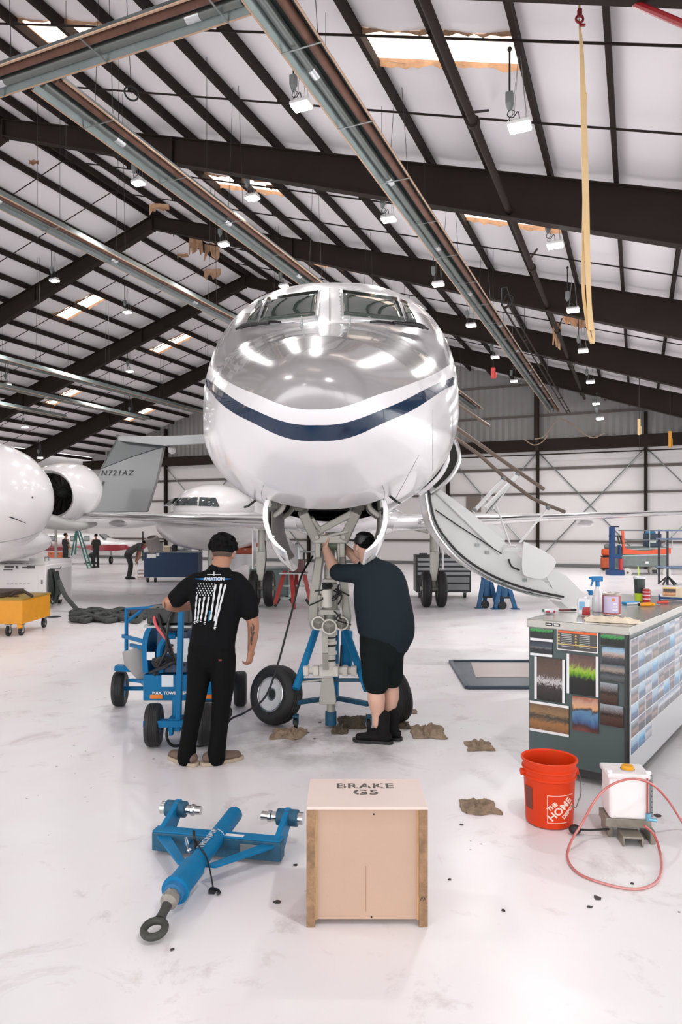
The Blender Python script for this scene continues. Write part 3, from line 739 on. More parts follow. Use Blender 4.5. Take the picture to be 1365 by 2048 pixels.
P('reservoir', jet, mat('gear_white', (214, 210, 202), .4), cyl((X(655), -.11, Z(1212)), (X(655), -.11, Z(1176)), .05, n=18), bev=.008); P('oleo_cap', jet, dark, lathe([(0, 0), (.04, 0), (.04, .03), (.05, .035), (.05, .05), (.035, .055), (.035, .09), (0, .09)], 16, (X(656), -.07, Z(1180))))
P('torque_link', jet, steel, beam((X(650), -.1, Z(1255)), (X(652), -.16, Z(1300)), .05, .02, up=(0, 1, 0)), beam((X(652), -.16, Z(1300)), (X(652), -.08, Z(1335)), .05, .02, up=(0, 1, 0)))
P('axle', jet, mat('gear_white', (214, 210, 202), .4), cyl((X(604), 0, Z(1341)), (X(712), 0, Z(1341)), .035, n=16), box(X(658), 0, Z(1341), .17, .13, .09), *[box(X(a), 0, Z(1341), .05, .1, .085) for a in (612, 632, 690, 708)], bev=.008)
P('jacking_bracket', jet, steel, prism([(-.05, .0), (.05, .0), (.075, -.2), (.07, -.23), (-.07, -.23), (-.075, -.2)], (X(656), -.08, Z(1352)), (1, 0, 0), (0, 0, 1), .03), beam((X(604), -.06, Z(1362)), (X(645), -.06, Z(1357)), .02, .015), bev=.004)
# ---- main gear, left and right
def wheel(parent, c, R, w_, axis=(1, 0, 0), rim=steel, hubr=.55, tyre=None, name='wheel', tyre_name='tyre'):
    ax = Vector(axis).normalized(); o = Vector(c)-ax*w_/2
    wh = P(name, parent, rim, lathe([(.0, w_*.3), (R*.18, w_*.3), (R*.2, w_*.2), (R*hubr*.8, w_*.2), (R*hubr, .12*w_), (R*hubr, .88*w_), (R*hubr*.8, w_*.8), (R*.2, w_*.8), (R*.18, w_*.7), (0, w_*.7)], 28, o, ax))
    pr = [(R*hubr*.98, .1*w_), (R*.66, .02*w_), (R*.82, 0), (R*.93, .08*w_), (R*.985, .2*w_)]
    for k in range(4): u = .26+.12*k; pr += [(R, u*w_), (R, (u+.06)*w_), (R*.985, (u+.075)*w_), (R*.985, (u+.1)*w_)]
    pr += [(R*.985, .8*w_), (R*.93, .92*w_), (R*.82, w_), (R*.66, .98*w_), (R*hubr*.98, .9*w_)]
    P(tyre_name, wh, tyre or dark, lathe(pr, 40, o, ax))
    return wh
for s in (-1, 1):
    gx = s*1.95
    P('main_strut', jet, steel, cyl((gx, 9.7, .45), (gx, 9.7, 1.75), .085, n=14), cyl((gx-.12*s, 9.7, 1.7), (gx-.55*s, 9.6, 1.8), .05, n=10), beam((gx, 9.55, .6), (gx, 9.55, 1.25), .2, .06, up=(0, 1, 0)), bev=.01)
    P('brake_hose', jet, dark, tube([(gx+.09, 9.55, 1.5), (gx+.12, 9.5, 1.1), (gx+.05, 9.5, .6)], .012, 6, sm=5))
    P('main_axle', jet, steel, cyl((gx-.3, 9.7, .41), (gx+.3, 9.7, .41), .05, n=12))
    for d in (-.17, .17): wheel(jet, (gx+d, 9.7, .41), .41, .21)
    P('main_gear_door', jet, jet_white, prism([(0, 0), (0, .9), (.5, .85), (.42, .1)], (gx+s*.2, 9.6, .85), (0, 1, 0), (0, 0, 1), .03), bev=.005)
# ---- wings
def wing(s):
    R = []
    for t, x, yl, ch, z, th_ in ((0, .9, 6.6, 5.4, 1.88, .42), (.08, 1.4, 7.0, 5.0, 1.90, .40), (.3, 4.2, 9.2, 3.4, 2.02, .26), (.6, 8, 11.6, 2.4, 2.17, .17), (.97, 12.3, 14.2, 1.4, 2.34, .09), (1, 12.6, 14.6, 1.0, 2.36, .03)):
        ring = []
        for k in range(20):
            a = 2*PI*k/20; xc = .5-.5*math.cos(a); h = th_*(math.sqrt(max(xc, 0))*(1-xc)*2.2)*(.5 if a < PI else -.5)
            ring.append((s*x, yl+ch*xc, z+h))
        R.append(ring)
    return loft(R)
for s in (-1, 1):
    wg = P('wing', jet, mat('wing_paint', (228, 226, 228), .16, coat=.5), wing(s), sharp=60)
    P('leading_edge', wg, mat('polished_leading_edge', (200, 200, 200), .12, 1), tube([(s*1.4, 6.99, 1.90), (s*4.2, 9.19, 2.02), (s*8, 11.59, 2.17), (s*12.3, 14.19, 2.34)], [.06, .045, .035, .02], 10))
    PE('flap_fairing', wg, jet_white, [sph((s*x, y, z-.14), (.1, .7, .1), 10, 8) for x, y, z in ((3.6, 12.2, 1.95), (6.4, 13, 2.05))])
P('wing_fairing', jet, jet_white, sph((0, 9.6, 1.95), (1.35, 4.2, .42), 24, 14))
# aft nacelles and tail
for s in (-1, 1):
    P('engine_nacelle', jet, jet_white, lathe([(.45, 0), (.55, .05), (.62, .5), (.62, 1.8), (.5, 2.9), (.38, 3.0), (.36, 2.6), (.4, .5), (.45, 0)], 24, (s*1.75, 14.6, 3.6), (0, 1, 0)))
    P('engine_fan', jet, bay_dark, lathe([(0, .25), (.12, .35), (.15, .5), (.42, .52), (.42, .6), (0, .6)], 24, (s*1.75, 14.6, 3.6), (0, 1, 0)))
P('tail_fin', jet, jet_white, loft([[(x, yl+ch*u, z) for x, u in ((0, 0), (.1, .3), (.02, 1), (-.02, 1), (-.1, .3))] for yl, ch, z in ((16.5, 5, 4.2), (19.4, 3, 6.6))]), loft([[(x, 19.6+abs(x)*.45+1.9*u*(1-abs(x)*.12), 6.65+h) for u, h in ((0, 0), (.3, .09), (1, 0), (.3, -.06))] for x in (-4, 0, 4)]))
# ---- airstair on the jet's left side
def SJ(px, py, Y): return w2j(at(px, py, Y))
YN, YF = 8.95, 9.75
stm = mat('airstair_panel', (214, 214, 214), .32, coat=.3)
arc = smoothpath([SJ(*p, YN) for p in ((852, 986), (866, 1050), (905, 1104), (950, 1140), (1000, 1166), (1060, 1186), (1122, 1199))], 5)
topl = [SJ(*p, YN) for p in ((1122, 1190), (1085, 1160), (1045, 1118), (1000, 1074), (940, 1022), (880, 978), (864, 974))]
dY = w2j(Vector((1.5, YF, 0)))-w2j(Vector((1.5, YN, 0)))
stair = P('airstair', jet, stm, loft([[p, p+dY, p+dY+Vector((.02, 0, .05)), p+Vector((.02, 0, .05))] for p in arc]), sharp=40)
poly = list(arc)+topl
def slab(poly, off, th):
    return loft([[p+dY.normalized()*o for p in poly] for o in (off, off+th)])
P('side_panel', stair, stm, slab(poly, .0, .03)); P('side_panel', stair, stm, slab(poly, .75, .03))
P('door_seal', stair, black, tube([p+Vector((.035, -.02, .035)) for p in arc], .014, 6))
P('door_edge', stair, chrome, tube([p+Vector((0, -.01, -.01)) for p in arc], .02, 6))
rp_ = []
for (cx_, cy_), a0_ in (((1070, 1105), 180), ((1098, 1118), 270), ((1094, 1140), 0), ((1060, 1140), 90)):
    pass
def rpoly(pts, Y, k=5): return smoothpath([SJ(*p, Y) for p in pts]+[SJ(*pts[0], Y)], k)[:-1]
P('rounded_cover', stair, mat('cover_panel', (222, 222, 222), .3), loft([rpoly([(1048, 1083), (1085, 1100), (1110, 1118), (1109, 1135), (1088, 1157), (1060, 1155), (1046, 1145), (1045, 1110)], YN-.05-d) for d in (0, .04)]), bev=.004)
P('rounded_cover', stair, mat('cover_panel', (222, 222, 222), .3), loft([rpoly([(960, 1045), (995, 1052), (1010, 1070), (1005, 1092), (975, 1085), (950, 1062)], YF-d) for d in (0, .03)]))
# fold-down last flight reaching the floor
e0 = arc[-1]
foot = w2j(Vector((3.98, YN, 0)))
lo = [(1092, 1150), (1112, 1140), (1135, 1152), (1172, 1190), (1215, 1240), (1262, 1304)]
lb = [(1275, 1330), (1250, 1330), (1190, 1262), (1150, 1225), (1120, 1200)]
pl = [SJ(*p, YN) for p in lo+lb]
PE('lower_flight', stair, stm, [slab(pl, .02, .03), slab(pl, .72, .03)], sharp=30)
allp = [((890, 1000), (930, 1040)), ((935, 1035), (975, 1075)), ((980, 1075), (1020, 1110)), ((1025, 1115), (1065, 1150)), ((1080, 1145), (1110, 1165)), ((1140, 1180), (1165, 1200)), ((1185, 1225), (1210, 1245)), ((1230, 1275), (1255, 1295))]
for a_, b_ in allp:
    c = SJ((a_[0]+b_[0])/2, (a_[1]+b_[1])/2+14, YN+.4); P('tread', stair, mat('tread_grey', (150, 150, 150), .6), box(c.x, c.y, c.z, .26, .7, .03, JA*0), bev=.004)
rail_m = mat('handrail_brown', (122, 108, 98), .3, .4)
P('handrail', stair, rail_m, tube([SJ(*p, YF-.05) for p in ((900, 846), (960, 889), (1030, 938), (1089, 979))], .027, 10))
P('handrail', stair, rail_m, tube([SJ(*p, YN+.05) for p in ((905, 872), (960, 910), (1010, 955), (1064, 996), (1100, 1012), (1131, 1024))], .024, 10))
P('handrail', stair, rail_m, tube([SJ(*p, YF) for p in ((908, 803), (940, 826), (979, 852))], .022, 8))
for a_, b_, r_, Y in (((1008, 958), (947, 1024), .026, YN+.05), ((1036, 950), (972, 1016), .03, YF-.05), ((992, 1008), (1022, 1092), .011, YN+.05), ((1097, 1016), (1040, 1086), .014, YN+.05), ((1026, 962), (985, 1020), .012, YF-.05), ((868, 980), (1000, 1108), .016, YN-.02)):
    P('rail_post', stair, stm, cyl(SJ(*a_, Y), SJ(*b_, Y), r_, n=10))
PE('rail_joint', stair, grey, [sph(tuple(SJ(*p, Y)), .035, 10, 8) for p, Y in (((1008, 957), YN+.05), ((1036, 949), YF-.05), ((1097, 1015), YN+.05), ((950, 1020), YN+.05))])
P('stair_cable', stair, black, tube([SJ(*p, YN-.03) for p in ((872, 1020), (915, 1050), (970, 1085), (1004, 1108))], .008, 6))
P('rail_bracket', stair, stm, box(*SJ(1025, 1100, YN-.01), .24, .03, .05), tube([SJ(*p, YN-.02) for p in ((1005, 1106), (1012, 1090), (1030, 1092), (1040, 1104))], .008, 6), bev=.004)
P('hook_latch', stair, black, tube([SJ(*p, YN-.06) for p in ((1018, 1118), (1024, 1133), (1040, 1140))], .012, 8, sm=4))
PE('bolt', stair, galv, [box(*SJ(px, py, YN-.01), .05, .03, .04) for px, py in ((1050, 1160), (1010, 1166), (888, 1075), (955, 1090), (975, 1105), (1062, 1181))])
# door opening frame on the fuselage side
fm_ = [SJ(*p, 8.9) for p in ((905, 868), (916, 895), (919, 920), (905, 950), (880, 975), (862, 988))]
P('door_frame', jet, chrome, tube(smoothpath(fm_, 5), .028, 10))
P('door_frame', jet, jet_white, tube(smoothpath([p+Vector((-.15, .0, .0)) for p in fm_], 5), .03, 10))
P('cabin_opening', jet, bay_dark, loft([[p+Vector((-.02, .05, 0)), p+Vector((-.3, .05, 0)), p+Vector((-.3, .5, 0)), p+Vector((-.06, .5, 0))] for p in smoothpath(fm_[:5], 4)]))
# cabin windows further back
PE('cabin_window', jet, gl, [xf(sph((0, 0, 0), (.02, .22, .3), 16, 10), Matrix.Translation(surf(y, .12 if s > 0 else PI-.12))) for s in (-1, 1) for y in (4.2, 5.2, 6.2, 7.2, 8.2, 9.2)])
# ================================================================ things on the floor near the camera
tb = mat('towbar_blue', (0, 118, 170), .5, var=.15, vscale=14, spec=.3)
tbd = mat('towbar_blue_worn', (30, 92, 122), .55, var=.4, vscale=18)
worn = mat('worn_edge', (190, 200, 200), .5)
rubber = mat('ring_rubber', (62, 62, 58), .55, var=.2, vscale=20)
# ---- tow bar head
t = T('tow_bar', 'blue tow bar head lying on the floor with ring eye at its near end', 'tow bar', (-.66, 3.74, 0), -.186)
P('crossbeam', t, tbd, box(0, 0, .07, .72, .075, .1), bev=.006)
P('crossbeam_cap', t, tb, box(0, 0, .1235, .715, .07, .008), bev=.002)
P('data_plate', t, galv, box(.19, -.0395, .078, .1, .003, .045)); P('warning_strip', t, white, box(.1, -.01, .129, .1, .025, .002))
P('main_tube', t, tb, cyl((0, .27, .12), (0, -.36, .10), .046, n=28), bev=.004)
P('tube_end_cap', t, tb, lathe([(0, .012), (.038, .01), (.046, 0)], 24, (0, .27, .12), (0, 1, .03)))
P('sleeve', t, tb, lathe([(.046, 0), (.058, .01), (.058, .2), (.066, .205), (.066, .225), (.05, .226)], 28, (0, -.32, .102), (0, -1, -.03)))
P('socket', t, mat('socket_blue', (40, 110, 160), .4), lathe([(.052, 0), (.046, .03), (.02, .035), (0, .03)], 24, (0, -.54, .095), (0, -1, -.05)))
PE('socket_bolt', t, chrome, [cyl((.03*math.cos(q), -.572, .092+.03*math.sin(q)), (.03*math.cos(q), -.585, .092+.03*math.sin(q)), .008, n=6) for q in (.4, 1.9, 3.4, 5.2)])
P('neck', t, mat('cast_collar', (150, 146, 138), .5, .3, var=.2), lathe([(0, -.01), (.033, 0), (.04, .02), (.04, .05), (.028, .06), (.02, .07)], 20, (0, -.565, .09), (0, -1, -.2)))
P('neck_shank', t, rubber, tube([(0, -.62, .078), (0, -.67, .062), (0, -.70, .05)], [.024, .02, .024], 14))
P('ring_eye', t, rubber, torus((0, -.755, .04), .045, .0165, (0, -.25, 1), 36, 14))
for s, L in ((-1, 0), (1, 0)):
    P('brace', t, tb, loft([[(s*.33, -.035, .105), (s*.25, -.035, .105), (s*.25, -.035, .09), (s*.33, -.035, .09)], [(s*.10, -.29, .1), (s*.045, -.29, .1), (s*.045, -.29, .085), (s*.10, -.29, .085)]]), bev=.003)
    arm = P('arm', t, tb, prism([(-.02, .02), (.12, .02), (.24, .1), (.26, .14), (.255, .19), (.22, .2), (.17, .18), (-.02, .12)], (s*.325, .0, .0), (0, 1, 0), (0, 0, 1), .03), bev=.005)
    P('boss', arm, tbd, cyl((s*.33-.06, .215, .15), (s*.33+.06, .215, .15), .045, n=22), bev=.004)
    P('pin', arm, chrome, lathe([(0, 0), (.026, .0), (.026, .04), (.032, .045), (.032, .06), (.024, .065), (.024, .1), (0, .1)], 18, (s*.33-s*.05, .215, .15), (-s, 0, 0)))
    P('pin_cap', arm, chrome, cyl((s*.33+s*.06, .215, .15), (s*.33+s*.09, .215, .15), .034, n=18))
P('gusset', t, tbd, prism([(0, 0), (.1, 0), (0, .06)], (.07, -.04, .06), (1, 0, 0), (0, 1, 0), .01))
P('release_lever', t, black, tube([(-.04, -.19, .14), (-.05, -.2, .19), (-.06, -.18, .21)], .008, 8, sm=4), cyl((-.04, -.19, .13), (-.04, -.19, .16), .014, n=10))
P('locking_pin', t, chrome, cyl((-.06, -.23, .12), (-.08, -.235, .2), .007, n=8), sph((-.062, -.23, .135), .014, 10, 8))
P('lanyard', t, black, tube([(-.04, -.19, .16), (.0, -.24, .155), (.05, -.28, .13), (.09, -.32, .05), (.11, -.35, .02)], .004, 6, sm=5))
P('lanyard_hook', t, black, tube([(.1, -.36, .012), (.13, -.35, .014), (.15, -.37, .012), (.14, -.38, .012)], .007, 6, sm=4), box(.11, -.36, .014, .03, .03, .018))
P('side_pin', t, tb, cyl((-.14, -.05, .09), (-.13, -.11, .11), .011, n=10))
tx = text('TRONAIR', .052, .001, shear=.2, bold=.0012)
def wrap_tube(v, R, y0, z0, ang0=0):
    return [(R*math.sin(ang0+p[1]/R)+0, y0-p[0]*-1, z0+R*math.cos(ang0+p[1]/R)) for p in v]
v = [(.0472*math.sin(-p[1]/.0472-.12), -.13+p[0]*1.0, .112+.0472*math.cos(-p[1]/.0472-.12)) for p in tx[0]]
P('lettering', t, white, (v, tx[1]), smooth=False)
P('white_ring_mark', t, white, lathe([(.0465, 0), (.0468, .001), (.0468, .004), (.0465, .005)], 28, (0, -.02, .111), (0, 1, .03)))

# ---- crate
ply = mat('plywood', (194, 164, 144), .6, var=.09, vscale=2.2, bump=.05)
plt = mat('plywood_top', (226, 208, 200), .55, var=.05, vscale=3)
osb = mat('rough_post_wood', (168, 132, 100), .7, var=.45, vscale=26, bump=.5, bscale=50)
t = T('wooden_crate', 'plywood crate with stencilled lettering on its lid standing in the foreground', 'crate', (.115, 3.25, 0))
P('front_panel', t, ply, box(0, -.145, .27, .47, .012, .49), bev=.001)
P('back_panel', t, ply, box(0, .155, .27, .47, .012, .5)); P('side_panel', t, ply, box(-.262, .01, .275, .012, .29, .48)); P('side_panel', t, ply, box(.262, .01, .275, .012, .29, .48))
P('bottom_board', t, ply, box(0, 0, .035, .5, .3, .012))
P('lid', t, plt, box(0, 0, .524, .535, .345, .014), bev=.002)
for x in (-.248, .248): P('corner_post', t, osb, box(x, -.158, .258, .038, .03, .516), bev=.002)
for x in (-.226, .226): P('inner_strip', t, mat('pine_strip', (216, 176, 128), .6, var=.2, vscale=12), box(x, -.148, .27, .01, .02, .49))
for x in (-.248, .248): P('back_post', t, osb, box(x, .16, .258, .038, .02, .516), bev=.002)
PE('nail', t, black, [cyl((.03, -.149, .49), (.03, -.154, .49), .004, n=8), cyl((.02, -.149, .035), (.02, -.154, .035), .004, n=8)])
P('crack_line', t, mat('wood_stain', (168, 134, 110), .7), box(-.005, -.1515, .16, .003, .001, .2))
P('pen_mark', t, black, *[box(.236+.007*k, -.1735, .125+.004*(k % 2), .002, .001, .02, 0, 0, .4) for k in range(4)])
ink = mat('stencil_ink', (92, 84, 80), .8)
def stencil(s, size, y, wid):
    tx = text(s, size, .0008, bold=.002, space=1.12); xs = [p[0] for p in tx[0]]; k = wid/(max(xs)-min(xs)); m = (max(xs)+min(xs))/2
    return [((p[0]-m)*k, y+p[1], .5315+p[2]) for p in tx[0]], tx[1]
P('stencil_word', t, ink, stencil('BRAKE', .085, .075, .27), smooth=False)
P('stencil_word', t, ink, stencil('G5', .085, -.005, .115), smooth=False)
P('stencil_gap', t, plt, *[box(x, .075, .5325, .006, .1, .0012) for x in (-.105, -.045, .01, .07)], box(-.03, -.005, .5325, .006, .09, .0012))

# ---- orange bucket
og = mat('bucket_orange', (216, 58, 6), .45, spec=.35)
t = T('orange_bucket', 'open orange plastic bucket with white square logo beside the grey toolbox', 'bucket', (1.25, 4.2, 0))
P('bucket_wall', t, og, lathe([(0, .004), (.13, .004), (.137, .012), (.149, .27), (.152, .275), (.158, .28), (.158, .29), (.151, .295), (.152, .32), (.16, .325), (.16, .335), (.153, .34), (.155, .372), (.165, .375), (.165, .385), (.158, .387), (.15, .38), (.146, .3), (.134, .02), (0, .014)], 56))
P('handle', t, galv, tube([(.158, 0, .30), (.185, .02, .28), (.2, .03, .22), (.19, .0, .16), (.168, -.03, .14), (.12, -.12, .13), (.09, -.15, .15)], .0035, 6, sm=6))
P('handle_ear', t, og, cyl((.15, 0, .3), (.172, 0, .3), .02, n=14)); P('handle_ear', t, og, cyl((-.15, 0, .3), (-.172, 0, .3), .02, n=14))
wink = mat('logo_white', (240, 214, 200), .5)
def wrapb(tx, ang, z0, rot, dr=.0012):
    o = []
    c, s = math.cos(rot), math.sin(rot)
    for p in tx[0]:
        x, z = p[0]*c-p[1]*s, p[0]*s+p[1]*c; zz = z0+z; R = .1375+(zz-.012)*(.012/.258)+dr+p[2]; a = ang+x/R
        o.append((R*math.sin(a), -R*math.cos(a), zz))
    return o, tx[1]
LA = .2
for s_, sz_, du, dv in (('THE', .034, -.028, .046), ('HOME', .062, .0, .0), ('DEPOT', .034, .03, -.048)):
    tx = text(s_, sz_, .001, bold=.0015, shear=-.1); c, s = math.cos(.72), math.sin(.72)
    tx = ([(p[0]*1.0+du, p[1]+dv, p[2]) for p in tx[0]], tx[1])
    P('logo_word', t, wink, wrapb(tx, LA, .125, .72), smooth=False)
fr = []
for (x0, z0, x1, z1) in ((-.08, .045, -.08, .205), (-.08, .205, .085, .205), (-.08, .045, .04, .045)):
    pts = [(x0+(x1-x0)*k/10, z0+(z1-z0)*k/10) for k in range(11)]
    fr.append(tube([( (.1375+(z-.012)*.0465+.001)*math.sin(LA+x/.143), -(.1375+(z-.012)*.0465+.001)*math.cos(LA+x/.143), z) for x, z in pts], .0016, 5))
P('logo_frame', t, wink, *fr)
P('side_label', t, mat('printed_label', (120, 60, 50), .6), loft([[(R*math.sin(a), -R*math.cos(a), z) for z, R in ((.10, .1425), (.23, .1485), (.23, .1495), (.10, .1435))] for a in (-1.45, -1.3, -1.15, -1.0)]))
P('liquid_stain', t, mat('bucket_inside_dirt', (150, 44, 16), .6), lathe([(0, .018), (.132, .018)], 32))

# ---- fluid tank with clear red hose
tk = mat('tank_white', (238, 234, 234), .35)
t = T('fluid_dispenser', 'small white fluid tank with yellow cap standing in front of the toolbox', 'fluid tank', (1.63, 4.02, 0), -.12)
P('tank', t, tk, box(0, 0, .245, .215, .18, .25), bev=.018, segs=3); P('tank_lid', t, tk, box(0, 0, .362, .235, .2, .03), bev=.01)
PE('lid_clip', t, tk, [box(sx_i*.105, -.08, .385, .03, .03, .02) for sx_i in (-1, 1)], bev=.006)
P('cap', t, mat('cap_yellow', (228, 160, 20), .4), lathe([(0, 0), (.034, 0), (.036, .02), (.03, .026), (0, .028)], 20, (.01, -.02, .377)))
P('cap_collar', t, chrome, lathe([(.04, 0), (.04, .008), (.03, .009)], 20, (.01, -.02, .376)))
P('sight_tube', t, mat('red_fluid', (170, 70, 66), .3), cyl((.095, -.1, .15), (.095, -.1, .36), .005, n=8)); P('gauge_plate', t, galv, box(.118, -.09, .26, .012, .02, .23))
PE('gauge_hole', t, black, [cyl((.118, -.101, .17+.03*k), (.118, -.1025, .17+.03*k), .003, n=6) for k in range(6)])
bs = mat('base_bracket_metal', (160, 154, 142), .4, .6, var=.3, vscale=15)
P('base_channel', t, bs, box(0, 0, .095, .25, .16, .05), box(-.0, -.11, .05, .1, .12, .012), box(-.05, -.11, .03, .012, .12, .055), box(.05, -.11, .03, .012, .12, .055), bev=.004)
PE('base_foot', t, bs, [box(.12, -.02, .035, .03, .2, .07), box(-.09, .03, .035, .03, .16, .07)], bev=.004)
P('pump_handle', t, black, tube([(-.1, -.06, .05), (-.2, -.05, .035), (-.27, -.04, .03)], .006, 6), sph((-.285, -.04, .03), (.035, .03, .028), 14, 10))
P('hose_fitting', t, mat('fitting_blue', (120, 180, 205), .3, .5), cyl((.1, -.1, .125), (.1, -.1, .165), .014, n=12), cyl((.1, -.11, .135), (.14, -.12, .135), .01, n=10))
hz = mat('hose_red_clear', (214, 150, 146), .15, coat=.5, c2=(176, 60, 54), vscale=2.2)
hose = [(1290, 1652, .12), (1308, 1668, .07), (1320, 1700, .02), (1324, 1735, .008), (1312, 1765, .008), (1275, 1778, .008), (1220, 1770, .008), (1160, 1748, .008), (1136, 1718, .012)]
tag(P('clear_hose', None, hz, tube([fl(a, b, z) for a, b, z in hose]+[at(a, b, Y) for a, b, Y in ((1142, 1685, 3.78), (1166, 1645, 3.8), (1190, 1602, 3.82), (1220, 1572, 3.82), (1262, 1558, 3.84), (1302, 1567, 3.88), (1335, 1598, 3.95), (1366, 1645, 4.05))]+[fl(1400, 1690, .01), fl(1460, 1720, .01)], .007, 8, sm=7)), 'clear pinkish red hose looping from the white tank over the floor', 'hose')

# ---- grey toolbox covered with photo prints
cx0, cy0 = 1.9, 4.62
TA = math.atan2(-.6, .8)       # local +x points left-to-right along the short face... origin at near right corner
t = T('tool_chest', 'long grey tool chest covered in photo prints with a steel worktop at the right', 'tool chest', (cx0, cy0, 0), math.atan2(-.6, .8))
# local: x from -.684 (left) to 0 on the short face, y into the depth up to 2.4
W0, L0 = .69, 2.4
chest = mat('chest_grey_green', (72, 88, 88), .4, var=.15, vscale=3)
side = mat('chest_side_grey', (168, 170, 172), .35)
topm = mat('steel_worktop', (172, 170, 164), .25, .7, var=.1, vscale=8)
P('body', t, chest, box(-W0/2, L0/2, .575, W0-.006, L0-.006, .95), bev=.004)
P('side_skin', t, side, box(.002, L0/2, .56, .008, L0, .92))
P('worktop', t, topm, box(-W0/2, L0/2, 1.079, W0+.02, L0+.02, .06), bev=.006)
P('corner_trim', t, mat('black_trim', (42, 46, 48), .4), box(-.008, -.004, .575, .03, .014, .95), box(-.001, -.001, .575, .014, .02, .95))
P('base_skirt', t, mat('skirt_dark', (48, 50, 50), .5), box(-W0/2, L0/2, .075, W0-.04, L0-.06, .06))
for x in (-.62, -.07):
    for y in (.1, 1.2, 2.3):
        c_ = P('caster', t, galv, box(x, y, .095, .07, .08, .012), box(x-.025, y, .065, .006, .05, .06), box(x+.025, y, .065, .006, .05, .06)); P('caster_wheel', c_, dark, cyl((x-.018, y, .045), (x+.018, y, .045), .045, n=20), bev=.006)
PE('name_tag', t, black, [box(-W0+.155, -.0125, 1.082, .048, .003, .02), box(-W0+.21, -.0125, 1.082, .048, .003, .02)])
PE('name_tag_text', t, white, [box(-W0+.155, -.0145, 1.082, .034, .001, .006), box(-W0+.21, -.0145, 1.082, .034, .001, .006)])
def picmat(name, stops, kind='v', ns=6, dist=3, rough=.25):
    """a procedural print: colour bands by height disturbed by noise"""
    m = bpy.data.materials.new(name); m.use_nodes = True; n_ = m.node_tree; b = n_.nodes['Principled BSDF']; b.inputs['Roughness'].default_value = rough
    tc = n_.nodes.new('ShaderNodeTexCoord'); sp = n_.nodes.new('ShaderNodeSeparateXYZ'); n_.links.new(tc.outputs['Generated'], sp.inputs[0])
    no = n_.nodes.new('ShaderNodeTexNoise'); no.inputs['Scale'].default_value = ns; no.inputs['Detail'].default_value = 8; no.inputs['Distortion'].default_value = dist; no.inputs['Roughness'].default_value = .6
    n_.links.new(tc.outputs['Generated'], no.inputs['Vector'])
    mu = n_.nodes.new('ShaderNodeMath'); mu.operation = 'MULTIPLY_ADD'; n_.links.new(no.outputs['Fac'], mu.inputs[0]); mu.inputs[1].default_value = .5; n_.links.new(sp.outputs[2], mu.inputs[2])
    sb = n_.nodes.new('ShaderNodeMath'); sb.operation = 'SUBTRACT'; n_.links.new(mu.outputs[0], sb.inputs[0]); sb.inputs[1].default_value = .25
    r = n_.nodes.new('ShaderNodeValToRGB'); e = r.color_ramp.elements
    while len(e) < len(stops): e.new(.5)
    for q_, (p, c) in zip(e, stops): q_.position = p; q_.color = lin(c)+(1,)
    n_.links.new(sb.outputs[0], r.inputs[0]); n_.links.new(r.outputs[0], b.inputs['Base Color']); return m
aur = picmat('print_aurora', [(0, (12, 16, 18)), (.38, (20, 28, 24)), (.5, (40, 160, 70)), (.62, (90, 90, 90)), (.8, (120, 80, 100)), (1, (70, 50, 70))], ns=3)
aur2 = picmat('print_green_aurora', [(0, (22, 22, 24)), (.4, (30, 32, 30)), (.52, (100, 150, 20)), (.62, (150, 180, 60)), (.75, (110, 84, 76)), (1, (80, 62, 60))], ns=2)
fall = picmat('print_waterfall', [(0, (34, 30, 30)), (.35, (60, 52, 50)), (.46, (200, 196, 198)), (.56, (90, 76, 70)), (.75, (90, 70, 58)), (1, (70, 54, 46))], ns=7, dist=4)
night = picmat('print_night_lake', [(0, (20, 22, 26)), (.42, (30, 34, 38)), (.5, (120, 116, 116)), (.56, (60, 70, 82)), (1, (30, 36, 50))], ns=5)
mount = picmat('print_mountain', [(0, (44, 44, 46)), (.35, (70, 74, 80)), (.5, (150, 130, 118)), (.62, (170, 160, 156)), (.78, (150, 180, 200)), (1, (110, 140, 170))], ns=4)
valley = picmat('print_valley', [(0, (60, 60, 58)), (.3, (90, 96, 100)), (.5, (50, 54, 58)), (.7, (150, 140, 130)), (1, (90, 100, 110))], ns=5)
tree = picmat('print_lone_tree', [(0, (120, 82, 50)), (.3, (150, 104, 62)), (.46, (90, 74, 60)), (.55, (60, 56, 48)), (.7, (140, 112, 80)), (1, (110, 86, 66))], ns=4)
dusk = picmat('print_dusk_bay', [(0, (110, 60, 50)), (.15, (60, 40, 44)), (.28, (60, 90, 130)), (.52, (90, 130, 165)), (.6, (60, 50, 44)), (.68, (210, 160, 120)), (.82, (190, 150, 130)), (1, (140, 80, 60))], ns=2, dist=1)
rockm = picmat('print_rocks', [(0, (60, 44, 40)), (.4, (78, 62, 56)), (.55, (40, 36, 36)), (.7, (110, 104, 104)), (1, (150, 160, 168))], ns=5)
papr = mat('photo_border_white', (224, 224, 226), .4)
def fpx(px, py):      # pixel to chest front-face coordinates (x, z)
    d = Vector(((px-CX)/F, 1, (HY-py)/F)); nrm = Vector((-.6, -.8, 0)); o = Vector((cx0, cy0, 0)); k = (o-Vector((0, 0, 0))).dot(nrm)/d.dot(nrm)
    p = Vector((0, 0, CH))+d*k; r = p-o; return r.x*.8-r.y*.6, p.z
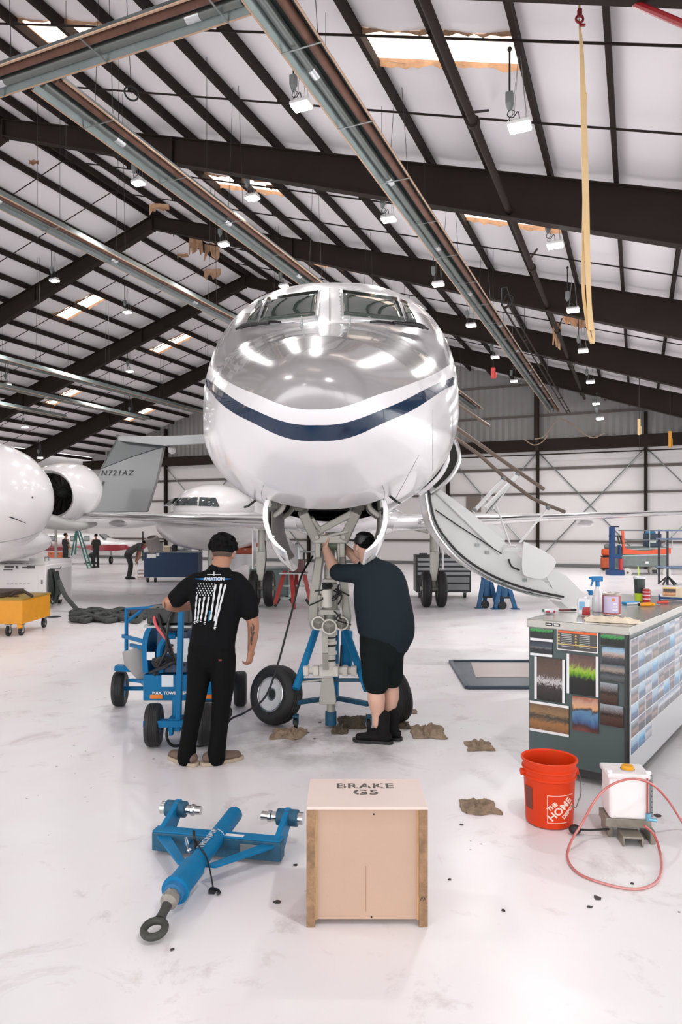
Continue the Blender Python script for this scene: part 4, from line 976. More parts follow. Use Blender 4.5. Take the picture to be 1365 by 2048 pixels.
def fprint(name, x0, y0, x1, y1, m, border=0, label=None, sides='lrtb'):
    a, zt = fpx(x0, y0); b, zb = fpx(x1, y1)
    zt = fpx((x0+x1)/2, y0)[1]; zb = fpx((x0+x1)/2, y1)[1]; W_, H_ = b-a, zt-zb
    o = P(name, t, m, box((a+b)/2, -.006, (zt+zb)/2, W_, .003, H_), smooth=False, label=label)
    bw = .018
    if border:
        bl = []
        if 'l' in sides: bl.append(box(a-bw/2, -.0065, (zt+zb)/2, bw, .003, H_))
        if 'r' in sides: bl.append(box(b+bw/2, -.0065, (zt+zb)/2, bw, .003, H_))
        if 't' in sides: bl.append(box((a+b)/2, -.0065, zt+bw/2, W_, .003, bw))
        if 'b' in sides: bl.append(box((a+b)/2, -.0065, zb-bw/2, W_, .003, bw))
        P('print_border', o, papr, *bl, smooth=False)
    return o
fprint('photo_print', 1062, 1244, 1107, 1277, aur, 1, 'green and pink northern lights print at the top left', 'b')
fprint('photo_print', 1062, 1283, 1106, 1307, night, 1, 'dark night lake print with white lower edge', 'b')
fprint('photo_print', 1075, 1316, 1126, 1402, fall, 1, 'tall waterfall print between white side strips', 'lr')
fprint('photo_print', 1140, 1310, 1193, 1390, aur2, 1, 'tall green aurora print in the middle', 'lr')
fprint('photo_print', 1061, 1411, 1139, 1462, tree, 1, 'brown print of a lone tree', 'tb')
fprint('photo_print', 1146, 1394, 1198, 1463, dusk, 0, 'dusk bay print with orange sky')
fprint('photo_print', 1203, 1256, 1253, 1292, aur, 0, 'second aurora print near the right corner')
fprint('photo_print', 1206, 1295, 1254, 1328, mount, 0, 'mountain print with blue sky')
fprint('photo_print', 1202, 1330, 1254, 1364, valley, 0, 'misty valley print')
fprint('photo_print', 1202, 1366, 1237, 1408, rockm, 0, 'dark rocky stream print')
fprint('photo_print', 1202, 1410, 1248, 1452, rockm, 0, 'brown shore print')
wl = fprint('warning_label', 1116, 1262, 1196, 1304, mat('label_dark', (70, 70, 70), .4), 0, 'black warning label with orange heading')
a, zt = fpx(1116, 1258); b, zb = fpx(1197, 1306)
P('label_border', wl, papr, *[box(*q) for q in (((a+b)/2, -.0075, zt, b-a, .002, .006), ((a+b)/2, -.0075, zb, b-a, .002, .006), (a, -.0075, (zt+zb)/2, .006, .002, zt-zb), (b, -.0075, (zt+zb)/2, .006, .002, zt-zb))])
P('label_heading', wl, mat('label_orange', (226, 98, 36), .4), box((a+b)/2, -.008, zt-.014, b-a-.012, .002, .014))
P('label_yellow_bar', wl, mat('label_sand', (210, 180, 110), .4), box((a+b)/2, -.008, zb+.038, b-a-.012, .002, .007))
PE('label_symbol', wl, mat('label_sand', (210, 180, 110), .4), [prism([(-.008, -.006), (.008, -.006), (0, .008)], (x, -.008, zt-.035-.02*k), (1, 0, 0), (0, 0, 1), .002) for x in (a+.012, a+.13) for k in range(4)])
P('label_text', wl, papr, *[box(x, -.008, zt-.03-.012*k, .07, .001, .0025) for x in (a+.065, a+.19) for k in range(8)])['kind'] = 'stuff'
# rows of small prints along the long side
random.seed(11)
pal = [[(0, (14, 40, 70)), (.4, (30, 84, 130)), (.6, (120, 150, 170)), (1, (150, 180, 200))], [(0, (24, 28, 34)), (.45, (70, 80, 92)), (.6, (180, 186, 194)), (1, (70, 104, 140))],
       [(0, (10, 70, 110)), (.5, (0, 120, 170)), (.7, (110, 170, 200)), (1, (170, 190, 205))], [(0, (60, 44, 40)), (.4, (130, 108, 100)), (.6, (34, 42, 52)), (1, (140, 156, 170))],
       [(0, (16, 20, 26)), (.5, (44, 56, 70)), (.62, (140, 120, 120)), (1, (50, 70, 100))], [(0, (100, 112, 124)), (.5, (170, 166, 172)), (.7, (80, 112, 140)), (1, (190, 188, 194))]]
pm = [picmat('print_small_%s' % n_, p_, ns=4+3*i) for i, (n_, p_) in enumerate(zip(('sea', 'snow', 'lagoon', 'rock', 'storm', 'ice'), pal))]
k = 0
for r_ in range(7):
    for c_ in range(12):
        if r_ == 6 and c_ > 2: continue
        y = .12+.19*c_+random.uniform(-.01, .01); z = .965-.11*r_
        if c_ == 11 and r_ > 3: continue
        o = P('small_photo_print', t, random.choice(pm), box(.0085, y, z, .002, .174, .1), smooth=False); k += 1
        P('print_border', o, papr, box(.0075, y, z, .002, .183, .107), smooth=False)
print('prints', k)

# ---- rags
ragm = mat('dirty_rag', (168, 146, 122), .9, var=.5, vscale=16, bump=.6, bscale=60)
ragd = mat('oily_rag', (104, 92, 76), .9, var=.5, vscale=14, bump=.6, bscale=60)
ragp = mat('pale_rag', (238, 222, 200), .85, var=.2, vscale=12, bump=.4, bscale=50)
from mathutils import noise as mnoise
def rag(name, label, c, w_, d_, h_, m, seed, cat='rag', rz=0, n=26):
    V = []; Fq = []
    for lay in (0, 1):
        for j in range(n+1):
            for i in range(n+1):
                u, v = i/n-.5, j/n-.5; ang = math.atan2(v, u); rad = max(abs(u), abs(v))*2
                edge = 1+.28*mnoise.noise(Vector((math.cos(ang)*1.7+seed, math.sin(ang)*1.7, seed)))
                x = u*w_*edge; y = v*d_*edge
                nn_ = abs(mnoise.noise(Vector((u*4.5+seed*3, v*4.5, seed))))*1.3+.5*abs(mnoise.noise(Vector((u*11, v*11+seed, 2))))
                f = max(0, 1-rad**3)
                z = .006+h_*.8*f*nn_+.25*h_*abs(mnoise.noise(Vector((u*9, v*9, seed+5))))
                V.append((x, y, z if lay == 0 else max(0.001, z-.008)))
    N = (n+1)**2
    for j in range(n):
        for i in range(n):
            a = j*(n+1)+i; Fq += [(a, a+1, a+n+2, a+n+1), (N+a, N+a+n+1, N+a+n+2, N+a+1)]
    for i in range(n):
        for a, b in ((i, i+1), (n*(n+1)+i, n*(n+1)+i+1), (i*(n+1), (i+1)*(n+1)), (i*(n+1)+n, (i+1)*(n+1)+n)): Fq.append((a, b, N+b, N+a))
    o = P(name, None, m, (V, Fq), loc=c, rot=(0, 0, rz), sharp=70); return tag(o, label, cat)
for i, (px, py, w_, d_, h_, m, lab) in enumerate(((578, 1470, .26, .26, .06, ragm, 'brown rag under and beside the leaning spare wheel'), (679, 1462, .14, .2, .055, ragd, 'small dark rag left of the black boots'),
    (705, 1446, .26, .36, .08, ragd, 'large dark oily rag behind the black boots'), (803, 1452, .14, .2, .04, ragd, 'thin grey rag behind the boot heel'), (857, 1466, .28, .34, .1, ragm, 'large crumpled tan rag right of the boots'),
    (960, 1494, .22, .22, .06, ragm, 'crumpled light brown rag in front of the flat metal panel'), (961, 1616, .22, .22, .06, ragm, 'wrinkled beige rag between crate and orange bucket'), (824, 1424, .1, .16, .03, ragm, 'small orange brown rag behind the second spare wheel'))):
    rag('shop_rag', lab, fl(px, py), w_, d_, h_, m, i*1.37+.5)
# ---- flat panel on the floor
pm_ = mat('panel_slate', (72, 86, 98), .3, .3, var=.15, vscale=3)
a, b, c, d = fl(902, 1325), fl(935, 1378), fl(1110, 1378), fl(1110, 1325)
t = T('floor_panel', 'flat slate grey metal panel with raised rim lying on the floor left of the tool chest', 'panel', ((a.x+c.x)/2, (a.y+c.y)/2, 0))
o_ = Vector(t.location)
P('sheet', t, pm_, loft([[p-o_+Vector((0, 0, z)) for p in (a, b, c, d)] for z in (.004, .02)]))
P('reflection_patch', t, mat('panel_painted_reflection', (186, 172, 166), .3, .2), loft([[p-o_+Vector((0, 0, z)) for p in (a*.86+c*.14+Vector((.12, .1, 0)), b*.9+d*.1+Vector((0.05, .35, 0)), c*.9+a*.1+Vector((0, .35, 0)), d*.9+b*.1)] for z in (.02, .024)]))  # paler patch paints in the light reflected by the dark sheet
P('rim', t, mat('panel_rim', (60, 74, 88), .4), *[beam(p-o_+Vector((0, 0, .02)), q-o_+Vector((0, 0, .02)), .05, .03) for p, q in ((a, b), (b, c), (c, d), (d, a))])
# ---- spare wheels
def tyre_set(label, c, R, w_, axis, name='spare_wheel'):
    ax = Vector(axis).normalized(); t = T(name, label, 'wheel', (c[0], c[1], 0))
    wc = Vector((0, 0, c[2]))
    wheel(t, wc, R, w_, axis=-ax, rim=mat('wheel_rim_white', (206, 206, 208), .3, .1), hubr=.6, name='rim', tyre_name='tyre')
    o = wc+ax*(w_*.2+.0)
    P('rim_lip', t, chrome, torus(wc+ax*(w_*.38), R*.57, R*.035, ax, 40, 8)); P('rim_step', t, mat('rim_step_grey', (150, 150, 152), .35, .3), lathe([(R*.42, .002), (R*.44, .012), (R*.47, .012), (R*.50, .0)], 36, o, ax)); P('hub_hole', t, black, lathe([(0, .012), (R*.16, .012), (R*.19, 0)], 20, o+ax*.0, ax)); 
    P('hub_bearing', t, galv, torus(o+ax*.01, R*.2, .012, ax, 24, 8))
    a_, b_ = frame(ax)
    PE('rim_hole', t, dark, [cyl(o+a_*R*.4*math.cos(q)+b_*R*.4*math.sin(q)-ax*.01, o+a_*R*.4*math.cos(q)+b_*R*.4*math.sin(q)+ax*.006, .009, n=8) for q in [k*PI/3 for k in range(6)]])
    return t
tyre_set('spare wheel with white rim leaning on its black tyre beside the nose gear', (-.585, 6.3, .265), .262, .2, (-.62, -.78, .22))
tyre_set('second spare wheel mostly hidden behind the legs in shorts', (.47, 6.35, .25), .25, .17, (.9, .42, .15))
# ---- blue axle jack under the nose gear
t = T('axle_jack', 'blue tripod axle jack with casters under the nose gear leg', 'jack', (-.09, 6.3, 0))
def JK(px, py, Y): p = at(px, py, Y); return p-Vector((-.09, 6.3, 0))
P('leg', t, tb, cyl(JK(634, 1256, 6.45), JK(592, 1378, 6.1), .034, n=14)); P('leg', t, tb, cyl(JK(690, 1256, 6.45), JK(735, 1380, 6.1), .034, n=14)); P('leg', t, tb, cyl(JK(672, 1262, 6.6), JK(672, 1400, 6.95), .03, n=14))
P('base_bar', t, tbd, beam(JK(592, 1405, 6.15), JK(668, 1395, 6.6), .05, .04), beam(JK(668, 1395, 6.6), JK(738, 1408, 6.15), .05, .04), beam(JK(600, 1360, 6.2), JK(735, 1360, 6.2), .03, .03), bev=.004)
P('fluid_cylinder', t, tb, cyl(JK(694, 1338, 6.55), JK(694, 1262, 6.55), .055, n=20), bev=.006)
P('lift_ram', t, steel, cyl((0.0, -.1, .12), (0, -.1, .28), .035, n=16)); P('jack_head', t, tbd, cyl((0, -.1, .02), (0, -.1, .14), .05, n=16))
P('pump_handle', t, black, cyl(JK(680, 1345, 6.5), JK(683, 1290, 6.5), .008, n=8)); P('valve_knob', t, mat('knob_yellow', (200, 190, 120), .5), sph(tuple(JK(676, 1330, 6.45)), .014, 8, 6))
for px, py, Y in ((592, 1420, 6.12), (738, 1420, 6.1), (668, 1400, 6.9)):
    p = JK(px, py, Y); cw = P('caster', t, tbd, box(p.x, p.y, .12, .05, .07, .02), box(p.x-.022, p.y, .09, .006, .05, .08), box(p.x+.022, p.y, .09, .006, .05, .08)); P('caster_wheel', cw, dark, cyl((p.x-.016, p.y, .05), (p.x+.016, p.y, .05), .05, n=20), bev=.006)
# ---- blue service cart on four wheels
cb = mat('cart_blue', (0, 106, 158), .5, var=.08, spec=.25)
t = T('service_cart', 'blue four wheeled service cart with hoses and a tall handle left of the standing mechanic', 'cart', (-1.35, 6.3, 0))
O = Vector((-1.35, 6.3, 0))
def K(px, py, Y): return at(px, py, Y)-O
P('chassis', t, cb, box(-.04, .22, .40, .60, 1.1, .22), bev=.008)
P('upper_tank', t, cb, box(.02, .3, .66, .42, .8, .3), bev=.02)
P('front_plate', t, mat('plate_white', (214, 220, 226), .4), box(-.13, -.335, .46, .1, .006, .1)); 
tx = text('MAX. TOWING SPEED', .036, .002, 'LEFT', bold=.001); P('lettering', t, white, ([(p[0]-.26, -.333-p[2], .355+p[1]) for p in tx[0]], tx[1]), smooth=False)
PE('reflector', t, mat('reflector_orange', (226, 120, 20), .3), [box(-.225, -.335, .325, .11, .008, .035), box(.22, -.335, .325, .11, .008, .035)], bev=.004)
P('label_small', t, mat('label_cream', (220, 205, 170), .4), box(-.02, -.335, .47, .04, .004, .03))
arch = smoothpath([K(292, 1345, 6.0), K(290, 1290, 6.0), K(298, 1258, 6.0), K(318, 1243, 6.0), K(340, 1246, 6.0)], 5)
P('arch_frame', t, cb, loft([[p+Vector((-.02, -.02, 0)), p+Vector((.025, -.02, 0)), p+Vector((.025, .35, 0)), p+Vector((-.02, .35, 0))] for p in arch]))
P('arch_frame', t, cb, tube([K(322, 1345, 5.98), K(320, 1300, 5.98), K(334, 1275, 5.98), K(352, 1272, 5.98)], .028, 10, sm=5))
P('front_plate', t, mat('plate_white', (214, 220, 226), .4), box(*K(302, 1312, 5.97), .07, .006, .07))
P('control_panel', t, mat('panel_navy', (24, 50, 84), .4), box(*K(350, 1300, 6.1), .26, .2, .36), bev=.008)
PE('data_plate', t, mat('plate_white', (214, 220, 226), .4), [box(*K(345, 1290, 5.97), .1, .006, .14), box(*K(372, 1300, 5.97), .06, .006, .2)])
P('battery_box', t, black, box(*K(345, 1228, 6.05), .36, .3, .13), bev=.01); P('tray', t, galv, box(*K(345, 1248, 6.05), .4, .34, .02))
hs = [([(308, 1225, 5.95), (312, 1250, 5.85), (330, 1275, 5.85), (345, 1300, 5.9)], mat('hose_pink', (206, 90, 96), .4)), ([(316, 1215, 5.95), (322, 1250, 5.85), (336, 1280, 5.85), (352, 1330, 5.9)], black),
      ([(352, 1215, 5.9), (338, 1240, 5.85), (334, 1290, 5.85), (352, 1320, 5.9)], black), ([(300, 1345, 5.95), (325, 1335, 5.85), (350, 1325, 5.85), (370, 1330, 5.9)], black), ([(310, 1350, 5.95), (325, 1318, 5.85), (335, 1300, 5.85), (345, 1290, 5.9)], dark)]
for pts, m in hs: P('hose', t, m, tube([K(*p) for p in pts], .013, 7, sm=5))
P('cable_heap', t, dark, tube([K(318+16*math.cos(a_*1.9)+.6*a_, 1325+10*math.sin(a_*1.9), 5.93+.01*(a_ % 3)) for a_ in range(26)], .012, 6, sm=3))
P('handle_frame', t, cb, tube([K(253, 1330, 6.9), K(253, 1218, 6.9), K(322, 1214, 6.9)], .021, 10), cyl(K(253, 1245, 6.9), K(284, 1220, 6.9), .016, n=8))
P('side_rail', t, cb, beam(K(246, 1272, 6.9), K(316, 1290, 6.2), .03, .035), beam(K(262, 1290, 6.8), K(318, 1303, 6.1), .03, .035), bev=.004)
P('drag_link', t, cb, beam(K(262, 1360, 6.9), K(300, 1364, 6.1), .05, .03), beam(K(232, 1335, 6.9), K(275, 1338, 6.9), .1, .05), bev=.004)
P('deflector', t, mat('cart_grey_shroud', (150, 148, 146), .5), lathe([(0, 0), (.13, 0), (.14, .12), (.03, .36), (0, .36)], 18, K(272, 1296, 6.7), (.3, -.1, -1)))
rim_b = mat('rim_blue', (20, 110, 160), .4)
for px, py, Y in ((240, 1376, 6.95), (308, 1451, 5.66), (413, 1449, 5.68)):
    p = K(px, py, Y); wheel(t, (p.x, p.y, .172), .172, .125, (1, .12, 0), rim=rim_b, hubr=.5)
wheel(t, (.35, .65, .172), .172, .125, (1, .12, 0), rim=rim_b, hubr=.5)
P('axle', t, cb, cyl((-.85, .65, .172), (.35, .65, .172), .022, n=10), beam(K(288, 1446, 5.55), K(430, 1446, 5.58), .08, .05), bev=.004)
P('steering_yoke', t, cb, box(*K(352, 1446, 5.62), .1, .14, .1), cyl(K(352, 1448, 5.62), K(352, 1395, 5.75), .03, n=12), beam(K(343, 1470, 5.55), K(343, 1440, 5.55), .03, .05, up=(0, 1, 0)), bev=.005)
P('tow_handle', t, cb, beam(K(357, 1440, 5.58), K(363, 1205, 5.62), .045, .045, up=(0, 1, 0)), bev=.006)
# ---- cables
def cable(label, pts, r, m=None, name='cable', sm=7):
    return tag(P(name, None, m or black, tube(pts, r, 8, sm=sm)), label, 'cable')
cable('thin black cable hanging from the nose gear past the spare wheel to the floor', [at(626, 1112, 6.2), at(604, 1150, 6.05), at(590, 1200, 5.95), at(572, 1270, 5.9), at(554, 1335, 5.88), at(530, 1395, 5.85), at(490, 1425, 5.8), at(460, 1440, 5.9), fl(440, 1475, .03), fl(400, 1492, .012), fl(375, 1485, .012)], .009)
cable('black hose looping on the floor below the blue cart', [K(350, 1425, 5.8)+O, at(338, 1450, 5.6), at(334, 1475, 5.55), fl(350, 1492, .015), fl(392, 1478, .012), at(440, 1452, 5.9), at(462, 1428, 6.0), at(455, 1412, 6.0), at(430, 1402, 6.0), at(400, 1402, 6.0)], .012)
# small dark scraps on the floor
random.seed(4)
for i, (px, py, s_) in enumerate(((556, 1805, .02), (455, 1520, .01), (640, 1445, .015), (616, 1466, .014), (925, 1650, .013), (1316, 1632, .03), (1008, 1822, .01), (345, 1900, .01), (592, 1731, .014), (1195, 1797, .02), (1266, 1768, .01), (630, 1478, .012), (660, 1448, .012), (900, 1760, .008), (1180, 1815, .012))):
    p = fl(px, py); r_ = [(s_*random.uniform(.6, 1.2)*math.cos(a_), s_*random.uniform(.6, 1.2)*math.sin(a_)) for a_ in [2*PI*k/6 for k in range(6)]]
    tag(P('floor_scrap', None, mat('scrap_dark', (70, 64, 64), .8), prism(r_, (0, 0, .003), (1, 0, 0), (0, 1, 0), .004), loc=p), 'tiny dark scrap of debris on the white floor', 'debris', 'scraps of debris on the floor')
# ================================================================ people
def limb(pts, n=18, ref=(1, 0, 0), cap=True):
    """rounded tapering limb through (x, y, z, r) or (x, y, z, rx, ry)"""
    P_ = [Vector(p[:3]) for p in pts]; R_ = [(p[3], p[4] if len(p) > 4 else p[3]) for p in pts]
    # smooth resample
    Q = []; RR = []
    m = len(P_)
    for i in range(m-1):
        for j in range(4):
            t = j/4; i0, i3 = max(i-1, 0), min(i+2, m-1)
            def cr(a, b, c, d): return .5*((2*b)+(c-a)*t+(2*a-5*b+4*c-d)*t*t+(3*b-a-3*c+d)*t**3)
            Q.append(cr(P_[i0], P_[i], P_[i+1], P_[i3])); RR.append(tuple(cr(R_[i0][k], R_[i][k], R_[i+1][k], R_[i3][k]) for k in (0, 1)))
    Q.append(P_[-1]); RR.append(R_[-1])
    d0 = (Q[1]-Q[0]).normalized(); d1 = (Q[-1]-Q[-2]).normalized()
    if cap:
        pre = [(Q[0]-d0*min(RR[0])*s, tuple(r*k for r in RR[0])) for s, k in ((.95, .2), (.8, .6), (.45, .88))]
        post = [(Q[-1]+d1*min(RR[-1])*s, tuple(r*k for r in RR[-1])) for s, k in ((.45, .88), (.8, .6), (.95, .2))]
        Q = [p for p, _ in pre]+Q+[p for p, _ in post]; RR = [r for _, r in pre]+RR+[r for _, r in post]
    rings = []; ref = Vector(ref)
    for i, p in enumerate(Q):
        d = (Q[min(i+1, len(Q)-1)]-Q[max(i-1, 0)]).normalized(); a = ref-d*ref.dot(d)
        if a.length < .05: a = Vector((0, 1, 0))-d*d.y
        a.normalize(); b = d.cross(a).normalized(); rx, ry = RR[i]
        rings.append([p+a*math.cos(t)*rx+b*math.sin(t)*ry for t in [2*PI*k/n for k in range(n)]])
    return loft(rings)
def organic(name, parent, m, shapes, vox=.008, it=3, fac=.6, label=None):
    o = P(name, parent, m, *shapes, sharp=180, label=label)
    r = o.modifiers.new('merge', 'REMESH'); r.mode = 'VOXEL'; r.voxel_size = vox; r.use_smooth_shade = True
    s = o.modifiers.new('soften', 'SMOOTH'); s.iterations = it; s.factor = fac
    return o
def hand(w_, d, up, out, L=.18, curl=.9, spread=.12, s=1):
    """wrist point w_, d pointing along the fingers, up = back of hand, out = thumb side"""
    w_ = Vector(w_); d = Vector(d).normalized(); up = Vector(up); up = (up-d*up.dot(d)).normalized(); sd = d.cross(up).normalized()
    if sd.dot(Vector(out)) < 0: sd = -sd
    sh = [limb([tuple(w_)+(.026, .02), tuple(w_+d*.03)+(.034, .019), tuple(w_+d*.075)+(.040, .016), tuple(w_+d*.09)+(.038, .014)], ref=tuple(sd))]
    for k, (off, ln) in enumerate(((.030, .072), (.010, .08), (-.010, .074), (-.029, .058))):
        p = w_+d*.085+sd*off; dd = (d+sd*off*3*spread).normalized(); c = curl*(1+.12*k)
        p1 = p+(dd*math.cos(c*.35)-up*math.sin(c*.35))*ln*.45; p2 = p1+(dd*math.cos(c)-up*math.sin(c))*ln*.32; p3 = p2+(dd*math.cos(c*1.5)-up*math.sin(c*1.5))*ln*.25
        sh.append(limb([tuple(p)+(.0095,), tuple(p1)+(.009,), tuple(p2)+(.0083,), tuple(p3)+(.007,)], n=10))
    p = w_+d*.02+sd*.024; p1 = p+(d*.6+sd*.75-up*.25).normalized()*.038; p2 = p1+(d*.9+sd*.25-up*.45).normalized()*.032; p3 = p2+(d*.9-up*.5).normalized()*.022
    sh.append(limb([tuple(p)+(.014,), tuple(p1)+(.0115,), tuple(p2)+(.010,), tuple(p3)+(.008,)], n=10))
    return sh
def head_shapes(c, yaw=0, pitch=0, s=1):
    """head looking along +y, centre c"""
    M = Matrix.Translation(c) @ Euler((pitch, 0, yaw)).to_matrix().to_4x4() @ Matrix.Scale(s, 4)
    sh = [sph((0, -.012, .02), (.077, .096, .098), 20, 14), sph((0, .02, -.045), (.058, .07, .07), 18, 12), sph((0, .055, -.075), (.03, .03, .026), 12, 8),
          limb([(0, .088, .02, .009), (0, .104, -.008, .012), (0, .108, -.022, .015)], n=10), sph((-.078, -.004, -.008), (.012, .02, .033), 10, 8), sph((.078, -.004, -.008), (.012, .02, .033), 10, 8),
          sph((-.03, .072, .03), (.02, .014, .01), 8, 6), sph((.03, .072, .03), (.02, .014, .01), 8, 6), sph((0, .082, -.05), (.024, .012, .009), 10, 6)]
    return [xf(x, M) for x in sh], M
def head_detail(par, M):
    ey = mat('eye_white', (230, 228, 224), .3); ir = mat('iris_dark', (40, 28, 22), .3); lp = mat('lips', (150, 92, 84), .5)
    P('eye', par, ey, xf(sph((-.03, .076, .014), .0115, 10, 8), M)); P('eye', par, ey, xf(sph((.03, .076, .014), .0115, 10, 8), M))
    PE('iris', par, ir, [xf(sph((s*.03, .0862, .014), (.005, .003, .005), 8, 6), M) for s in (-1, 1)]); P('lips', par, lp, xf(sph((0, .092, -.05), (.02, .006, .006), 10, 6), M))
skin = mat('skin', (166, 118, 94), .5, var=.08, vscale=12); skin2 = mat('skin_fair', (214, 170, 150), .5, var=.08, vscale=10)
tshirt = mat('black_tshirt', (13, 13, 15), .9, spec=.15, bump=.3, bscale=9); trou = mat('black_trousers', (11, 11, 12), .9, spec=.15, bump=.35, bscale=11)
# ---- mechanic 1: standing with his back to us
t = T('person', 'person seen from behind in black printed t-shirt and black trousers by the blue cart', 'person', (-.965, 5.22, 0))
hd, HM = head_shapes((.075, .07, 1.565), -.1, -.18, .98)
body = hd+[limb([(.05, .0, 1.36, .07, .055), (.06, .01, 1.45, .068, .062), (.070, .04, 1.51, .066, .064)]),
    limb([(.04, 0, 1.32, .14, .07), (.03, 0, 1.15, .14, .08), (.01, 0, .98, .13, .08)]),
    limb([(-.17, .0, 1.31, .05), (-.25, .0, 1.245, .05), (-.325, -.0, 1.20, .046), (-.285, .12, 1.165, .046), (-.20, .27, 1.15, .03)]),
    limb([(.22, 0, 1.30, .05), (.272, -.01, 1.2, .054), (.30, -.01, 1.09, .046), (.31, .005, 1.03, .044), (.302, .03, .93, .037), (.285, .06, .845, .027)])]
body += hand((-.20, .27, 1.15), (.15, 1, -.15), (0, .1, 1), (1, 0, 0), curl=.8)
body += hand((.285, .06, .845), (-.12, .12, -1), (.9, -.5, 0), (-.1, 1, 0), curl=1.15)
b1 = organic('body', t, skin, body, .0055, 3)
head_detail(b1, HM)
tat = mat('tattoo_ink', (74, 66, 62), .6)
random.seed(9)
def arm_mark(pts, r, yoff):
    P('tattoo', b1, tat, *[tube([Vector(p)+Vector((0, yoff, 0))+Vector((random.uniform(-.012, .012), 0, 0)) for p in pts], r, 5, sm=4)])
for (p0, p1) in (((.305, -.048, 1.06), (.322, -.04, 1.0)), ((.29, -.044, 1.03), (.31, -.036, .96)), ((.315, -.036, .99), (.3, -.018, .92)), ((.295, -.03, .955), (.3, -.005, .89))):
    arm_mark([p0, ((p0[0]+p1[0])/2+.01, p0[1]-.002, (p0[2]+p1[2])/2), p1], .005, .004)
for k in range(6):
    x = -.345+.02*k; arm_mark([(x, -.042+.022*k, 1.215), (x+.008, -.044+.022*k, 1.19), (x-.004, -.03+.022*k, 1.165)], .0035, 0)
organic('tshirt', t, tshirt, [
    limb([(.055, .01, 1.425, .10, .078), (.048, 0, 1.385, .175, .1), (.045, -.0, 1.33, .212, .118), (.04, -.005, 1.22, .205, .122), (.03, 0, 1.08, .178, .12), (.015, 0, .96, .168, .122), (.005, 0, .90, .172, .124)]),
    limb([(-.10, 0, 1.345, .09), (-.18, .0, 1.305, .08), (-.24, .0, 1.255, .07), (-.262, .0, 1.235, .071)]),
    limb([(.17, 0, 1.35, .09), (.245, -.005, 1.28, .078), (.275, -.01, 1.19, .07), (.285, -.01, 1.135, .07)])], .009, 4)
organic('trousers', t, trou, [
    limb([(.005, 0, .95, .158, .112), (.0, 0, .86, .178, .125), (-.005, 0, .80, .172, .12)]),
    limb([(-.085, .0, .80, .098, .112), (-.1, .0, .62, .084, .095), (-.13, .0, .42, .07, .08), (-.17, .0, .2, .063, .075), (-.185, .0, .08, .068, .08), (-.19, .01, .05, .07, .08)]),
    limb([(.085, .0, .80, .098, .112), (.085, .0, .62, .088, .1), (.07, .0, .42, .07, .08), (.05, .0, .2, .063, .074), (.035, .0, .08, .068, .08), (.035, .01, .05, .068, .08)])], .009, 3)
hairm = mat('hair_black', (9, 8, 8), .85, spec=.2, bump=.8, bscale=50)
random.seed(2)
hs = [xf(sph((0, -.018, .05), (.092, .108, .092), 20, 12), HM)]
for k in range(150):
    th = random.uniform(0, 2*PI); ph = random.uniform(-.15, PI/2)
    if math.sin(th) > .55 and ph < .75: continue
    q = Vector((.100*math.cos(th)*math.cos(ph), -.02+.114*math.sin(th)*math.cos(ph), .05+.102*math.sin(ph)))
    hs.append(xf(sph(tuple(q), random.uniform(.013, .021), 7, 5), HM))
organic('hair', t, hairm, hs, .0055, 0)
organic('hair_fade', t, mat('hair_fade', (84, 66, 56), .8), [xf(sph((0, -.02, .005), (.0795, .092, .06), 18, 10), HM)], .006, 1)
P('belt', t, black, loft([[(.003+.165*math.cos(a), .0+.118*math.sin(a), z) for a in [2*PI*k/32 for k in range(32)]] for z in (.895, .925)]))
shoe = mat('shoe_brown', (112, 92, 80), .7, var=.2, vscale=20); sole = mat('shoe_sole', (176, 160, 140), .7)
def shoe_(par, x, y, rz, L=.30, m=shoe, ms=sole, boot=0, h=.07):
    M = Matrix.Translation((x, y, 0)) @ Euler((0, 0, rz)).to_matrix().to_4x4()
    o = organic('boot' if boot else 'shoe', par, m, [xf(limb([(0, -.07, .055, .042, .04), (0, 0, .055, .045, .042), (0, .09, .045, .050, .036), (0, .17, .04, .047, .028)], ref=(1, 0, 0)), M)]+([xf(limb([(0, -.03, .06, .05, .055), (0, -.035, .2, .052, .058), (0, -.035, boot, .055, .06)]), M)] if boot else [xf(limb([(0, -.03, .05, .044, .05), (0, -.03, h, .046, .052)]), M)]), .007, 3)
    out = [(.040, -.105), (.05, -.05), (.046, .02), (.056, .1), (.05, .17), (.025, .215), (-.015, .218), (-.046, .175), (-.052, .1), (-.042, .02), (-.046, -.05), (-.036, -.105), (0, -.122)]
    P('shoe_sole', o, ms, xf(loft([[(a, b, z) for a, b in [(p.x, p.y) for p in smoothpath([(u, v, 0) for u, v in out]+[(out[0][0], out[0][1], 0)], 3)[:-1]]] for z in (.001, .026)]), M), bev=.003)
    return o
shoe_(t, -.19, .02, .85); shoe_(t, .03, .02, -1.0)
P('back_pocket_patch', t, mat('red_patch', (120, 40, 40), .6), box(.085, -.128, .80, .022, .004, .012))
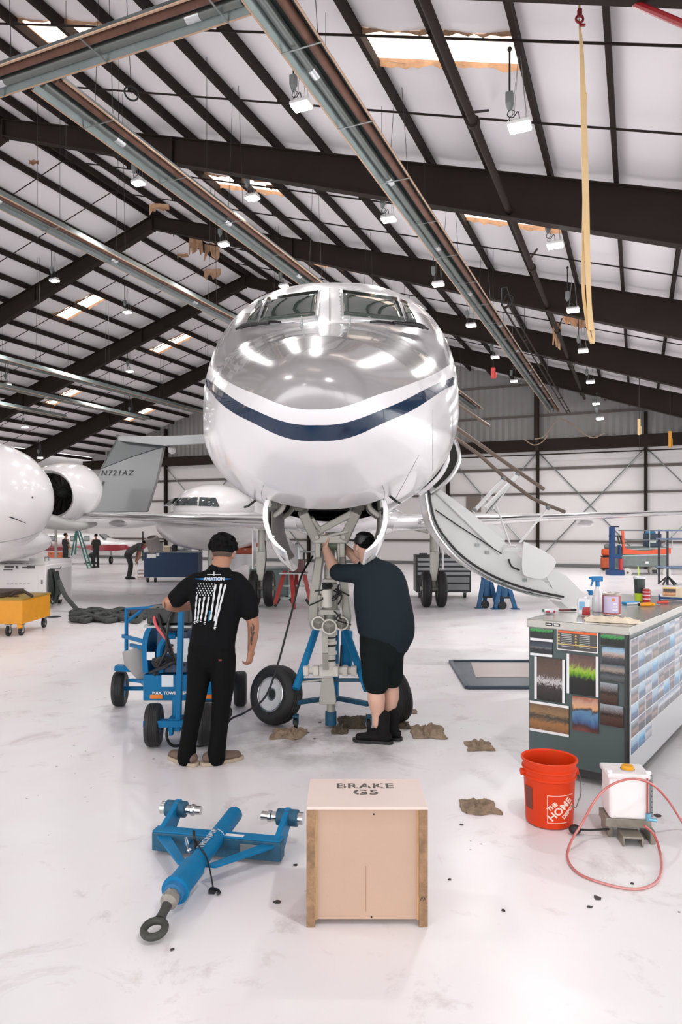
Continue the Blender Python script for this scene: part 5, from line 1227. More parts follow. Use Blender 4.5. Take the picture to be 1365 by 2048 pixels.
# print on the back of the shirt
def on_back(pts):      # lay flat (x, z) points on the curved back of the shirt
    return [(x, -.0+0-(.1235+.002)*math.sqrt(max(0, 1-((x-.04)/.222)**2))-.006+abs(x-.04)*.0, z) for x, z in pts]
prw = mat('shirt_print_white', (206, 208, 210), .8); prb = mat('shirt_print_blue', (40, 110, 170), .8); prt = mat('shirt_print_teal', (36, 120, 150), .8)
def patchback(name, poly_fn, m, nx=6, nz=6):
    V = []; 
    for j in range(nz+1):
        for i in range(nx+1): V.append(poly_fn(i/nx, j/nz))
    return (on_back(V), [(j*(nx+1)+i, j*(nx+1)+i+1, (j+1)*(nx+1)+i+1, (j+1)*(nx+1)+i) for j in range(nz) for i in range(nx)])
def strip(x0, z0, x1, z1, w_):   # vertical-ish strip
    return patchback('', lambda u, v: (x0+(x1-x0)*v+(u-.5)*w_*(1+.35*math.sin(v*22)), z0+(z1-z0)*v), None, 2, 10)
SX = lambda px: (px-420)/268; SZ = lambda py: (1535-py)/272
prints = []
for a, b, c, d, w_ in ((396, 1190, 392, 1240, .011), (403, 1195, 398, 1238, .012), (412, 1192, 405, 1236, .013), (421, 1192, 413, 1240, .012), (434, 1168, 424, 1238, .013), (445, 1166, 432, 1240, .014), (453, 1168, 433, 1250, .013)):
    prints.append(strip(SX(a), SZ(b), SX(c), SZ(d), w_))
sw = P('shirt_print', t, prw, *prints, smooth=True)
for a, b in ((392, 1242), (398, 1240), (405, 1238), (413, 1243), (433, 1252)):
    cx_, cz_ = SX(a), SZ(b); prints.append(0)
    P('wrench_end', sw, prw, patchback('', lambda u, v: (cx_+(.004+.006*v)*math.cos(2*PI*u*.8+.2), cz_-.006+(.004+.006*v)*math.sin(2*PI*u*.8+.2)), None, 12, 1))
P('teal_wrench', sw, prt, strip(SX(423), SZ(1220), SX(421), SZ(1240), .012))
st_ = []
for r_ in range(6):
    for c_ in range(7-(r_ % 2)):
        x = SX(399+5.6*c_+(r_ % 2)*2.8-r_*.8); z = SZ(1167+4.4*r_)
        st_.append(patchback('', lambda u, v: (x+(u-.5)*.010*(1-abs(v-.5)*1.2), z+(v-.5)*.010), None, 1, 2))
so = P('shirt_stars', sw, prw, *st_); so['kind'] = 'stuff'
P('blue_brush_band', t, prb, patchback('', lambda u, v: (SX(393)+u*(SX(464)-SX(393)), SZ(1157)+(v-.5)*.022*(1-abs(u-.5)*1.7)), None, 16, 2))
tx = text('AVIATION', .034, .0, bold=.001); P('shirt_lettering', t, prw, ([(x, y-.002, z) for x, y, z in on_back([(p[0]*.95+SX(431), SZ(1157)+p[1]) for p in tx[0]])], tx[1]), smooth=False)
P('plane_emblem', t, prw, patchback('', lambda u, v: (SX(431)+(u-.5)*.10, SZ(1148)+(v-.5)*.004), None, 8, 1), patchback('', lambda u, v: (SX(431)+(u-.5)*.006, SZ(1148)+(v-.3)*.03), None, 1, 2))
# ---- mechanic 2: facing left, arms raised into the gear bay
vest = mat('navy_work_shirt', (31, 40, 46), .9, spec=.15, bump=.3, bscale=8); shorts = mat('dark_shorts', (18, 26, 25), .9, spec=.15, bump=.3, bscale=9); bootm = mat('boot_black', (20, 19, 20), .8, spec=.2, bump=.2, bscale=30)
o2 = Vector((.29, 5.78, 0))
t = T('person', 'person in dark shirt, dark shorts and black boots reaching up into the nose gear bay', 'person', o2)
hd, HM = head_shapes((-.10, .22, 1.60), .75, .12, .98)
body = hd+[limb([(-.03, .09, 1.40, .08, .07), (-.06, .14, 1.46, .06, .06), (-.09, .18, 1.54, .055, .058)]), limb([(.02, .02, 1.33, .17, .12), (.04, 0, 1.1, .18, .14), (.03, 0, .9, .17, .14)]),
    limb([(-.12, .0, 1.38, .066), (-.24, .06, 1.40, .058), (-.325, .12, 1.395, .052), (-.375, .2, 1.475, .049), (-.42, .27, 1.58, .034)]),
    limb([(.05, .12, 1.36, .066), (-.05, .3, 1.42, .056), (-.16, .36, 1.50, .048), (-.27, .40, 1.60, .032)]),
    limb([(-.02, -.04, .62, .085), (-.005, -.04, .46, .068), (.0, -.05, .36, .073), (.01, -.04, .24, .05), (.01, -.04, .16, .042)]),
    limb([(.13, .06, .62, .085), (.125, .07, .46, .066), (.125, .06, .36, .07), (.115, .07, .24, .05), (.11, .07, .16, .042)])]
body += hand((-.42, .27, 1.58), (-.25, .35, .9), (-.8, -.2, .2), (0, -1, 0), curl=.9)+hand((-.27, .40, 1.60), (-.4, .3, .85), (0, .5, 1), (1, 0, 0), curl=.9)
b2 = organic('body', t, skin2, body, .0065, 3)
head_detail(b2, HM)
organic('work_shirt', t, vest, [
    limb([(-.02, .08, 1.45, .085, .075), (-.0, .03, 1.40, .175, .11), (.03, .0, 1.30, .222, .14), (.05, -.01, 1.15, .235, .165), (.075, -.01, 1.0, .24, .178), (.085, -.0, .9, .235, .18), (.08, 0, .84, .215, .165)]),
    limb([(-.06, .0, 1.37, .095), (-.18, .03, 1.385, .083), (-.28, .08, 1.385, .075), (-.315, .10, 1.39, .075)], n=18),
    limb([(.06, .1, 1.36, .085), (-.03, .26, 1.40, .075), (-.08, .31, 1.43, .072)])], .01, 4)
organic('shorts', t, shorts, [
    limb([(.07, 0, .92, .205, .16), (.06, 0, .82, .20, .165), (.055, 0, .74, .185, .15)]),
    limb([(-.015, -.03, .78, .125, .14), (-.01, -.04, .62, .115, .125), (.0, -.04, .50, .112, .12)]), limb([(.125, .05, .78, .115, .14), (.125, .06, .62, .105, .12), (.13, .06, .52, .10, .115)])], .01, 3)
organic('hair', t, hairm, [xf(sph((0, -.02, .04), (.083, .1, .085), 18, 12), HM)], .007, 1)
P('cap', t, black, xf(lathe([(.088, 0), (.09, .03), (.075, .075), (.04, .1), (0, .105)], 24, (0, -.01, .035)), HM))
P('cap_brim', t, black, xf(loft([[(x, y, z) for x, y in ((-.06, .07), (-.05, .13), (0, .15), (.05, .13), (.06, .07))] for z in (.04, .046)]), HM))
shoe_(t, .02, -.04, 1.32, m=bootm, ms=black, boot=.22); shoe_(t, .11, .07, 1.1, m=bootm, ms=black, boot=.22)
# ---- three figures further back
def far_person(label, loc, rz, pose, top, leg, hairc=hairm, k=1.0):
    t = T('person', label, 'person', loc, rz)
    if pose == 'stand':
        hd, HM = head_shapes((0, .02, 1.62))
        b_ = hd+[limb([(0, 0, 1.40, .06), (0, .01, 1.52, .05)]), limb([(0, 0, 1.38, .17, .09), (0, 0, 1.0, .14, .1)])]
        for s in (-1, 1): b_ += [limb([(s*.19, 0, 1.38, .05), (s*.23, .02, 1.12, .042), (s*.17, .16, .98, .034), (s*.1, .26, 1.0, .026)], n=12)]+hand((s*.1, .26, 1.0), (-s*.3, 1, 0), (0, 0, 1), (-s, 0, 0))
        sh = [limb([(0, 0, 1.44, .07, .06), (0, 0, 1.38, .19, .1), (0, 0, 1.1, .17, .11), (0, 0, .92, .17, .115)])]+[limb([(s*.16, 0, 1.37, .07), (s*.22, .01, 1.2, .058)]) for s in (-1, 1)]
        tr = [limb([(0, 0, .95, .155, .11), (0, 0, .84, .165, .115)])]+[limb([(s*.08, 0, .84, .09), (s*.1, 0, .5, .07), (s*.11, -.01, .08, .06)]) for s in (-1, 1)]
        feet = [(-.11, 0, .15), (.11, 0, -.15)]
    else:                                 # bending forward, hands on the knees
        hd, HM = head_shapes((0, .56, 1.24), 0, -.35)
        b_ = hd+[limb([(0, .42, 1.2, .06), (0, .5, 1.22, .052)]), limb([(0, .36, 1.16, .16, .1), (0, .05, .96, .14, .11)], ref=(1, 0, 0))]
        for s in (-1, 1): b_ += [limb([(s*.18, .36, 1.16, .052), (s*.2, .34, .88, .044), (s*.13, .26, .62, .03)], n=12)]+hand((s*.13, .26, .62), (0, .3, -1), (0, 1, 0), (-s, 0, 0))
        sh = [limb([(0, .43, 1.2, .1, .08), (0, .36, 1.17, .19, .11), (0, .15, 1.05, .175, .12), (0, .0, .93, .17, .13)], ref=(1, 0, 0))]+[limb([(s*.16, .36, 1.16, .07), (s*.2, .35, 1.0, .058)]) for s in (-1, 1)]
        tr = [limb([(0, .06, .98, .15, .12), (0, -.04, .84, .165, .13)])]+[limb([(s*.08, -.04, .84, .092), (s*.1, .06, .5, .072), (s*.11, .0, .08, .06)]) for s in (-1, 1)]
        feet = [(-.11, 0, .1), (.11, 0, -.1)]
    b_ = organic('body', t, skin, b_, .012, 1); head_detail(b_, HM)
    organic('shirt', t, top, sh, .014, 2); organic('trousers', t, leg, tr, .014, 2)
    organic('hair', t, hairc, [xf(sph((0, -.025, .035), (.084, .098, .086), 14, 9), HM)], .012, 1)
    for x, y, r_ in feet: shoe_(t, x, y, r_, m=black, ms=dark)
    t.scale = (k, k, k)
greysh = mat('grey_work_shirt', (70, 68, 70), .85); drk = mat('charcoal_cloth', (40, 40, 42), .85)
p = fl(258, 1158); far_person('person in grey shirt bending forward with hands on knees left of the blue bench', p, -1.1, 'bend', greysh, drk)
p = fl(131, 1136); far_person('person in black standing left of the green step ladder', p, -.6, 'stand', drk, drk, k=.92)
p = fl(192, 1135); far_person('person in black standing right of the green step ladder beside the red plane', p, .9, 'stand', drk, drk, k=.9)
# ================================================================ things standing on the tool chest
def tp(px, py): return fl(px, py, 1.11)
def bottle(name, label, px, py, prof, m, parts, cat='bottle', n=20, rz=0):
    p = tp(px, py); t = T(name, label, cat, p, rz); P('bottle_body' if cat == 'bottle' else 'body', t, m, lathe(prof, n)); parts(t); return t
clearm = mat('clear_plastic', (215, 215, 220), .15, coat=.4, spec=.6); bl = mat('sprayer_blue', (10, 110, 170), .4)
def p1(t):
    P('liquid', t, mat('liquid_pink', (205, 196, 210), .3), lathe([(.0405, .004), (.0405, .09)], 20))
    P('sprayer_neck', t, bl, cyl((0, 0, .19), (0, 0, .235), .017, n=14)); P('sprayer_head', t, bl, loft([[(x, y, z) for y, z in ((-.014, .235), (.014, .235), (.014, .275), (-.014, .275))] for x in (-.045, .0, .04)]), bev=.006)
    P('trigger', t, bl, tube([(-.03, 0, .245), (-.045, 0, .225), (-.05, 0, .2)], .007, 6)); P('nozzle', t, bl, cyl((-.045, 0, .262), (-.065, 0, .262), .01, n=10))
    P('dip_tube', t, mat('dip_green', (60, 120, 110), .5), cyl((.005, 0, .02), (.0, 0, .19), .004, n=6))
bottle('spray_bottle', 'clear spray bottle with blue trigger head standing tallest on the tool chest', 1196, 1223, [(0, 0), (.038, 0), (.041, .01), (.041, .1), (.032, .15), (.017, .185), (.017, .195)], clearm, p1)
def p2(t):
    P('nozzle', t, bl, lathe([(.014, .115), (.018, .13), (.018, .15), (.012, .155), (0, .155)], 14)); P('spout', t, bl, cyl((0, 0, .148), (-.03, 0, .152), .006, n=8))
bottle('squeeze_bottle', 'small white cone shaped bottle with blue nozzle between jug and tin', 1182, 1219, [(0, 0), (.036, 0), (.036, .02), (.014, .11), (.014, .118)], mat('bottle_white', (230, 230, 232), .3), p2)
def p3(t):
    P('red_fluid', t, mat('fluid_red', (160, 36, 46), .15, coat=.4), box(.017, 0, .036, .058, .062, .064), bev=.006); P('blue_label', t, mat('label_blue', (120, 170, 205), .4), box(-.012, -.029, .075, .04, .002, .06))
    P('bottle_neck', t, clearm, cyl((.01, 0, .125), (.01, 0, .145), .014, n=12))
t = T('plastic_jug', 'translucent jug with red fluid and blue label at the front of the tool chest', 'jug', tp(1168, 1231), -.3)
P('jug_body', t, clearm, box(0, 0, .065, .088, .056, .125), bev=.014, segs=3); p3(t)
t = T('paint_tin', 'round tin with pale purple label and red edge on the tool chest', 'tin', tp(1224, 1230))
P('tin_body', t, mat('tin_metal', (196, 186, 180), .3, .8), lathe([(0, 0), (.065, 0), (.067, .004), (.065, .008), (.065, .158), (.067, .162), (.066, .166), (.058, .166), (.056, .158), (0, .158)], 32))
P('label_wrap', t, mat('label_red', (160, 44, 50), .4), lathe([(.0655, .012), (.0657, .012), (.0657, .15), (.0655, .15)], 32))
P('label_panel', t, mat('label_lilac', (196, 186, 214), .4), loft([[(.0665*math.sin(a), -.0665*math.cos(a), z) for z in (.02, .145)]+[(.0655*math.sin(a), -.0655*math.cos(a), z) for z in (.145, .02)] for a in [-1.35+.2*k for k in range(10)]]))
P('label_mark', t, mat('label_orange2', (210, 130, 60), .5), prism([(.012*math.cos(a), .012*math.sin(a)) for a in [2*PI*k/12 for k in range(12)]], (-.012, -.067, .12), (1, 0, 0), (0, 0, 1), .003)); P('label_lettering', t, white, *[box(-.0, -.0672, .045+.022*k, .04-.008*k, .002, .008) for k in range(3)])
t = T('tumbler', 'dark grey tumbler with lime sleeve, clear lid and lime straw', 'tumbler', tp(1280, 1203))
P('cup', t, mat('tumbler_grey', (66, 74, 72), .3, .4), lathe([(0, 0), (.036, 0), (.038, .004), (.05, .21), (.0, .21)], 28)); P('sleeve', t, mat('lime_green', (176, 204, 36), .45), lathe([(.0375, .002), (.0385, .002), (.0425, .075), (.0415, .075)], 28))
P('lid', t, clearm, lathe([(.053, .205), (.053, .218), (.04, .228), (0, .228)], 28)); P('straw', t, mat('lime_straw', (196, 224, 60), .4), cyl((.004, 0, .05), (-.012, 0, .31), .005, n=10))
t = T('soda_can', 'red and white drinks can beside the tumbler', 'can', tp(1294, 1205))
P('can_body', t, mat('can_red', (170, 14, 26), .35, .1), lathe([(0, 0), (.026, 0), (.033, .008), (.033, .108), (.027, .12), (.026, .122), (0, .118)], 24)); P('can_print', t, mat('can_print_pale', (222, 200, 204), .35), *[lathe([(.0333, z), (.0337, z+.004), (.0333, z+.008)], 24) for z in (.03, .062, .09)]); P('can_top', t, chrome, lathe([(.0275, .119), (.026, .123), (.024, .12), (0, .119)], 24))
t = T('blue_pouch', 'flat bright blue packet lying on the tool chest', 'packet', tp(1262, 1209), .3)
P('packet', t, mat('packet_blue', (30, 140, 200), .4, bump=.3), box(0, 0, .014, .15, .06, .026), bev=.01, segs=3); P('packet_flap', t, white, box(0, -.032, .012, .13, .006, .016))
t = T('orange_tool', 'yellow orange handled tool lying on the worktop', 'tool', tp(1296, 1213), .1)
P('handle', t, mat('tool_orange', (236, 160, 20), .4), limb([(-.06, 0, .016, .014), (0, 0, .018, .017), (.05, 0, .016, .015)])); P('blade', t, chrome, cyl((.06, 0, .016), (.11, 0, .012), .006, n=8)); P('grip_end', t, black, sph((-.075, 0, .016), .013, 10, 8))
t = T('red_tool', 'red handled tool at the right of the worktop', 'tool', tp(1326, 1208), .3)
P('handle', t, mat('tool_red', (206, 70, 56), .4), limb([(-.045, 0, .015, .012), (.05, 0, .015, .014)])); P('shaft', t, chrome, cyl((.06, 0, .014), (.1, 0, .012), .004, n=8))
t = T('pliers', 'dark pliers with red grips lying at the left of the worktop', 'pliers', tp(1140, 1223), .2)
P('grip', t, mat('grip_red', (120, 40, 44), .5), limb([(-.08, .012, .012, .007), (-.0, .006, .012, .007)])); P('grip', t, mat('grip_red', (120, 40, 44), .5), limb([(-.08, -.014, .012, .007), (-.0, -.004, .012, .007)])); P('jaws', t, dark, box(.03, 0, .012, .05, .024, .014), bev=.004)
t = T('parts_bag', 'crumpled clear bag with small red parts at the left corner of the worktop', 'bag', tp(1098, 1228), .1)
P('bag_film', t, clearm, xf(sph((0, 0, .02), (.06, .035, .02), 12, 8), Matrix.Identity(4))); PE('red_part', t, mat('part_red', (170, 30, 60), .4), [box(-.02, -.03, .02, .03, .012, .012), box(.03, -.03, .018, .012, .012, .02)])
P('green_part', t, mat('part_green', (50, 120, 90), .5), box(-.05, -.02, .03, .012, .012, .02))
t = T('socket_holder', 'black socket wrench lying behind the bottles', 'tool', tp(1205, 1207), 1.1)
P('ratchet', t, black, cyl((-.07, 0, .012), (.05, 0, .012), .008, n=10)); P('ratchet_head', t, dark, cyl((.065, 0, .004), (.065, 0, .026), .018, n=14))
t = T('shop_rag', 'cream coloured rag draped over the near corner of the worktop', 'rag', (0, 0, 0))
bpy.data.objects.remove(t)
rag('shop_rag', 'cream coloured rag draped over the near corner of the worktop', tp(1228, 1243), .36, .2, .05, ragp, 9.1, rz=-.5)
t = T('picture_box', 'small cardboard box with a food picture on top of a blue and white case', 'box', fl(1342, 1193, 1.155), -.4)
P('box_body', t, mat('box_cream', (214, 196, 170), .6), box(.03, 0, .0375, .19, .1, .075)); P('picture_panel', t, picmat('print_food', [(0, (150, 100, 60)), (.4, (220, 160, 110)), (.6, (60, 44, 34)), (1, (40, 32, 28))], ns=3), box(-.01, -.0515, .04, .1, .002, .06)); P('box_stripe', t, mat('box_yellow', (214, 180, 50), .5), box(-.01, -.0515, .078, .1, .003, .01)); P('hinge_lid', t, mat('box_cream', (214, 196, 170), .6), box(.03, 0, .078, .19, .1, .006))
t = T('blue_case', 'blue and white plastic case at the far right of the worktop', 'case', fl(1345, 1200, 1.11), -.4)
P('case_base', t, white, box(.02, 0, .0225, .24, .14, .043), bev=.006); P('case_band', t, mat('case_blue', (20, 70, 140), .4), box(.02, -.0715, .022, .24, .003, .02)); P('case_side', t, mat('case_blue', (20, 70, 140), .4), box(-.107, 0, .022, .012, .146, .044), bev=.003)
# ================================================================ far things
def TF(name, label, cat, px, py, rz=0, group=None, z=0):
    p = fl(px, py, z); return T(name, label, cat, p, rz, group), p, p.y/F
# ---- yellow cart (left edge)
t, p, s = TF('yellow_cart', 'yellow orange platform cart with casters at the left edge', 'cart', 0, 1272)
yl = mat('cart_yellow', (222, 148, 12), .45, var=.1)
P('tray', t, yl, box(-.42, .5, .40, 1.62, 1.1, .40), bev=.01); P('leg', t, yl, box(.33, 0, .2, .07, .07, .14)); 
P('top_rim', t, mat('cart_yellow_dark', (150, 120, 30), .5), box(-.42, .5, .605, 1.64, 1.12, .03), bev=.004)
for x, y in ((.14, -.0), (.33, .05), (-1.1, 0), (.3, 1.0)):
    c_ = P('caster', t, galv, box(x, y, .185, .1, .08, .012), box(x-.03, y, .135, .008, .06, .1), box(x+.03, y, .135, .008, .06, .1)); P('caster_wheel', c_, dark, cyl((x-.022, y, .085), (x+.022, y, .085), .085, n=22), bev=.01); P('wheel_hub', c_, chrome, cyl((x-.026, y, .085), (x+.026, y, .085), .035, n=14))
random.seed(6)
P('dark_cargo', t, mat('netting_dark', (74, 60, 50), .9, var=.5, vscale=20), *[tube([(-.95+.25*k, .1+.1*(k % 3), .62), (-.8+.25*k, .3, .72-.05*(k % 4)), (-.55+.25*k, .2, .63)], .03, 6, sm=4) for k in range(5)], box(-.6, .5, .66, 1.2, .8, .09), bev=.02)
# ---- white ground power unit
t, p, s = TF('ground_power_unit', 'large white ground power unit cabinet with vents at the left', 'power unit', 44, 1219)
gw = mat('unit_white', (230, 226, 226), .35)
P('cabinet', t, gw, box(-.45, .75, .56, 1.95, 1.5, .84), bev=.03, segs=3); P('side_panel', t, mat('unit_side', (200, 196, 196), .4), box(.53, .75, .52, .012, 1.3, .7), bev=.01)
P('top_panel', t, gw, loft([[(x, y, z) for y, z in ((-.02, .98), (-.02, .99), (.5, 1.07), (1.5, 1.07), (1.5, .98))] for x in (-1.42, .5)]), bev=.01)
PE('vent', t, mat('vent_dark', (84, 78, 80), .6), [box(x, -.012, z, w_, .02, h_) for x, z, w_, h_ in ((-.28, .93, .2, .045), (-.30, .87, .2, .02), (-.1, .93, .04, .06), (.06, .92, .1, .03), (.2, .93, .16, .06))])
PE('top_slot', t, black, [box(x, .06, 1.0, w_, .02, .02) for x, w_ in ((-.45, .05), (-.38, .05), (-.15, .26), (.1, .04))])
P('front_door', t, gw, box(-.2, -.006, .5, 1.1, .012, .62), bev=.004); P('faded_marking', t, mat('faded_mark', (196, 190, 190), .5), *[box(-.3+.09*k, -.014, .56+.01*(k % 2), .06, .002, .03) for k in range(6)])
P('door_handle', t, grey, box(.44, -.016, .6, .03, .02, .1), bev=.004)
for x, y in ((.2, .15), (-.9, .15), (.3, 1.3)):
    c_ = P('caster', t, dark, box(x, y, .13, .1, .1, .03)); P('caster_wheel', c_, black, cyl((x-.03, y, .07), (x+.03, y, .07), .07, n=18))
P('lift_hook', t, galv, tube([(.46, .1, 1.05), (.46, .1, 1.14), (.46, .3, 1.14), (.46, .3, 1.05)], .012, 6))
random.seed(8)
cables = [tube([(.55, .1+.05*k, .86), (.60, .05+.05*k, .7), (.58+.02*(k % 3), .05+.05*k, .25+.06*(k % 4)), (.64, .12+.05*k, .12+.07*(k % 3)), (.68, .18+.05*k, .4), (.66, .1+.04*k, .82)], .022, 7, sm=5) for k in range(6)]
PE('power_cable', t, mat('cable_dark', (48, 54, 52), .6), cables)
P('cable_hook', t, galv, tube([(.5, .2, .88), (.75, .2, .88), (.78, .2, .93)], .014, 6))
hc = mat('hose_dark_grey', (64, 68, 66), .7, bump=.4, bscale=30)
random.seed(12)
pts = [at(118, 1162, 15.2), at(130, 1190, 15.0), at(148, 1212, 14.8), fl(160, 1226, .05)]
x0, x1 = 142, 292
for lane in range(7):
    yy_ = 1220+3.1*lane; xs = [x0+14+ (x1-x0-30)*k/8 for k in range(9)]
    if lane % 2: xs = xs[::-1]
    pts += [fl(x+random.uniform(-4, 4), yy_+2.6*math.sin(k*1.9+lane)+random.uniform(-1, 1), .05+.03*(lane % 2)) for k, x in enumerate(xs)]
    if lane < 6: pts.append(fl((x0 if lane % 2 else x1), yy_+2, .05))
pts += [fl(300, 1216, .05), fl(360, 1210, .05), fl(430, 1207, .05)]
tag(P('air_hose', None, hc, tube(pts, .05, 9, sm=4)), 'thick dark hose folded back and forth on the floor right of the white power unit', 'hose')
tag(P('floor_disc', None, black, lathe([(0, .012), (.12, .012), (.14, .001)], 20), loc=fl(108, 1234)), 'small round black disc lying on the floor below the hanging cables', 'disc')
# ---- left foreground jet: nose and open engine inlet
t = T('parked_jet', 'white parked jet cut off by the left edge with its open engine inlet', 'airplane', (-7.5, 14.6, 0))
def Q(px, py, Y): return at(px, py, Y)-Vector((-7.5, 14.6, 0))
aw = mat('aircraft_white_gloss2', (236, 233, 234), .2, coat=.4)
c0 = Q(-18, 1000, 14.6)
P('fuselage', t, aw, lathe([(.02, 0), (.2, .02), (.4, .08), (.6, .2), (.8, .4), (.98, .7), (1.12, 1.1), (1.22, 1.7), (1.26, 2.4), (1.27, 4.2)], 44, (c0.x+1.35, c0.y-1.1, c0.z), (-.86, .5, 0)), lathe([(.02, 0), (.02, .01)], 4, tuple(c0)))
c1 = Q(-28, 1085, 14.7); P('belly_fairing', t, aw, sph(tuple(c1), (1.12, 2.0, .42), 28, 16))
P('antenna_blade', t, black, loft([[Q(0, 1024, 13.2), Q(0, 1028, 13.2)], [Q(52, 1046, 13.35), Q(52, 1047, 13.35)]], False))
P('panel_seam', t, mat('seam_grey', (150, 150, 152), .5), tube([Q(-5, 1086, 13.4), Q(30, 1080, 13.45), Q(60, 1072, 13.6), Q(90, 1058, 13.9)], .008, 5, sm=5))
c2 = Q(100, 990, 16.2); dn = Vector((.10, .98, .14)).normalized()
na = P('engine_nacelle', t, aw, lathe([(.50, .10), (.54, .02), (.58, 0), (.63, .06), (.69, .35), (.72, .8), (.66, 1.3), (.50, 1.72), (.36, 1.8), (.34, 1.2)], 44, c2, dn), sharp=60)
P('inlet_duct', na, mat('inlet_dark', (50, 46, 44), .5, .2), lathe([(.50, .10), (.48, .3), (.46, .7), (0, .72)], 36, c2, dn)); P('inlet_lip', na, chrome, torus(c2+dn*.03, .56, .03, dn, 44, 8))
P('fan_hub', na, galv, lathe([(0, .4), (.1, .5), (.14, .7)], 20, c2, dn))
PE('fan_blade', na, mat('fan_metal', (110, 106, 100), .35, .7), [(lambda a: loft([[c2+dn*.68+a*.14+dn.cross(a)*.02, c2+dn*.64+a*.14-dn.cross(a)*.02], [c2+dn*.70+a*.45+dn.cross(a)*.05, c2+dn*.62+a*.45-dn.cross(a)*.05]], False))((frame(dn)[0]*math.cos(q)+frame(dn)[1]*math.sin(q))) for q in [2*PI*k/16 for k in range(16)]])
c3 = Q(60, 1035, 16.0); P('pylon', t, mat('fairing_grey', (196, 196, 194), .35), limb([tuple(c3)+(.3, .2), tuple(Q(150, 1052, 16.6))+(.16, .12), tuple(Q(190, 1048, 17.2))+(.06, .05)]))
P('belly_gear_door', t, mat('fairing_grey', (196, 196, 194), .35), box(*Q(15, 1119, 14.6), .9, .02, .05))
P('nose_gear', t, steel, cyl(tuple(Q(-30, 1110, 14.6)), (Q(-30, 1110, 14.6).x, 0, .3), .06, n=12)); wheel(t, (Q(-30, 1110, 14.6).x, 0, .3), .3, .2)
# ---- grey tail with registration letters
t = T('tail_jet', 'grey T-tail of a parked jet with its registration letters, behind the left wing', 'airplane', (-8.0, 24, 0))
def R_(px, py, Y=24.0): return at(px, py, Y)-Vector((-8.0, 24, 0))
tg = mat('tail_grey', (134, 136, 138), .25, coat=.5); td = mat('tail_dark_grey', (62, 70, 72), .22, coat=.5)
def slabp(pts, Y, th, grow=0): return loft([[R_(a, b, Y)+Vector((0, d, 0)) for a, b in pts] for d in (-th/2, th/2)])
P('fin', t, tg, slabp([(164, 1026), (205, 935), (262, 915), (330, 893), (316, 960), (296, 1024)], 24, .22), bev=.03, sharp=50)
P('fin_upper', t, td, slabp([(203, 940), (240, 874), (345, 872), (340, 893), (330, 894), (262, 917)], 24, .24), bev=.03, sharp=50)
P('rudder', t, mat('rudder_grey', (172, 176, 174), .3), slabp([(148, 1026), (188, 960), (206, 962), (180, 1026)], 23.8, .12), bev=.02)
P('fin_leading_edge', t, chrome, tube([R_(164, 1024), R_(203, 938), R_(238, 874)], .035, 8))
P('stabiliser', t, mat('stabiliser_grey', (160, 162, 164), .25, coat=.4), loft([[R_(x, y0, Y), R_(x, y1, Y), R_(x+8, y1, Y+1.6), R_(x+8, y0, Y+1.6)] for x, y0, y1, Y in ((236, 872, 882, 23.4), (330, 872, 892, 23.2), (430, 868, 886, 23.2), (560, 862, 874, 23.6))]), loft([[R_(x, y0, Y), R_(x, y1, Y), R_(x+4, y1, Y+1.4), R_(x+4, y0, Y+1.4)] for x, y0, y1, Y in ((245, 871, 880, 24), (232, 868, 874, 27))]), bev=.02)
P('tip_fairing', t, white, sph(tuple(R_(344, 900)), (.12, .3, .14), 12, 8))
P('tail_cone', t, white, sph(tuple(R_(225, 1040, 24.4)), (1.9, .5, .3), 20, 12)); P('tail_gear_leg', t, steel, cyl(tuple(R_(112, 1045, 24.4)), (R_(112, 1045, 24.4).x, .4, 0), .05, n=8))
tx = text('N721AZ', .30, .01, shear=.25, space=1.25); o_ = R_(236, 947)
k_ = 1.12/ (max(p[0] for p in tx[0])-min(p[0] for p in tx[0]))
P('registration_letters', t, black, ([(o_.x+p[0]*k_, -.13-p[2], o_.z+p[1]*.85) for p in tx[0]], tx[1]), smooth=False)
# ---- white jet nose with cockpit windows behind the wing
t = T('white_jet', 'white jet with dark cockpit windows seen over the left wing of the big jet', 'airplane', (-3.6, 19.6, 0))
jb = fl(0, 0, 0) if False else Vector((-3.6, 19.6, 0)); q0 = at(415, 1046, 19.6)-jb
R = []
for y, wx, wz, dz in ((-2.4, .05, .04, -.15), (-2.2, .35, .25, -.14), (-1.7, .75, .5, -.1), (-1.0, 1.15, .75, -.04), (-.2, 1.42, .92, .02), (.8, 1.55, 1.02, .06), (1.9, 1.55, 1.04, .06), (2.6, 1.55, 1.05, .06), (6, 1.55, 1.05, .06), (9, 1.2, .9, .2)):
    R.append([(q0.x+wx*math.cos(a), y, q0.z+dz+wz*math.sin(a)*((.42 if y < 2 else 1.0) if math.sin(a) > 0 else .85)) for a in [2*PI*k/36 for k in range(36)]])
P('fuselage', t, aw, loft(R), sharp=70)
P('cockpit_roof', t, aw, sph((q0.x+.05, .9, q0.z+.42), (1.15, 1.9, .72), 28, 16))
def shell(px, py):        # first point of the cockpit hump seen at a pixel
    c = Vector((q0.x+.05, .9, q0.z+.42)); Y = 17.5
    while Y < 21:
        p = at(px, py, Y)-jb; d = p-c
        if (d.x/1.15)**2+(d.y/1.9)**2+(d.z/.72)**2 < 1: return p
        Y += .01
    return at(px, py, 19.2)-jb
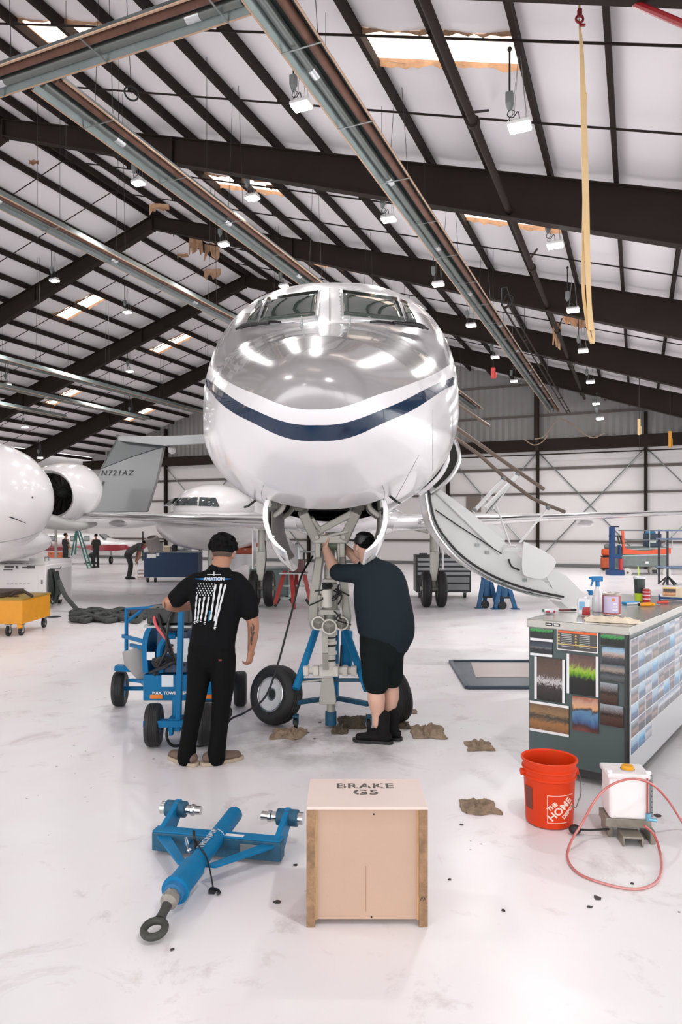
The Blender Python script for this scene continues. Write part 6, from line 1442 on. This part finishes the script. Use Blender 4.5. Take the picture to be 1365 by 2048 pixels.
for pts in ([(362, 996), (396, 995), (395, 1012), (344, 1012)], [(400, 995), (432, 996), (440, 1014), (398, 1013)], [(346, 997), (358, 996), (340, 1012), (329, 1012)]):
    tl, tr, br, bl_ = pts
    gp = [[shell((tl[0]*(1-u)+tr[0]*u)*(1-v)+(bl_[0]*(1-u)+br[0]*u)*v, (tl[1]*(1-u)+tr[1]*u)*(1-v)+(bl_[1]*(1-u)+br[1]*u)*v) for u in (0, .2, .4, .6, .8, 1)] for v in (0, .33, .66, 1)]
    w_ = P('cockpit_window', t, mat('cockpit_glass', (62, 70, 70), .1, coat=1), loft([[p+Vector((0, -.035, .01)) for p in row]+[p+Vector((0, .06, 0)) for p in row[::-1]] for row in gp]), sharp=50)
P('nose_gear_leg', t, steel, cyl((q0.x+.15, -.4, .3), (q0.x+.15, -.4, 1.3), .06, n=10)); wheel(t, (q0.x+.15, -.4, .28), .28, .16)
P('intake_duct', t, mat('duct_grey', (168, 160, 156), .5), lathe([(.12, 0), (.17, .02), (.19, .08), (.18, .42)], 20, at(303, 1074, 19.6)-jb, (.15, .4, -.9)))
# ---- red and white propeller plane
p = fl(200, 1128); t = T('propeller_plane', 'small white and red propeller plane far left behind the standing figures', 'airplane', p)
rd = mat('plane_red', (150, 26, 44), .3, coat=.4)
k = p.y/F
def D(px, py, dy=0): return Vector(((px-200)*k, dy, (1059-py)*k+CH))
R = []
for px, yt, yb_, w_ in ((60, 1068, 1102, .8), (120, 1066, 1104, .9), (160, 1066, 1104, .9), (205, 1067, 1104, .88), (215, 1075, 1103, .8), (240, 1080, 1102, .65), (270, 1082, 1100, .45), (284, 1087, 1096, .2)):
    R.append([(D(px, 0).x, w_*math.cos(a), D(px, (yt+yb_)/2).z+(yb_-yt)/2*k*math.sin(a)) for a in [2*PI*q/28 for q in range(28)]])
P('fuselage', t, aw, loft(R), sharp=60)
P('red_lower_band', t, rd, loft([[(D(px, 0).x, -w_*1.02, D(0, a).z) for a in (y0, y1)]+[(D(px, 0).x, -w_*.75, D(0, a).z) for a in (y1, y0)] for px, y0, y1, w_ in ((165, 1092, 1094, .9), (200, 1090, 1100, .88), (240, 1089, 1101, .68), (278, 1090, 1096, .35))]))
P('red_wing', t, rd, loft([[(D(px, 0).x, y, D(0, py).z+h) for y, h in ((0, 0), (-1.2, .1), (-3.4, .05), (-3.4, -.06), (0, -.1))] for px, py in ((92, 1096), (140, 1096))]))
PE('cabin_window', t, mat('cockpit_glass', (62, 70, 70), .1, coat=1), [box(D(px, 0).x, -.88, D(0, 1076).z, .3, .06, .25) for px in (118, 160, 186)], bev=.04)
P('windscreen', t, mat('cockpit_glass', (62, 70, 70), .1, coat=1), loft([[D(204, 1068, -.5), D(216, 1078, -.6), D(216, 1078, .5), D(204, 1068, .4)], [D(207, 1068, -.5), D(219, 1078, -.6), D(219, 1078, .5), D(207, 1068, .4)]]))
PE('gear_leg', t, steel, [cyl(D(222, 1102), (D(222, 0).x, 0, .2), .05, n=8), cyl(D(150, 1102, -.8), (D(150, 0).x, -.8, .2), .06, n=8)])
for px, y in ((222, 0), (150, -.8)): wheel(t, (D(px, 0).x, y, .2), .2, .12)
P('propeller_blade', t, dark, box(D(286, 0).x, 0, D(0, 1092).z, .05, .12, 1.5), bev=.02); P('spinner', t, rd, lathe([(0, .3), (.12, .15), (.18, 0)], 16, D(284, 1092), (1, 0, 0)))
P('tail_stripe', t, rd, box(D(100, 0).x, -.9, D(0, 1090).z, .9, .04, .3))
# step ladder
t, p, s = TF('step_ladder', 'green fibreglass step ladder standing before the red plane', 'ladder', 160, 1137)
lg = mat('ladder_green', (52, 120, 108), .5)
def L_(px, py, dy=0): return Vector(((px-160)*s, dy, CH+(1059-py)*s))
for a, b, dy in (((154, 1060), (176, 1137), 0), ((159, 1060), (183, 1135), 0), ((153, 1060), (140, 1110), .6), ((150, 1062), (133, 1112), .6)): P('rail', t, lg, beam(L_(*a, dy*.2), Vector((L_(*b).x, dy, max(.0, L_(*b).z))), .06, .03, up=(0, 1, 0)))
PE('step', t, galv, [beam(L_(155+2.1*q, 1064+7.2*q), L_(160+2.3*q, 1064+7.2*q), .08, .03, up=(0, 1, 0)) for q in range(1, 10)])
P('top_cap', t, mat('ladder_cap', (30, 60, 70), .5), box(*L_(155, 1060), .3, .3, .06))
# orange crate and pallet stuff
t, p, s = TF('orange_box', 'orange brown box standing under the wing of the red plane', 'box', 113, 1122); P('box_body', t, mat('box_orange', (196, 106, 70), .6), box(0, 0, .3, .75, .5, .6), bev=.01); P('box_lid', t, mat('box_orange', (196, 106, 70), .6), box(0, 0, .62, .8, .55, .05)); PE('box_handle', t, dark, [box(x, -.26, .4, .12, .02, .04) for x in (-.2, .2)])
t, p, s = TF('engine_stand', 'dark low engine stand between the two standing figures far left', 'stand', 183, 1131); P('stand_base', t, dark, box(0, 0, .12, .5, .5, .08), bev=.01); P('stand_post', t, dark, box(.05, 0, .35, .12, .12, .4)); P('stand_head', t, dark, sph((.02, 0, .5), .14, 12, 8))
# ---- blue workbench
t, p, s = TF('blue_workbench', 'long dark blue wheeled cabinet bench left of the mechanic head', 'workbench', 342, 1165)
nb = mat('bench_navy', (10, 48, 84), .5)
W2 = 108*s/2
P('cabinet', t, nb, box(0, .4, .58, W2*2, .8, .82), bev=.01); P('bench_top', t, galv, box(0, .4, 1.0, W2*2+.02, .84, .03))
PE('paper_tag', t, white, [box(-W2+.25, -.006, .88, .3, .004, .13), box(-W2+.46, -.006, .92, .1, .004, .1)])
for x in (-W2+.1, -W2+.35, W2-.2):
    c_ = P('caster', t, galv, box(x, .12, .15, .1, .1, .02)); P('caster_wheel', c_, dark, cyl((x-.03, .12, .08), (x+.03, .12, .08), .08, n=16))
def bench_item(name, label, cat, px, m, fn):
    x = (px-342)*s; t2 = T(name, label, cat, (p.x+x, p.y+.3, 1.016)); fn(t2, m)
bench_item('grey_duct', 'grey round duct piece standing at the left end of the blue bench', 'duct', 308, mat('duct_grey', (168, 160, 156), .5), lambda t2, m: (P('duct_body', t2, m, lathe([(.2, 0), (.22, .3), (.26, .32)], 20)), P('duct_rim', t2, dark, torus((0, 0, .33), .25, .02))))
bench_item('small_carton', 'cream carton on the blue bench', 'carton', 331, mat('box_cream', (214, 196, 170), .6), lambda t2, m: (P('carton_body', t2, m, box(0, 0, .08, .2, .2, .16)), P('carton_flap', t2, m, box(0, -.1, .17, .2, .1, .01, rx=.5))))
bench_item('black_canister', 'black canister in the middle of the blue bench', 'canister', 345, dark, lambda t2, m: (P('canister_body', t2, m, lathe([(0, 0), (.09, 0), (.09, .2), (.04, .24), (0, .24)], 16)), P('canister_cap', t2, galv, cyl((0, 0, .24), (0, 0, .27), .03))))
bench_item('power_tool', 'white and black power tool lying on the blue bench', 'tool', 368, white, lambda t2, m: (P('tool_housing', t2, m, limb([(-.2, 0, .12, .08), (.0, 0, .15, .1), (.15, 0, .12, .07)])), P('tool_grip', t2, dark, limb([(-.02, 0, .26, .03), (.1, 0, .24, .03)])), P('tool_base', t2, galv, box(0, 0, .02, .35, .15, .04))))
t, p, s = TF('pink_crate', 'small open pinkish crate on the floor left of the blue bench', 'crate', 284, 1158); P('crate_frame', t, mat('crate_pink', (206, 180, 176), .6), *[box(0, .15, z, .32, .3, .035) for z in (.05, .17, .3)]); PE('crate_slat', t, mat('crate_pink', (206, 180, 176), .6), [box(x, -.005, .17, .03, .02, .3) for x in (-.14, .14)])
# black post lamp stand behind the mechanic
t, p, s = TF('tail_stand', 'black padded post with a bent arm standing right of the blue bench', 'stand', 401, 1150)
P('post', t, dark, box(0, 0, .6, .12, .12, 1.2), bev=.03); P('upper_post', t, black, cyl((0, 0, 1.1), (0, 0, 1.95), .035, n=12)); P('arm', t, black, tube([(0, 0, 1.9), (.02, 0, 2.0), (.1, 0, 2.03), (.8, 0, 2.0)], .03, 8)); P('base', t, black, box(0, 0, .02, .6, .6, .04)); P('arm_bolt', t, galv, sph((-.06, -.03, 1.85), .04, 8, 6))
# ---- table with red tool cases
t, p, s = TF('work_table', 'table under a white cloth behind the left main wheels', 'table', 480, 1165)
P('cloth_top', t, white, box(0, .3, .92, 1.7, .8, .04), bev=.01); P('cloth_drop', t, mat('cloth_white', (226, 224, 226), .8, bump=.4, bscale=4), loft([[(x, -.11+.02*math.sin(x*19), z) for z in (.93,)]+[(x, -.13+.05*math.sin(x*14), .5+.09*math.sin(x*7)), (x, -.12+.05*math.sin(x*14), .5+.09*math.sin(x*7)), (x, -.09, .93)] for x in [-.85+.085*q for q in range(21)]]))
PE('leg', t, galv, [cyl((x, y, 0), (x, y, .9), .025, n=8) for x in (-.75, .75) for y in (.02, .6)])
rdc = mat('case_red', (190, 40, 44), .45)
def onto(name, label, cat, px, z, m, w_, d_, h_, extra=None):
    t2 = T(name, label, cat, (p.x+(px-480)*s, p.y+.25, z)); P('case_body', t2, m, box(0, 0, h_/2, w_, d_, h_), bev=.015); P('case_lid', t2, extra or dark, box(0, 0, h_+.012, w_*.98, d_*.98, .024), bev=.008); P('case_handle', t2, dark, tube([(-w_*.25, 0, h_+.02), (-w_*.2, 0, h_+.07), (w_*.2, 0, h_+.07), (w_*.25, 0, h_+.02)], .01, 6)); P('case_latch', t2, galv, box(0, -d_/2-.008, h_*.7, .05, .016, .04))
onto('tool_case', 'orange red lower tool case on the white cloth table', 'tool case', 490, .945, mat('case_orange', (190, 84, 56), .45), .62, .3, .2)
onto('tool_case', 'black tool case at the left of the red cases', 'tool case', 476, 1.17, black, .35, .28, .1)
onto('tool_case', 'bright red topmost tool case behind the main gear leg', 'tool case', 502, 1.17, rdc, .38, .25, .17)
t, p2_, s2 = TF('green_grey_cabinet', 'low green grey cabinet behind the left main wheels', 'cabinet', 530, 1196)
P('cabinet_body', t, mat('cabinet_slate', (86, 100, 98), .45), box(.1, .3, .4, 1.0, .5, .72), bev=.01); P('cabinet_top', t, galv, box(.1, .3, .77, 1.04, .55, .03)); P('cabinet_door', t, mat('cabinet_slate2', (100, 114, 112), .45), box(.1, .04, .4, .9, .02, .6)); PE('foot', t, dark, [box(x, y, .02, .06, .06, .04) for x in (-.35, .55) for y in (.1, .5)])
# ---- red tripod jack
t, p, s = TF('red_tripod_jack', 'red tripod aircraft jack with dark head between gear door and cable', 'jack', 585, 1214)
rj = mat('jack_red', (158, 52, 48), .45, var=.2)
def J(px, py, dy=0): return Vector(((px-585)*s, dy, max(0, CH+(1059-py)*s)))
for a, b, dy in (((570, 1142), (553, 1205), -.3), ((583, 1143), (591, 1212), -.5), ((594, 1146), (588, 1192), .5), ((608, 1143), (621, 1200), -.1)): P('leg', t, rj, beam(J(*a), J(b[0], b[1], dy), .09, .07, up=(0, 1, 0)), bev=.006)
P('jack_head', t, mat('jack_head_dark', (84, 44, 44), .5), box(*J(596, 1132), .28, .28, .28), bev=.01); P('ram', t, galv, cyl(J(595, 1118), J(595, 1092), .07, .05, n=14)); P('ram_cap', t, galv, sph(tuple(J(595, 1090)), .06, 10, 8))
PE('cross_bar', t, galv, [beam(J(566, 1172), J(588, 1172), .04, .04), beam(J(560, 1196), J(588, 1197), .05, .05), beam(J(592, 1172), J(614, 1172), .04, .04)])
P('top_plate', t, galv, box(*J(588, 1146), .62, .5, .03)); PE('foot', t, dark, [beam(J(560, 1197), J(550, 1213), .06, .05, up=(0, 1, 0)), beam(J(580, 1197), J(590, 1213), .06, .05, up=(0, 1, 0)), beam(J(612, 1198), J(622, 1212), .06, .05, up=(0, 1, 0))])
# trestle table far behind
t, p, s = TF('folding_table', 'dark legged folding table far behind the red jack', 'table', 640, 1160)
P('table_top', t, galv, box(0, 0, .98, 1.5, .7, .04)); PE('leg', t, black, [cyl((x, y, 0), (x, y, .97), .03, n=8) for x in (-.55, .25) for y in (-.25, .25)])
# ---- tool chest behind right main wheels
t, p, s = TF('roller_cabinet', 'black and grey drawer roller cabinet behind the right main wheels', 'tool cabinet', 888, 1196)
W2 = 110*s/2
P('cabinet_body', t, mat('cab_black', (36, 36, 38), .4), box(0, .35, .62, W2*2, .7, .95), bev=.01)
for r_ in range(4): d_ = P('drawer', t, mat('drawer_grey', (150, 152, 154), .35, .3), box(-.0, -.008, .99-.12*r_, W2*1.9, .02, .085), bev=.004); P('drawer_pull', d_, black, box(0, -.022, 1.03-.12*r_, W2*1.9, .012, .018))
for r_ in range(2): d_ = P('drawer', t, mat('drawer_grey2', (128, 130, 132), .35, .3), box(W2*.38, -.008, .47-.19*r_, W2*1.1, .02, .16), bev=.004); P('drawer_pull', d_, black, box(W2*.38, -.022, .55-.19*r_, W2*1.1, .012, .018))
PE('top_tool', t, black, [box(-.5, .2, 1.12, .2, .1, .04), box(.3, .2, 1.12, .15, .1, .05)])
for x in (-W2+.1, W2-.15):
    c_ = P('caster', t, galv, box(x, .08, .14, .1, .1, .03)); P('caster_wheel', c_, dark, cyl((x-.03, .08, .075), (x+.03, .08, .075), .075, n=16))
# ---- blue jack stands
def jackstand(label, px0, px1, py, hpx, extra=False):
    t, p, s = TF('jack_stand', label, 'jack stand', (px0+px1)/2, py); h = hpx*s; w2 = (px1-px0)*s/2
    m = mat('stand_blue', (24, 84, 128), .45, var=.2)
    for sg, dy in ((-1, -.15), (1, -.15), (.2, .4)): P('leg', t, m, beam((sg*w2, dy, .02), (sg*w2*.35, dy*.3, h), .09, .07, up=(0, 1, 0)), bev=.006)
    PE('foot_plate', t, m, [box(sg*w2, dy, .012, .18, .14, .02) for sg, dy in ((-1, -.15), (1, -.15), (.2, .4))]); P('cylinder', t, m, cyl((0, 0, .25), (0, 0, h+.05), .12, n=18)); P('cross_bar', t, dark, beam((-w2*.8, -.1, .25), (w2*.8, -.1, .25), .04, .04))
    P('wheel', t, dark, cyl((-w2*.3, -.2, .09), (-w2*.3, -.14, .09), .09, n=16))
jackstand('blue jack stand under the curved airstair, left of the pair', 955, 992, 1215, 57)
jackstand('blue jack stand under the airstair, right of the pair with dark feet', 988, 1028, 1217, 52)
# ---- scissor lift etc at the right
t, p, s = TF('scissor_lift', 'grey scissor lift with sagging orange sheet across its deck at the right', 'scissor lift', 1290, 1150)
def H(px, py, dy=0): return Vector(((px-1290)*s, dy, max(0, CH+(1059-py)*s)))
lgm = mat('lift_grey', (116, 126, 124), .45, var=.12)
P('chassis', t, lgm, box(0, .6, .52, 95*s, 1.2, .42), bev=.03); P('scissor_pack', t, mat('lift_grey_dark', (96, 106, 104), .45), box(0, .5, .9, 93*s, .9, .38), bev=.01)
PE('scissor_arm', t, galv, [beam((-.85, .02, .74+.08*q), (.85, .02, .78+.08*q), .03, .05) for q in range(4)])
P('orange_sheet', t, mat('sheet_orange', (224, 88, 52), .5), loft([[H(px, y0), H(px, y1), H(px, y1, 1.0), H(px, y0, 1.0)] for px, y0, y1 in ((1246, 1094, 1108), (1262, 1099, 1108), (1280, 1101, 1109), (1300, 1101, 1109), (1320, 1098, 1108), (1343, 1096, 1107))]), sharp=60)
PE('deck_rail', t, galv, [cyl(H(a, b), H(c, d), .022, n=8) for a, b, c, d in ((1238, 1061, 1345, 1061), (1245, 1080, 1345, 1080), (1345, 1061, 1345, 1098), (1300, 1061, 1300, 1098))]); P('orange_post', t, mat('sheet_orange', (224, 88, 52), .5), beam(H(1246, 1061), H(1248, 1100), .09, .06, up=(0, 1, 0)))
P('control_box', t, mat('lift_navy', (40, 56, 74), .5), box(*H(1310, 1080, .2), .6, .3, .5), bev=.02); P('control_label', t, mat('label_pale', (190, 200, 190), .5), box(*H(1307, 1083, .03), .25, .02, .1)); P('blue_bag', t, mat('bag_blue', (40, 110, 150), .6), sph(tuple(H(1306, 1066, .2)), (.2, .15, .12), 12, 8))
for px in (1254, 1333):
    for dy in (-.02, 1.2): w_ = P('wheel', t, mat('wheel_pale', (206, 204, 198), .5), cyl(H(px, 1145, dy)*1+Vector((0, -.09, 0)), H(px, 1145, dy)+Vector((0, .06, 0)), .17, n=22), bev=.02); P('wheel_hub', w_, rust, cyl(H(px, 1145, dy)+Vector((0, -.1, 0)), H(px, 1145, dy)+Vector((0, -.08, 0)), .045, n=12))
P('vent_panel', t, black, box(*H(1310, 1143, -.01), .17, .02, .14)); P('marking', t, white, box(*H(1295, 1125, 0), .12, .02, .08))
t, p, s = TF('blue_press', 'tall blue press frame left of the scissor lift', 'press', 1228, 1150)
bp_ = mat('press_blue', (6, 60, 112), .5)
P('upright', t, bp_, box(-.06, 0, 1.0, .16, .2, 1.7)); P('upright', t, bp_, box(.22, 0, .9, .06, .2, .5)); P('base', t, bp_, box(.05, 0, .1, .5, .6, .2)); P('ram_box', t, bp_, box(.1, 0, .72, .3, .22, .16), bev=.01); P('red_column', t, mat('column_red', (196, 50, 60), .45), cyl((.26, -.05, .12), (.26, -.05, .62), .07, n=14)); P('cross_arm', t, black, beam((-.2, -.05, 1.5), (.3, -.05, 1.5), .04, .05)); P('top_arm', t, dark, beam((-.1, 0, 1.86), (.2, 0, 1.86), .08, .05))
PE('cable_clamp', t, black, [tube([(.1+.1*q, -.12, 1.5), (.14+.1*q, -.12, 1.35), (.2+.08*q, -.12, 1.2)], .03, 6) for q in range(2)])
t, p, s = TF('oxygen_cart', 'orange sack on a small trolley with grey valve head left of the blue press', 'trolley', 1213, 1141)
om = mat('sack_orange', (226, 92, 36), .55, var=.2, vscale=6)
P('upper_sack', t, om, box(0, 0, .78, .36, .28, .3), bev=.08, segs=3); P('lower_sack', t, mat('sack_orange2', (206, 98, 60), .6, var=.3), box(-.02, 0, .34, .38, .3, .5), bev=.08, segs=3); P('strap', t, black, box(0, 0, .6, .37, .29, .05)); P('valve_head', t, mat('valve_grey', (110, 116, 112), .5), sph((.04, 0, 1.02), .13, 12, 8)); P('valve_collar', t, black, cyl((.04, 0, .9), (.04, 0, .96), .08)); P('trolley_base', t, dark, box(0, 0, .06, .4, .3, .05)); PE('trolley_wheel', t, dark, [cyl((x, -.16, .05), (x, -.1, .05), .05, n=12) for x in (-.15, .15)])
t, p, s = TF('work_stand', 'blue grey multi level work stand at the right edge behind the chest', 'work stand', 1352, 1170)
bs_ = mat('stand_bluegrey', (108, 126, 156), .45)
for z in (.55, 1.45, 1.72): P('shelf', t, bs_, box(.25, .3, z, 1.15, .7, .05), bev=.006)
PE('leg', t, mat('stand_black', (34, 38, 50), .5), [beam((x, y, 0), (x, y, 1.75), .05, .05, up=(0, 1, 0)) for x in (-.25, .7) for y in (0, .6)]); PE('stool_foot', t, dark, [beam((-.25, 0, .28), (-.25+.28*math.cos(q), .28*math.sin(q), .02), .04, .04) for q in (0, 1.26, 2.5, 3.77, 5.0)])
# cord swags on the gable and small marks on the wall
for pts in ([(1070, 878), (1090, 872), (1124, 838), (1180, 874), (1210, 866)], [(1048, 878), (1068, 890), (1085, 884), (1096, 870)]):
    Y = 31.0; tag(P('drooping_cable', None, mat('cord_tan', (150, 130, 112), .7), tube([at(a, b, Y if a < 1150 else 30) for a, b in pts], .022, 6, sm=5)), 'loose cord drooping in front of the dark gable band%s' % (' below the small lamp' if pts[0][0] > 1060 else ', the shorter left swag'), 'cable')
S('door_1', mat('wall_door_dark', (52, 60, 76), .5), (lambda a, b: loft([[Vector((q.x, q.y, z))+ab(d, 0) for q, z in ((a, 0), (b, 0), (b, 2.1), (a, 2.1))] for d in (-.08, -.0)]))(ab(AW, -24.9), ab(AW, -24.1)))
S('window_90', mat('wall_vent', (120, 108, 100), .6), (lambda a, b: loft([[Vector((q.x, q.y, z))+ab(d, 0) for q, z in ((a, 2.6), (b, 2.6), (b, 3.35), (a, 3.35))] for d in (-.1, -.0)]))(ab(AW, -7.7), ab(AW, -7.0)))
